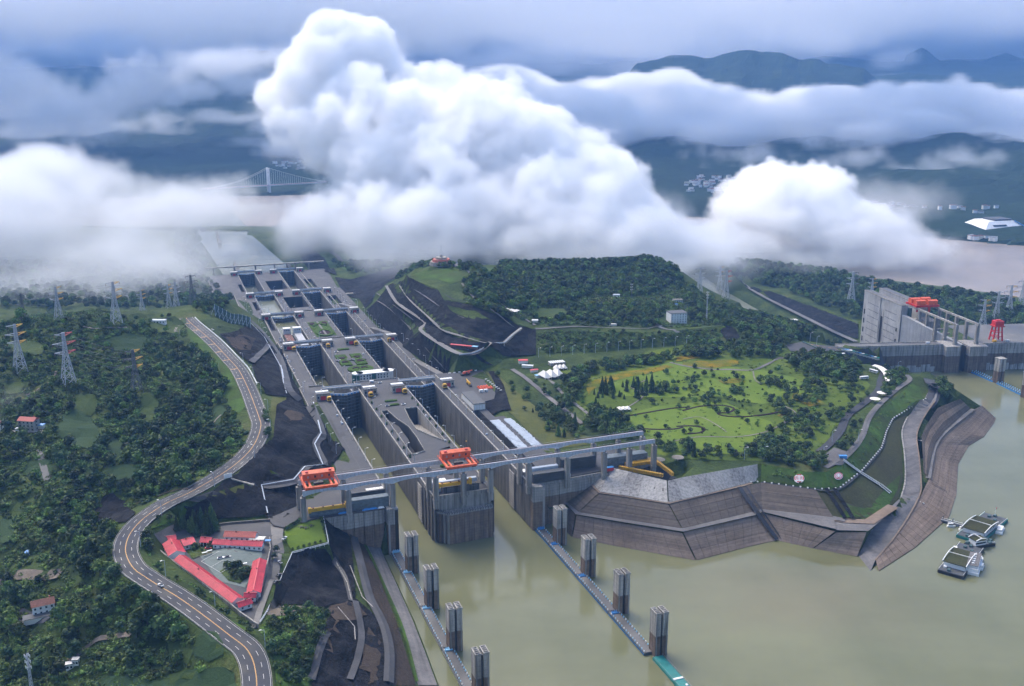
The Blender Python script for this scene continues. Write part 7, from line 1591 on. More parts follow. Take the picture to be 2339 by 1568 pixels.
mountain('pale peak with a step', [(2010, 300), (2050, 160), (2075, 118), (2110, 112), (2135, 130), (2160, 155), (2210, 190), (2300, 260)], 9300, 8300, 7.7)
mountain('palest peak at the photo edge', [(2190, 300), (2210, 160), (2260, 132), (2300, 124), (2339, 140), (2420, 170), (2600, 220)], 9700, 8600, 9.2)
mountain('blue peak behind the main cloud', [(860, 300), (905, 155), (945, 140), (985, 145), (1020, 160), (1060, 190), (1090, 185), (1150, 165), (1200, 150), (1260, 170), (1320, 200), (1400, 300)], 9000, 6000, 11.4)
mountain('broad blue mountain flank at the left', [(-500, 260), (-300, 230), (0, 220), (150, 225), (300, 190), (400, 165), (480, 130), (560, 118), (620, 118), (680, 150), (760, 200), (850, 240), (960, 300), (1080, 420)], 7000, 4700, 13.9)
mountain('long low wooded slope below the cloud band', [(1150, 400), (1250, 330), (1400, 300), (1550, 290), (1700, 285), (1900, 300), (2100, 330), (2300, 330), (2500, 340), (2700, 380)], 5600, 3900, 17.2)
# town houses on the far banks
TOWN = []
def town(px, n, group, seed, hmax=14, z=None):
    rr_ = random.Random(seed); c = 0
    while c < n:
        x, y = rr_.uniform(min(p[0] for p in px), max(p[0] for p in px)), rr_.uniform(min(p[1] for p in px), max(p[1] for p in px))
        if not inpoly(x, y, px): continue
        q = P(x, y, -70)
        for _ in range(4): q = P(x, y, fz(q.x, q.y))
        w_, d_, h = rr_.uniform(9, 20), rr_.uniform(8, 13), rr_.uniform(6, hmax); m = MB(); m.box(-w_/2, w_/2, -d_/2, d_/2, -4, h)
        o = m.build('town_house', 'white' if rr_.random() < .8 else 'cream'); o.location = q; o.rotation_euler.z = rr_.uniform(-.5, .5)
        rf = MB(); rf.box(-w_/2-.4, w_/2+.4, -d_/2-.4, d_/2+.4, h, h+1); rf.build('roof', rr_.choice(['old_roof', 'tile_dark', 'grey_metal']), o)
        tag(o, 'small white house in the '+group, 'house', group); c += 1
town([(1566, 418), (1600, 404), (1700, 410), (1726, 430), (1720, 446), (1640, 440), (1570, 440)], 120, 'town on the far bank between the two cloud heads', 5)
town([(623, 378), (660, 364), (720, 362), (776, 372), (780, 400), (740, 407), (700, 395), (640, 385)], 80, 'town beside the suspension bridge', 6)
town([(1980, 461), (2060, 470), (2137, 474), (2137, 478), (2040, 477), (1980, 468)], 18, 'row of long buildings on the far shore', 8, 10)
town([(100, 350), (340, 340), (460, 352), (440, 362), (200, 362)], 20, 'scattered village on the blue slope', 9)
town([(2140, 480), (2200, 470), (2330, 480), (2250, 490)], 9, 'hamlet behind the white pyramid hall', 10)
town([(2210, 541), (2339, 549), (2339, 552), (2215, 545)], 8, 'low sheds along the far river shore', 11, 7)
# pyramid hall
q = P(2268, 520, -68); r = empty('pyramid_hall', 'large white truncated pyramid hall on the far bank', 'building', q, .25); S = q.y/F*60
m = MB(); m.add([(-S, -S*.8, 0), (S, -S*.8, 0), (S, S*.8, 0), (-S, S*.8, 0), (-S*.55, -S*.4, S*.3), (S*.55, -S*.4, S*.3), (S*.55, S*.4, S*.3), (-S*.55, S*.4, S*.3)], [(0, 1, 5, 4), (1, 2, 6, 5), (2, 3, 7, 6), (3, 0, 4, 7), (4, 5, 6, 7)]); m.build('shell', 'white', r)
m = MB(); m.box(-S*.25, S*.5, -S*.35, S*.3, S*.3, S*.36); m.build('roof_box', 'tile_dark', r)
m = MB(); m.add([(-S*.5, -S*.64, S*.135), (S*.1, -S*.64, S*.135), (S*.1, -S*.57, S*.19), (-S*.5, -S*.57, S*.19)], [(0, 1, 2, 3)]); m.build('window_band', 'glass_dark', r)
m = MB(); m.beam((S*1.01, -S*.81, .3), (S*.56, -S*.41, S*.3+.5), 7, 1.2); m.build('glass_spine', 'blue', r)
# far suspension bridge
q = P(615, 444, -80); bd = Vector((.86, .51, 0)).normalized(); bn = Vector((-bd.y, bd.x, 0)); r = empty('suspension_bridge', 'white towered suspension bridge half hidden by the cloud', 'bridge', q, math.atan2(bd.y, bd.x))
th = 96
for y in (-11, 11): m = MB(); m.box(-2.6, 2.6, y-2.6, y+2.6, -5, th); m.build('tower_leg', 'white', r)
for z_ in (28, 62, 90): m = MB(); m.box(-2, 2, -8.4, 8.4, z_, z_+4.5); m.build('cross_beam', 'white', r)
m = MB(); m.box(-240, 220, -10, 10, 30.5, 33.5); m.build('deck', 'steel_pale', r); m = MB(); m.box(-240, 220, -10.3, -10, 33.5, 35); m.build('rail', 'cab_red', r)
for y in (-11, 11):
    m = MB(); hg = MB()
    for sg, L_ in ((-1, 240), (1, 220)):
        pr = (0, y, th)
        for i in range(1, 17): f = i/16; qq = (sg*L_*f, y, 35+(th-35)*(1-f)**(2 if sg < 0 else 1.25)); m.beam(pr, qq, .8); pr = qq
        for i in range(1, 28): f = i/28; hg.beam((sg*L_*f, y, 33), (sg*L_*f, y, 35+(th-35)*(1-f)**(2 if sg < 0 else 1.25)), .28)
    m.build('main_cable', 'white', r); tag(hg.build('hangers', 'white', r), kind='stuff')
# training walls in the lower channel
for x0, y0, x1, y1, l_ in ((536, 602, 545, 628, 'dark training wall in the lower channel, hillside one'), (657, 606, 672, 630, 'dark training wall in the lower channel, park side one'), (495, 532, 503, 560, 'thin dark wall far out in the lower channel')):
    a, c = P(x0, y0, -76), P(x1, y1, -76); r = empty('training_wall', l_, 'wall', a); m = MB(); m.beam((0, 0, 0), c-a, 7, 10); m.build('wall', 'concrete_low', r)
# ------------------------------------------------------------------ trees
def blob(b, c, r, rng, sq=1.0):
    t = (1+5**.5)/2
    v = [(-1, t, 0), (1, t, 0), (-1, -t, 0), (1, -t, 0), (0, -1, t), (0, 1, t), (0, -1, -t), (0, 1, -t), (t, 0, -1), (t, 0, 1), (-t, 0, -1), (-t, 0, 1)]
    f = [(0, 11, 5), (0, 5, 1), (0, 1, 7), (0, 7, 10), (0, 10, 11), (1, 5, 9), (5, 11, 4), (11, 10, 2), (10, 7, 6), (7, 1, 8), (3, 9, 4), (3, 4, 2), (3, 2, 6), (3, 6, 8), (3, 8, 9), (4, 9, 5), (2, 4, 11), (6, 2, 10), (8, 6, 7), (9, 8, 1)]
    b.add([(c[0]+x*r*.52*rng.uniform(.75, 1.2), c[1]+y*r*.52*rng.uniform(.75, 1.2), c[2]+z*r*.52*sq*rng.uniform(.75, 1.2)) for x, y, z in v], f)
def leaves(b, pts, s, rng):
    for p in pts:
        a = Vector((rng.gauss(0, 1), rng.gauss(0, 1), rng.gauss(0, 1))).normalized(); c = a.orthogonal().normalized(); d = a.cross(c); k = s*rng.uniform(.6, 1.4)
        b.add([Vector(p)+c*k, Vector(p)+d*k*.8, Vector(p)-c*k, Vector(p)-d*k*.8], [(0, 1, 2, 3)])
def broad(seed, rad=3.6, h=8.5, nb=11, nl=130):
    rng = random.Random(seed); b = MB()
    for k in range(nb):
        a = rng.uniform(0, 2*PI); q = rng.uniform(0, .62)*rad; z = h*rng.uniform(.42, .86); s_ = rad*rng.uniform(.32, .5)*(1.15-.4*(z/h-.4)); blob(b, (q*math.cos(a), q*math.sin(a), z), s_, rng, .85)
    pts = []
    for k in range(nl):
        th_ = rng.uniform(0, 2*PI); ph = rng.uniform(-.4, 1)*PI/2; rr2 = rad*rng.uniform(.78, 1.12); pts.append((rr2*math.cos(th_)*math.cos(ph), rr2*math.sin(th_)*math.cos(ph), h*.58+rr2*.85*math.sin(ph)))
    leaves(b, pts, .55, rng); t = MB(); t.cyl(0, 0, -1.2, h*.5, .32, .18, 6)
    for k in range(3): a = k*2.1+seed; t.beam((0, 0, h*.3), (rad*.5*math.cos(a), rad*.5*math.sin(a), h*.6), .18)
    return b, t
def conifer(seed, rad=2.4, h=10.5):
    rng = random.Random(seed); b = MB(); n = 9
    for k in range(n):
        z = h*(.1+.82*k/n); r_ = rad*(1-k/n)**.8+.25; m_ = 9; a0 = rng.uniform(0, 1)
        vs = [(0, 0, z+h*.2)]+[((r_*(1 if i % 2 else .62)*rng.uniform(.85, 1.15))*math.cos(a0+i*PI/m_), (r_*(1 if i % 2 else .62)*rng.uniform(.85, 1.15))*math.sin(a0+i*PI/m_), z-(.35 if i % 2 else 0)) for i in range(2*m_)]
        b.add(vs, [(0, i+1, (i+1) % (2*m_)+1) for i in range(2*m_)])
    pts = [(rad*(1-f)*math.cos(a), rad*(1-f)*math.sin(a), h*(.12+.85*f)) for f, a in ((rng.random()**1.3, rng.uniform(0, 2*PI)) for _ in range(90))]
    leaves(b, pts, .38, rng); t = MB(); t.cyl(0, 0, -1, h*.3, .28, .2, 6); return b, t
KIND = {}
for nm, fnc, mats in (('broad', broad, ('leaf', 'leaf_light', 'leaf_dark')), ('conifer', conifer, ('leaf_dark', 'leaf_dark', 'leaf'))):
    KIND[nm] = []
    for k in range(6 if nm == 'broad' else 3):
        b, t = fnc(11+k); cm = b.mesh('crown', mats[k % 3]); tm = t.mesh('trunk', 'bark'); KIND[nm].append((cm, tm))
b_ = MB(); rng_ = random.Random(4)
BUSH = []
for k in range(3):
    bb = MB()
    for j in range(5): blob(bb, (rng_.uniform(-1, 1), rng_.uniform(-1, 1), rng_.uniform(.3, 1.0)), rng_.uniform(.7, 1.1), rng_, .8)
    leaves(bb, [(rng_.uniform(-1.8, 1.8), rng_.uniform(-1.8, 1.8), rng_.uniform(.4, 2)) for _ in range(40)], .4, rng_); BUSH.append(bb.mesh('bush', ('leaf', 'leaf_light', 'leaf_light')[k]))
TREES = []      # kind, x, y, z, scale, zone
TOPB = [(min(p[0] for p in a), min(p[1] for p in a), max(p[0] for p in a), max(p[1] for p in a)) for a in AVOID]
def blocked(x, y):
    for a, (x0, y0, x1, y1) in zip(AVOID, TOPB):
        if x0 <= x <= x1 and y0 <= y <= y1 and inpoly(x, y, a): return True
    return False
def wood(px, dens, kind, smin, smax, zone, seed, free=False, clump=0.0):
    """trees over a photographed area; dens = trees per 100 square metres"""
    rng = random.Random(seed); ring = [G(x, y) for x, y in px]; poly = [(p.x, p.y) for p in ring]
    x0, x1 = min(p[0] for p in poly), max(p[0] for p in poly); y0, y1 = min(p[1] for p in poly), max(p[1] for p in poly)
    n = int((x1-x0)*(y1-y0)*dens/100)
    for _ in range(n):
        x, y = rng.uniform(x0, x1), rng.uniform(y0, y1)
        if not inpoly(x, y, poly): continue
        if clump and noise.noise(Vector((x/28, y/28, seed))) < clump: continue
        if not free and blocked(x, y): continue
        z = zt(x, y)
        if z is None: continue
        k = kind if isinstance(kind, str) else rng.choice(kind); TREES.append((k, x, y, z-.3, rng.uniform(smin*.72, smax*1.18), zone))
def one(kind, x, y, s, zone): q = G(x, y); TREES.append((kind, q.x, q.y, q.z-.3, s, zone))
WL = 'the hillside wood left of the winding road'
BC = ('broad', 'broad', 'broad', 'conifer')
# left hill
wood([(230, 1010), (300, 985), (330, 990), (395, 965), (420, 900), (470, 870), (500, 900), (540, 960), (548, 1000), (500, 1060), (430, 1110), (330, 1140), (250, 1125), (205, 1080)], 2.6, 'broad', .9, 1.35, WL, 1)
wood([(395, 820), (440, 800), (480, 830), (520, 890), (500, 900), (470, 870), (420, 890), (370, 860)], 2.6, 'broad', .85, 1.3, WL, 2)
wood([(300, 905), (380, 895), (410, 930), (395, 970), (300, 985), (240, 960), (240, 920)], 1.9, 'broad', .75, 1.1, WL, 3)
wood([(0, 985), (120, 990), (220, 1060), (240, 1120), (200, 1190), (130, 1180), (100, 1130), (60, 1120), (0, 1130)], 2.0, 'broad', .8, 1.2, WL, 4, clump=-.15)
wood([(130, 1130), (250, 1190), (262, 1240), (268, 1290), (330, 1340), (340, 1370), (280, 1400), (200, 1370), (170, 1290), (110, 1240), (90, 1180)], 2.5, 'broad', .9, 1.35, WL, 5, clump=-.3)
wood([(0, 1360), (60, 1350), (160, 1390), (250, 1420), (300, 1440), (230, 1470), (140, 1520), (60, 1560), (0, 1568)], 2.3, 'broad', .8, 1.2, 'the wood around the white village house', 6, clump=-.15)
wood([(285, 1400), (340, 1370), (400, 1400), (450, 1425), (440, 1460), (400, 1470), (360, 1500), (310, 1480)], 2.8, 'broad', 1.0, 1.4, 'the tall grove below the bend of the road', 7)
wood([(0, 740), (130, 742), (400, 730), (420, 760), (300, 790), (100, 800), (0, 800)], .8, 'broad', .5, .9, 'the ridge scrub', 8, clump=.0)
wood([(0, 800), (420, 790), (400, 830), (300, 900), (100, 900), (0, 900)], 1.2, 'broad', .5, .9, 'the terraced fields below the pylons', 9, clump=.0)
wood([(0, 900), (160, 900), (240, 960), (230, 1010), (120, 990), (0, 985)], 1.8, 'broad', .7, 1.0, WL, 10, clump=-.05)
wood([(300, 1480), (400, 1500), (560, 1500), (545, 1568), (0, 1590), (120, 1530), (230, 1470)], 1.3, 'broad', .7, 1.1, 'the fields at the bottom edge', 11, clump=.05)
wood([(0, 1190), (110, 1240), (160, 1290), (190, 1360), (60, 1350), (0, 1340)], 1.0, 'broad', .7, 1.0, 'the field edges near the blue tarpaulin', 12, clump=.05)
wood([(-100, 740), (-10, 740), (-10, 1568), (-200, 1568)], .8, 'broad', .7, 1.1, 'the hill beyond the photo edge', 13)
wood([(325, 1215), (350, 1180), (400, 1155), (425, 1150), (420, 1185), (370, 1205), (345, 1225), (352, 1262), (330, 1265)], 3.0, 'broad', .6, .9, 'the verge between the road and the compound', 14)
wood([(318, 1270), (345, 1275), (440, 1345), (560, 1425), (575, 1450), (480, 1400), (370, 1340), (325, 1305)], 1.3, 'broad', .35, .6, 'the verge between the road and the compound', 15)
wood([(405, 1222), (400, 1195), (450, 1190), (490, 1192), (498, 1222), (460, 1228)], 3.5, 'conifer', 1.2, 1.6, 'the dark conifers at the head of the compound', 16, free=True)
wood([(505, 1308), (522, 1298), (558, 1296), (574, 1306), (568, 1318), (548, 1330), (524, 1326)], 4, 'broad', .45, .7, 'the round garden in the courtyard', 17, free=True)
wood([(428, 1258), (450, 1252), (500, 1243), (505, 1248), (470, 1264), (440, 1274)], 3, 'broad', .4, .6, 'the upper garden of the courtyard', 18, free=True)
for k in range(16): one('broad', 655+k*5 if k < 9 else 735+(k-9)*2.4, 1212-k*3 if k < 9 else 1190+(k-9)*8, .45, 'the lawn terrace edge')
for k in range(6): one('broad', 668+k*13, 1258-k*3.5, .33, 'the lawn terrace edge')
wood([(612, 1345), (628, 1290), (622, 1255), (640, 1262), (632, 1300), (622, 1345)], 3, 'broad', .35, .6, 'the strip beside the lane', 19, free=True)
wood([(600, 1430), (640, 1402), (700, 1390), (752, 1392), (745, 1440), (720, 1500), (705, 1568), (635, 1568), (625, 1500)], 3.0, 'broad', .5, .85, 'the bright green mound at the bottom', 20)
wood([(600, 925), (615, 940), (622, 1000), (610, 1010), (596, 960)], 2, 'broad', .5, .7, 'the verge of the upper bend', 21, free=True)
wood([(560, 1095), (610, 1060), (560, 1075), (430, 1130), (415, 1150)], 1.2, 'broad', .35, .6, 'the verge of the upper bend', 22)
wood([(-100, 700), (540, 690), (480, 640), (350, 620), (-100, 600)], .6, 'broad', 1.0, 1.5, 'the foggy valley behind the ridge', 23)
wood([(440, 700), (490, 690), (520, 700), (490, 720), (450, 715)], 3, 'broad', .6, .9, 'the knoll beside the green fence', 24)
one('broad', 50, 738, 1.9, 'the ridge'); one('broad', 62, 742, 1.3, 'the ridge')
wood([(250, 1150), (430, 1105), (520, 1075), (560, 1040), (545, 1030), (500, 1060), (430, 1095), (330, 1135)], 2.4, 'broad', .4, .6, 'the road bank', 25)
wood([(120, 700), (300, 742), (420, 745), (430, 800), (380, 880), (250, 905), (60, 880), (0, 820), (0, 745)], 6, 'bush', .5, 1.5, 's', 26)
wood([(0, 900), (420, 880), (560, 980), (560, 1060), (260, 1180), (0, 1180)], 6, 'bush', .5, 1.7, 's', 27)
wood([(0, 1180), (260, 1180), (280, 1300), (340, 1360), (500, 1480), (545, 1568), (0, 1590)], 6, 'bush', .5, 1.7, 's', 28)
wood([(310, 1265), (330, 1215), (420, 1150), (600, 1100), (600, 1060), (610, 1020), (640, 1100), (560, 1130), (440, 1165), (345, 1240), (350, 1280), (570, 1425), (570, 1445), (400, 1355), (320, 1300)], 4, 'bush', .4, .9, 's', 29)
wood([(600, 1430), (640, 1402), (700, 1390), (752, 1392), (745, 1440), (720, 1500), (705, 1568), (635, 1568)], 6, 'bush', .7, 1.4, 's', 30)
# right: hill woods
HW = 'the dense wood on the hill right of the locks'
wood([(1060, 640), (1110, 625), (1200, 630), (1320, 632), (1400, 625), (1500, 610), (1560, 640), (1480, 680), (1330, 680), (1260, 700), (1200, 705), (1120, 700), (1060, 670)], 2.2, 'broad', .8, 1.25, HW, 40)
wood([(1165, 700), (1220, 735), (1340, 742), (1500, 745), (1520, 700), (1440, 700), (1340, 700), (1300, 700), (1220, 700)], 2.0, 'broad', .6, 1.0, HW, 41)
wood([(1080, 685), (1160, 720), (1180, 745), (1120, 730), (1070, 710)], 3, 'broad', .8, 1.1, HW, 42)
wood([(1130, 600), (1500, 590), (1535, 605), (1550, 628), (1500, 612), (1320, 625), (1150, 625)], 1.8, 'broad', .8, 1.3, 'the wood under the cloud edge', 43)
wood([(1540, 652), (1650, 684), (1740, 716), (1820, 746), (1900, 766), (1920, 785), (1800, 790), (1680, 780), (1640, 745), (1570, 740), (1560, 690)], 2.0, 'broad', .8, 1.2, 'the wood between the office block and the canal', 44)
wood([(1230, 758), (1520, 762), (1655, 748), (1690, 775), (1570, 785), (1340, 803), (1230, 808)], 7, 'bush', .7, 1.2, 's', 45)
wood([(1230, 758), (1520, 762), (1655, 748), (1690, 775), (1570, 785), (1340, 803), (1230, 808)], 1.4, 'broad', .35, .6, 'the green terrace slope', 46)
wood([(1060, 640), (1110, 625), (1500, 600), (1560, 650), (1740, 718), (1900, 780), (1660, 745), (1500, 745), (1230, 745), (1060, 700)], 5.0, 'bush', .6, 1.7, 's', 47)
wood([(970, 605), (1000, 612), (1060, 622), (1100, 615), (1090, 604), (1040, 608)], 3, 'broad', .5, .8, 'the hill top platform', 48)
# park
PK = 'the park'
wood([(1280, 870), (1310, 850), (1380, 830), (1480, 822), (1580, 800), (1660, 805), (1640, 818), (1540, 822), (1440, 842), (1360, 855), (1330, 880), (1335, 925), (1300, 935), (1275, 910)], 2.6, 'broad', .8, 1.15, 'the tree belt at the back of the park', 50)
wood([(1560, 790), (1700, 790), (1790, 800), (1780, 815), (1700, 820), (1580, 812)], 2.4, 'broad', .8, 1.1, 'the tree belt at the back of the park', 51)
wood([(1350, 900), (1400, 880), (1500, 878), (1540, 895), (1480, 910), (1420, 915), (1360, 912)], 1.5, 'conifer', .8, 1.15, 'the conifer clump on the park lawn', 52)
wood([(1480, 880), (1560, 890), (1545, 905), (1490, 905)], 2, 'broad', .6, .9, PK, 53)
wood([(1560, 890), (1700, 895), (1720, 925), (1640, 930), (1560, 910)], 1.2, 'broad', .45, .85, PK, 54)
wood([(1350, 930), (1420, 955), (1470, 990), (1490, 1005), (1400, 1005), (1340, 975)], 3.0, BC, .8, 1.15, 'the dense grove behind the crane runway', 55)
wood([(1225, 930), (1280, 935), (1340, 990), (1340, 1005), (1270, 1010), (1230, 970)], 1.6, BC, .7, 1.05, 'the slope above the pipe yard', 56)
wood([(1130, 850), (1180, 870), (1260, 930), (1220, 960), (1150, 910)], .4, BC, .5, .8, 'the slope above the pipe yard', 57)
wood([(1200, 870), (1260, 880), (1400, 985), (1360, 990), (1280, 930)], .7, 'broad', .6, .9, 'the strip between the park paths', 58)
wood([(1720, 870), (1790, 845), (1850, 860), (1950, 850), (1990, 900), (1940, 950), (1880, 985), (1860, 1020), (1760, 1000), (1740, 950), (1780, 920), (1760, 890)], 1.3, 'broad', .65, 1.0, PK, 59, clump=-.12)
wood([(1820, 810), (1900, 815), (1960, 835), (1970, 860), (1900, 870), (1830, 850), (1790, 830)], 2.6, 'broad', .9, 1.3, 'the tall trees behind the plaza', 60)
wood([(1740, 1010), (1800, 1010), (1880, 1050), (1890, 1075), (1820, 1070), (1740, 1052), (1700, 1040)], 3.0, 'broad', .8, 1.15, 'the dark grove at the tip of the park', 61)
wood([(1500, 1005), (1600, 1020), (1700, 1030), (1740, 1050), (1620, 1050), (1540, 1045), (1500, 1030)], 2.2, BC, .6, .9, 'the hedge trees above the revetment', 62)
wood([(2040, 830), (2085, 850), (2060, 870), (2040, 900), (2010, 925), (2020, 880), (2020, 850)], 3, 'broad', .6, .9, 'the trees beside the curved canopy', 63)
wood([(1905, 1020), (1960, 960), (1975, 965), (1960, 1000), (1935, 1035)], 3, 'broad', .55, .8, 'the wedge between the two park roads', 64)
wood([(2140, 880), (2170, 888), (2165, 912), (2130, 905)], 2.5, 'broad', .8, 1.2, 'the clump beside the ramp top', 65)
wood([(1600, 830), (1800, 870), (1850, 900), (1700, 960), (1500, 930), (1350, 900), (1450, 860)], .45, 'broad', .35, .8, 'the open park lawn', 66)
wood([(1450, 950), (1700, 940), (1780, 990), (1700, 1030), (1500, 1020)], .2, 'broad', .3, .6, 'the open park lawn', 67)
wood([(1740, 1062), (1840, 1082), (1860, 1115), (1742, 1100)], 5, 'bush', .5, 1.0, 's', 68)
wood([(2080, 880), (2000, 950), (1960, 1030), (1890, 1080), (1920, 1110), (2010, 1020), (2040, 955), (2110, 912)], 2.5, 'bush', .35, .8, 's', 69)
wood([(1275, 845), (1790, 795), (1990, 880), (1880, 1050), (1480, 1030), (1300, 920)], 1.6, 'bush', .25, .8, 's', 70)
# beyond the dam
FW = 'the wood beyond the dam'
wood([(1640, 600), (1760, 606), (1860, 616), (2000, 650), (2200, 673), (2360, 700), (2500, 720), (2500, 770), (2339, 758), (2100, 735), (1990, 745), (1850, 690), (1740, 655), (1660, 628)], .85, 'broad', 1.1, 1.7, FW, 80)
wood([(2230, 735), (2500, 755), (2500, 775), (2230, 762)], 1.2, 'broad', .8, 1.2, FW, 81)
# near the lower locks
wood([(760, 600), (840, 605), (930, 610), (990, 605), (960, 625), (880, 630), (800, 628)], .8, 'broad', 1.0, 1.5, 'the misty slope beyond the cutting', 82)
wood([(770, 640), (850, 640), (900, 615), (880, 650), (840, 690), (800, 670)], .4, 'broad', .8, 1.2, 'the misty slope beyond the cutting', 83)
wood([(400, 530), (450, 535), (480, 620), (440, 640), (400, 600)], .4, 'broad', 1.2, 1.8, 'the foggy bank of the lower channel', 84)
print('trees', len(TREES), sum(1 for t in TREES if t[0] == 'bush'))
def vis(t):
    k, x, y, z, s, _ = t
    u = x/(y*math.cos(TH)-(z-HC)*math.sin(TH))*F+W/2; v = H/2-(y*math.sin(TH)+(z-HC)*math.cos(TH))/(y*math.cos(TH)-(z-HC)*math.sin(TH))*F
    inside = -20 < u < W+20 and v < H+15
    d = math.sqrt(x*x+y*y+(z-HC)**2); sz = s/d*(1 if inside else .01)
    return sz
ZL = {}
LMK = [(G(x, y), n) for x, y, n in ((47, 850, 'the orange armed pylon'), (158, 880, 'the crimson armed pylon'), (313, 900, 'the dark pylon'), (68, 981, 'the misty house'), (100, 1396, 'the white village house'), (160, 1527, 'the tiny shed'), (64, 1266, 'the blue tarpaulin'), (60, 1318, 'the pale field road'), (300, 1300, 'the road bend'), (400, 1400, 'the bend below the white car'),
    (240, 1160, 'the dark rock patch'), (560, 1060, 'the upper road bend'), (420, 1000, 'the hill middle'), (480, 860, 'the upper road'), (240, 1030, 'the large field'), (340, 940, 'the long narrow field'), (100, 1090, 'the dark track'), (470, 1480, 'the bottom fields'), (300, 1500, 'the dirt track'), (660, 1420, 'the bare soil'), (680, 1530, 'the dark slope foot'), (450, 1210, 'the compound head'), (500, 1310, 'the courtyard'), (700, 1230, 'the lawn terrace'),
    (1370, 890, 'the conifer clump'), (1600, 940, 'the purple hedge loop'), (1520, 1040, 'the yellow frames'), (1800, 1060, 'the round emblem'), (1258, 862, 'the large tent'), (1880, 830, 'the plaza'), (1940, 960, 'the park road'), (2150, 890, 'the ramp top'), (1300, 980, 'the pipe yard'), (1430, 985, 'the runway end'), (1545, 742, 'the office block'), (1700, 870, 'the yellow flowers'))]
def put_tree(k, x, y, z, s, zone, i):
    v_ = Vector((x, y, z)); near = min(LMK, key=lambda q: (q[0]-v_).length)[1]; zone = zone.replace(' left of the winding road', '').replace(' right of the locks', '').replace('the wood around the white village house', 'the lower wood').replace('the tall grove below the bend of the road', 'the tall grove')+', near '+near
    me_c, me_t = KIND[k][i % len(KIND[k])]; nm = 'broadleaf_tree' if k == 'broad' else 'conifer_tree'
    desc = {'broad': ('mid green tree', 'bright green tree', 'dark green tree')[i % 3], 'conifer': 'pointed conifer'}[k]
    r = empty(nm, desc+' in '+zone.replace('the dense wood on the hill', 'the hill wood').replace('bend below the white car', 'lower bend').replace('the trees beside the curved canopy', 'the canopy trees'), 'tree', (x, y, z), random.uniform(0, 6.28), ('conifers' if k == 'conifer' else ('mid green trees', 'bright green trees', 'dark green trees')[i % 3])+' in '+zone)
    c = link('crown', me_c, r); t = link('trunk', me_t, r); r.scale = (s*random.uniform(.9, 1.1), s*random.uniform(.9, 1.1), s*random.uniform(.85, 1.2))
rest = []
for kd, lim in (('broad', 300), ('conifer', 110)):
    L_ = sorted([t for t in TREES if t[0] == kd], key=vis, reverse=True)
    for i, t in enumerate(L_):
        if i < lim: put_tree(*t, i)
        else: rest.append(t)
rest += [t for t in TREES if t[0] == 'bush']
def forest(name, items, meshes, label):
    me = bpy.data.meshes.new(name); me.from_pydata([(x, y, z) for _, x, y, z, s, _ in items], [], [])
    a = me.attributes.new('size', 'FLOAT', 'POINT'); a.data.foreach_set('value', [t[4] for t in items])
    rot = me.attributes.new('turn', 'FLOAT', 'POINT'); rot.data.foreach_set('value', [random.uniform(0, 6.28) for _ in items])
    idx = me.attributes.new('pick', 'INT', 'POINT'); idx.data.foreach_set('value', [random.randrange(len(meshes)) for _ in items])
    ob = link(name, me); tag(ob, label, kind='stuff')
    t = bpy.data.node_groups.new(name+'_nodes', 'GeometryNodeTree'); t.interface.new_socket('Geometry', in_out='INPUT', socket_type='NodeSocketGeometry'); t.interface.new_socket('Geometry', in_out='OUTPUT', socket_type='NodeSocketGeometry')
    g = G_(t); gi = g.n('NodeGroupInput'); m2p = g.n('GeometryNodeMeshToPoints'); t.links.new(gi.outputs[0], m2p.inputs[0])
    g2i = g.n('GeometryNodeGeometryToInstance')
    for mesh in reversed(meshes):
        so_ = bpy.data.objects.new(name+'_source', mesh); oi = g.n('GeometryNodeObjectInfo'); oi.inputs['Object'].default_value = so_; t.links.new(oi.outputs['Geometry'], g2i.inputs[0])
    iop = g.n('GeometryNodeInstanceOnPoints'); t.links.new(m2p.outputs[0], iop.inputs['Points']); t.links.new(g2i.outputs[0], iop.inputs['Instance']); iop.inputs['Pick Instance'].default_value = True
    def attr(nm, ty):
        na = g.n('GeometryNodeInputNamedAttribute', data_type=ty); na.inputs[0].default_value = nm; return [o for o in na.outputs if o.enabled and o.name == 'Attribute'][0]
    t.links.new(attr('pick', 'INT'), iop.inputs['Instance Index'])
    cx = g.n('ShaderNodeCombineXYZ'); t.links.new(attr('turn', 'FLOAT'), cx.inputs[2]); er = g.n('FunctionNodeEulerToRotation'); t.links.new(cx.outputs[0], er.inputs[0]); t.links.new(er.outputs[0], iop.inputs['Rotation'])
    t.links.new(attr('size', 'FLOAT'), iop.inputs['Scale'])
    go = g.n('NodeGroupOutput'); t.links.new(iop.outputs[0], go.inputs[0])
    md = ob.modifiers.new('scatter', 'NODES'); md.node_group = t; return ob
class G_:
    def __init__(s, t): s.t = t
    def n(s, typ, **kw):
        nd = s.t.nodes.new(typ)
        for k, v in kw.items(): setattr(nd, k, v)
        return nd
forest('forest', [t for t in rest if t[0] == 'broad'], [c for c, _ in KIND['broad']], 'distant and smaller broadleaf woods covering the hills')
forest('conifer_forest', [t for t in rest if t[0] == 'conifer'], [c for c, _ in KIND['conifer']], 'smaller conifers scattered through the park woods')
forest('undergrowth', [t for t in rest if t[0] == 'bush'], BUSH, 'low green undergrowth on the banks and terraces')
for o in bpy.data.objects:
    if o.get('category') == 'tree' and len(o['label'].split()) > 16: o['label'] = ' '.join(o['label'].replace('the ', '', 1).split()[:16])
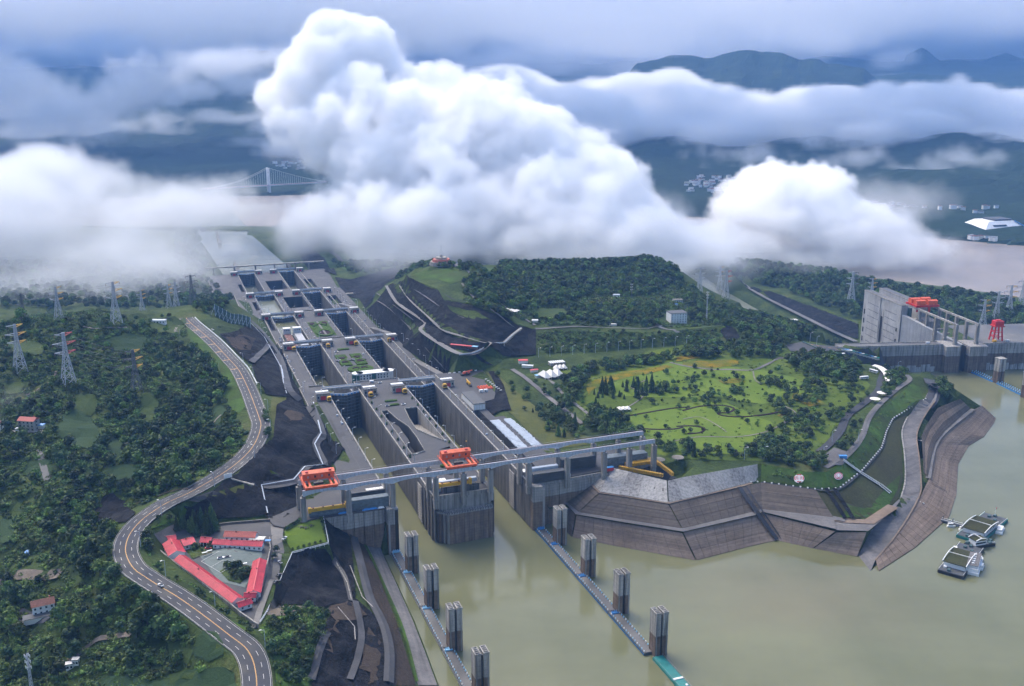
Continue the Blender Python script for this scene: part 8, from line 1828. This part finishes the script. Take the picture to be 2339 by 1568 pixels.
# ------------------------------------------------------------------ clouds: voxel volumes filled by a density field
class G:
    """tiny expression builder over a geometry node tree"""
    def __init__(s, t): s.t = t
    def n(s, typ, **kw):
        nd = s.t.nodes.new(typ)
        for k, v in kw.items(): setattr(nd, k, v)
        return nd
    def put(s, sock, v):
        if hasattr(v, 'is_output'): s.t.links.new(v, sock)
        else: sock.default_value = v
    def m(s, op, a, b=None, c=None):
        nd = s.n('ShaderNodeMath', operation=op); s.put(nd.inputs[0], a)
        if b is not None: s.put(nd.inputs[1], b)
        if c is not None: s.put(nd.inputs[2], c)
        return nd.outputs[0]
    def v(s, op, a, b=None):
        nd = s.n('ShaderNodeVectorMath', operation=op); s.put(nd.inputs[0], a)
        if b is not None: s.put(nd.inputs[1], b)
        return nd.outputs['Value'] if op in ('LENGTH', 'DOT_PRODUCT') else nd.outputs[0]
def cloud_mat(name, dens, col=(1, 1, 1), aniso=0.0):
    m = bpy.data.materials.new(name); m.use_nodes = True; t = m.node_tree; t.nodes.clear()
    o = t.nodes.new('ShaderNodeOutputMaterial'); pv = t.nodes.new('ShaderNodeVolumePrincipled')
    pv.inputs['Color'].default_value = (*col, 1); pv.inputs['Density'].default_value = dens
    pv.inputs['Density Attribute'].default_value = 'density'
    pv.inputs['Anisotropy'].default_value = aniso
    t.links.new(pv.outputs[0], o.inputs['Volume']); return m
def cloud(name, label, blobs, dens, vox, nscale, amp, sharp, seed, soft_low=None, stretch=(1, 1, 1), col=(1, 1, 1), k=0.35, pad=1.35, off=0.0, extra=None, floor=None, puff=.9):
    bl = []
    for b in blobs:
        x, y, d, rx, rz, ry = b[:6]
        c = Q(x, y, d); sc = d/F; bl.append((c, Vector((rx*sc, ry, rz*sc))))
    mn = Vector([min(c[i]-r[i]*pad for c, r in bl) for i in range(3)])
    mx = Vector([max(c[i]+r[i]*pad for c, r in bl) for i in range(3)])
    if floor is not None: mn.z = max(mn.z, floor)
    res = [max(8, int((mx[i]-mn[i])/(vox*(1.5 if i == 1 else 1)))) for i in range(3)]
    t = bpy.data.node_groups.new(name+'_field', 'GeometryNodeTree')
    t.interface.new_socket('Geometry', in_out='OUTPUT', socket_type='NodeSocketGeometry')
    g = G(t); pos = g.n('GeometryNodeInputPosition').outputs[0]
    # large soft warp so that the blobs lose their roundness
    wn = g.n('ShaderNodeTexNoise', noise_dimensions='3D'); g.put(wn.inputs['Scale'], 1/(nscale*2.6)); g.put(wn.inputs['Detail'], 2.0)
    g.put(wn.inputs['Vector'], g.v('ADD', pos, (seed*731.0, 0, 0)))
    wv = g.v('SUBTRACT', wn.outputs['Color'], (.5, .5, .5))
    wv = g.v('MULTIPLY', wv, (nscale*.9*stretch[0], nscale*.9*stretch[1], nscale*.9*stretch[2]))
    wp = g.v('ADD', pos, wv)
    f = None
    for c, r in bl:
        d = g.v('LENGTH', g.v('MULTIPLY', g.v('SUBTRACT', wp, tuple(c)), (1/r[0], 1/r[1], 1/r[2])))
        f = d if f is None else g.m('SMOOTH_MIN', f, d, k)
    nz = g.n('ShaderNodeTexNoise', noise_dimensions='3D'); g.put(nz.inputs['Scale'], 1/nscale); g.put(nz.inputs['Detail'], 6.0)
    g.put(nz.inputs['Roughness'], .66)
    g.put(nz.inputs['Vector'], g.v('ADD', g.v('MULTIPLY', pos, (1/stretch[0], 1/stretch[1], 1/stretch[2])), (seed*313.0, seed*91.0, 0)))
    vo = g.n('ShaderNodeTexVoronoi', voronoi_dimensions='3D', feature='F1'); g.put(vo.inputs['Scale'], 1.6/nscale); g.put(vo.inputs['Detail'], 1.0); g.put(vo.inputs['Roughness'], .55);
    g.put(vo.inputs['Vector'], g.v('ADD', g.v('MULTIPLY', g.v('ADD', pos, g.v('MULTIPLY', wv, (.5, .5, .5))), (1/stretch[0], 1/stretch[1], 1/stretch[2])), (seed*57.0, 0, 0)))
    vv = g.m('ADD', g.m('SUBTRACT', 1.0+off, f), g.m('MULTIPLY', g.m('SUBTRACT', nz.outputs[0], .5), amp))
    vv = g.m('ADD', vv, g.m('MULTIPLY', g.m('SUBTRACT', .45, vo.outputs['Distance']), puff))
    sh = sharp
    if soft_low:       # (z0, z1, factor): edges get softer towards z0
        sx = g.n('ShaderNodeSeparateXYZ'); g.put(sx.inputs[0], pos)
        mr = g.n('ShaderNodeMapRange'); g.put(mr.inputs[0], sx.outputs[2])
        g.put(mr.inputs[1], soft_low[0]); g.put(mr.inputs[2], soft_low[1]); g.put(mr.inputs[3], sharp*soft_low[2]); g.put(mr.inputs[4], sharp)
        sh = mr.outputs[0]
    vv = g.m('MULTIPLY', vv, sh)
    vv = g.m('MINIMUM', g.m('MAXIMUM', vv, 0.0), 1.0)
    if soft_low and len(soft_low) > 3:
        mr2 = g.n('ShaderNodeMapRange'); g.put(mr2.inputs[0], sx.outputs[2])
        g.put(mr2.inputs[1], soft_low[0]); g.put(mr2.inputs[2], soft_low[1]); g.put(mr2.inputs[3], soft_low[3]); g.put(mr2.inputs[4], 1.0)
        vv = g.m('MULTIPLY', vv, mr2.outputs[0])
    vc = g.n('GeometryNodeVolumeCube'); g.put(vc.inputs['Density'], vv)
    g.put(vc.inputs['Min'], tuple(mn)); g.put(vc.inputs['Max'], tuple(mx))
    for i, s in enumerate('XYZ'): g.put(vc.inputs['Resolution '+s], res[i])
    sm = g.n('GeometryNodeSetMaterial'); g.put(sm.inputs['Material'], cloud_mat(name, dens, col))
    t.links.new(vc.outputs[0], sm.inputs[0])
    o = g.n('NodeGroupOutput'); t.links.new(sm.outputs[0], o.inputs[0])
    me = bpy.data.meshes.new(name); ob = bpy.data.objects.new(name, me); COL.objects.link(ob)
    md = ob.modifiers.new('field', 'NODES'); md.node_group = t
    ob['kind'] = 'stuff'; ob['label'] = label
    print('cloud', name, res, res[0]*res[1]*res[2]/1e6)
    return ob
cloud('cumulus_cloud', 'tall white cumulus cloud rising over the far end of the locks', [
    (790, 125, 2900, 90, 75, 240), (845, 95, 2900, 60, 48, 170), (720, 175, 2850, 90, 80, 240), (650, 215, 2850, 60, 50, 160), (820, 240, 2800, 180, 120, 300),
    (960, 250, 2800, 120, 85, 280), (935, 390, 2700, 185, 145, 340), (1080, 320, 2700, 140, 120, 300), (1190, 330, 2650, 110, 95, 280), (1240, 430, 2550, 210, 130, 330),
    (1370, 420, 2500, 110, 85, 260), (1440, 500, 2450, 130, 75, 260), (800, 520, 2550, 120, 70, 280), (1000, 510, 2350, 300, 100, 280), (1320, 535, 2250, 280, 75, 230),
    (1560, 560, 2250, 170, 45, 220), (715, 545, 2450, 60, 34, 200), (1000, 400, 2600, 220, 150, 330)],
    0.045, 5.2, 180, 2.1, 7.0, 3, soft_low=(-70, 190, .22, .12), k=.35, puff=.3, off=.1)
cloud('cloud_puff', 'rounded white cumulus head over the river beside the hill', [
    (1790, 415, 2500, 85, 62, 170), (1870, 430, 2500, 90, 65, 170), (1760, 500, 2450, 120, 80, 200), (1900, 510, 2400, 160, 70, 220), (2040, 555, 2350, 120, 40, 200), (1640, 565, 2300, 180, 45, 200), (1500, 570, 2250, 180, 42, 200), (1920, 585, 2250, 180, 30, 160)],
    0.045, 5.2, 125, 2.2, 7.0, 11, soft_low=(-70, 140, .22, .15), k=.35, puff=.3, off=.1)
cloud('fog_bank', 'broad fog bank lying over the valley left of the locks', [
    (60, 460, 2500, 260, 95, 380), (330, 465, 2450, 220, 85, 350), (455, 470, 2600, 110, 55, 300), (60, 570, 2200, 280, 110, 350), (300, 580, 2150, 190, 90, 300), (90, 660, 1850, 260, 60, 250), (260, 680, 1750, 160, 40, 160), (-150, 550, 2200, 200, 140, 350), (150, 710, 1600, 260, 30, 120), (420, 640, 1900, 150, 60, 250), (420, 690, 1700, 130, 30, 120)],
    0.015, 8.0, 240, 2.4, 2.2, 21, soft_low=(-80, 130, .45, .17), k=.3, puff=.4, off=.1)
cloud('valley_mist', 'thin mist drifting over the valley and the lowest locks', [
    (60, 620, 1950, 200, 70, 250), (230, 640, 1850, 170, 60, 220), (400, 620, 1950, 130, 55, 250), (520, 590, 2200, 90, 40, 250), (20, 960, 900, 90, 40, 60), (480, 680, 1750, 70, 30, 120), (900, 600, 1900, 160, 25, 160), (1250, 600, 1850, 200, 28, 140), (1460, 640, 1650, 60, 40, 80)],
    0.0035, 9.0, 150, 3.0, 1.6, 25, k=.3, puff=.6, off=.05)
cloud('stratus_cloud', 'long flat white cloud band before the wooded mountain', [
    (1090, 215, 5400, 140, 45, 300), (1250, 255, 5300, 280, 65, 500), (1550, 262, 5300, 300, 62, 500), (1560, 300, 5000, 350, 60, 400), (1900, 278, 5200, 380, 76, 500), (1950, 320, 5000, 320, 60, 400), (2250, 290, 5200, 380, 84, 500), (2500, 300, 5200, 300, 100, 500), (1530, 190, 5500, 60, 26, 160), (2200, 350, 4800, 280, 44, 300), (1440, 200, 5500, 100, 26, 200)],
    0.024, 15.0, 340, 2.2, 3.6, 31, stretch=(2.0, 1, 1), k=.3, puff=.45, off=.1)
cloud('far_cloud', 'grey lavender clouds hanging on the blue mountain flank', [
    (30, 200, 5000, 150, 80, 400), (150, 250, 4900, 220, 70, 350), (320, 200, 5000, 95, 85, 350), (100, 320, 5600, 280, 44, 400), (-150, 260, 6000, 180, 120, 400), (280, 290, 5600, 160, 44, 300), (500, 150, 6400, 200, 42, 350), (580, 190, 5000, 110, 30, 260), (420, 210, 5000, 90, 30, 260), (700, 330, 4700, 110, 60, 260), (180, 370, 5200, 300, 26, 300)],
    0.006, 20.0, 300, 2.6, 2.2, 41, k=.3, puff=.6, off=.12)
cloud('cloud_wisp', 'thin white wisp lying level before the mountain flank', [(560, 268, 5200, 200, 9, 200), (470, 255, 5200, 70, 14, 150), (650, 300, 5000, 110, 24, 200), (600, 330, 4800, 100, 18, 200)], 0.006, 16.0, 230, 1.4, 2.0, 43, k=.3, stretch=(1.8, 1, 1), off=.1)
cloud('summit_cloud', 'pale cloud rising behind the flat topped mountain', [
    (1850, 85, 8600, 180, 50, 500), (1650, 100, 8600, 240, 50, 500), (1450, 125, 8600, 220, 50, 500), (1250, 125, 8700, 280, 60, 500), (1000, 80, 9600, 360, 60, 400), (300, 100, 9400, 400, 40, 400), (2020, 140, 8600, 80, 30, 300), (1990, 190, 7800, 80, 20, 400), (1350, 185, 7600, 120, 26, 300), (1100, 190, 7600, 200, 16, 300)],
    0.0022, 42.0, 700, 1.7, 2.0, 51, k=.35, puff=.6, off=.15)
cloud('torn_cloud', 'torn grey cloud scraps over the far shore', [
    (2080, 390, 3900, 120, 55, 250), (2200, 370, 4000, 130, 50, 250), (2290, 410, 3900, 120, 50, 250), (2150, 430, 3700, 140, 30, 200), (2420, 390, 3900, 140, 70, 250), (1960, 360, 4100, 120, 40, 250), (1700, 355, 4200, 140, 34, 250)],
    0.005, 14.0, 190, 2.6, 2.0, 61, k=.3, puff=1.1, off=.0)
cloud('overcast_cloud', 'even overcast cloud deck closing the horizon', [
    (-600, 40, 10600, 900, 110, 700), (400, 50, 10600, 900, 120, 700), (1300, 40, 10600, 900, 115, 700), (2300, 40, 10600, 900, 120, 700), (3200, 50, 10600, 700, 120, 700), (600, -130, 10800, 1500, 160, 700), (1900, -130, 10800, 1500, 160, 700)],
    0.008, 75.0, 1100, 1.6, 1.4, 71, stretch=(2, 1, 1), k=.4, puff=.35, off=.7)
cloud('high_cloud', 'pale lavender overcast layer along the top of the view', [
    (x, -5, 5200, 420, 82, 420) for x in (-500, 0, 500, 1000, 1500, 2000, 2500, 2900)]+[(x, -120, 5300, 600, 90, 420) for x in (-300, 400, 1200, 2000, 2700)],
    0.0045, 34.0, 520, 2.0, 1.3, 91, stretch=(2.2, 1, 1), k=.4, puff=.4, off=.35)
cloud('cloud_veil', 'thin torn veils drifting off the big clouds and over the hills', [
    (640, 240, 2750, 90, 60, 200), (700, 330, 2700, 90, 60, 200), (1100, 250, 2700, 110, 60, 250), (1330, 350, 2550, 120, 60, 220), (1520, 480, 2350, 110, 60, 200), (1000, 590, 2000, 300, 32, 180), (1350, 600, 1900, 260, 34, 160), (1700, 600, 2050, 260, 34, 160), (2080, 570, 2200, 170, 45, 180), (2020, 470, 2500, 100, 60, 180), (900, 110, 2900, 60, 50, 150), (640, 500, 2400, 120, 60, 200), (620, 475, 2750, 130, 24, 200)],
    0.0035, 8.0, 170, 3.4, 1.5, 97, k=.3, puff=.5, off=.0)
# ------------------------------------------------------------------ air
me = bpy.data.meshes.new('haze'); bm = bmesh.new(); bmesh.ops.create_cube(bm, size=1); bm.to_mesh(me)
hz = bpy.data.objects.new('haze', me); COL.objects.link(hz); hz.scale = (52000, 42400, 2400); hz.location = (0, 20500, 1080)
m = bpy.data.materials.new('haze'); m.use_nodes = True; t = m.node_tree; t.nodes.clear(); o = t.nodes.new('ShaderNodeOutputMaterial'); pv = t.nodes.new('ShaderNodeVolumePrincipled')
pv.inputs['Color'].default_value = (.24, .50, 1, 1); pv.inputs['Density'].default_value = .000065; pv.inputs['Anisotropy'].default_value = 0.0
t.links.new(pv.outputs[0], o.inputs['Volume']); me.materials.append(m); tag(hz, 'pale blue haze in the air over the whole valley', kind='stuff')
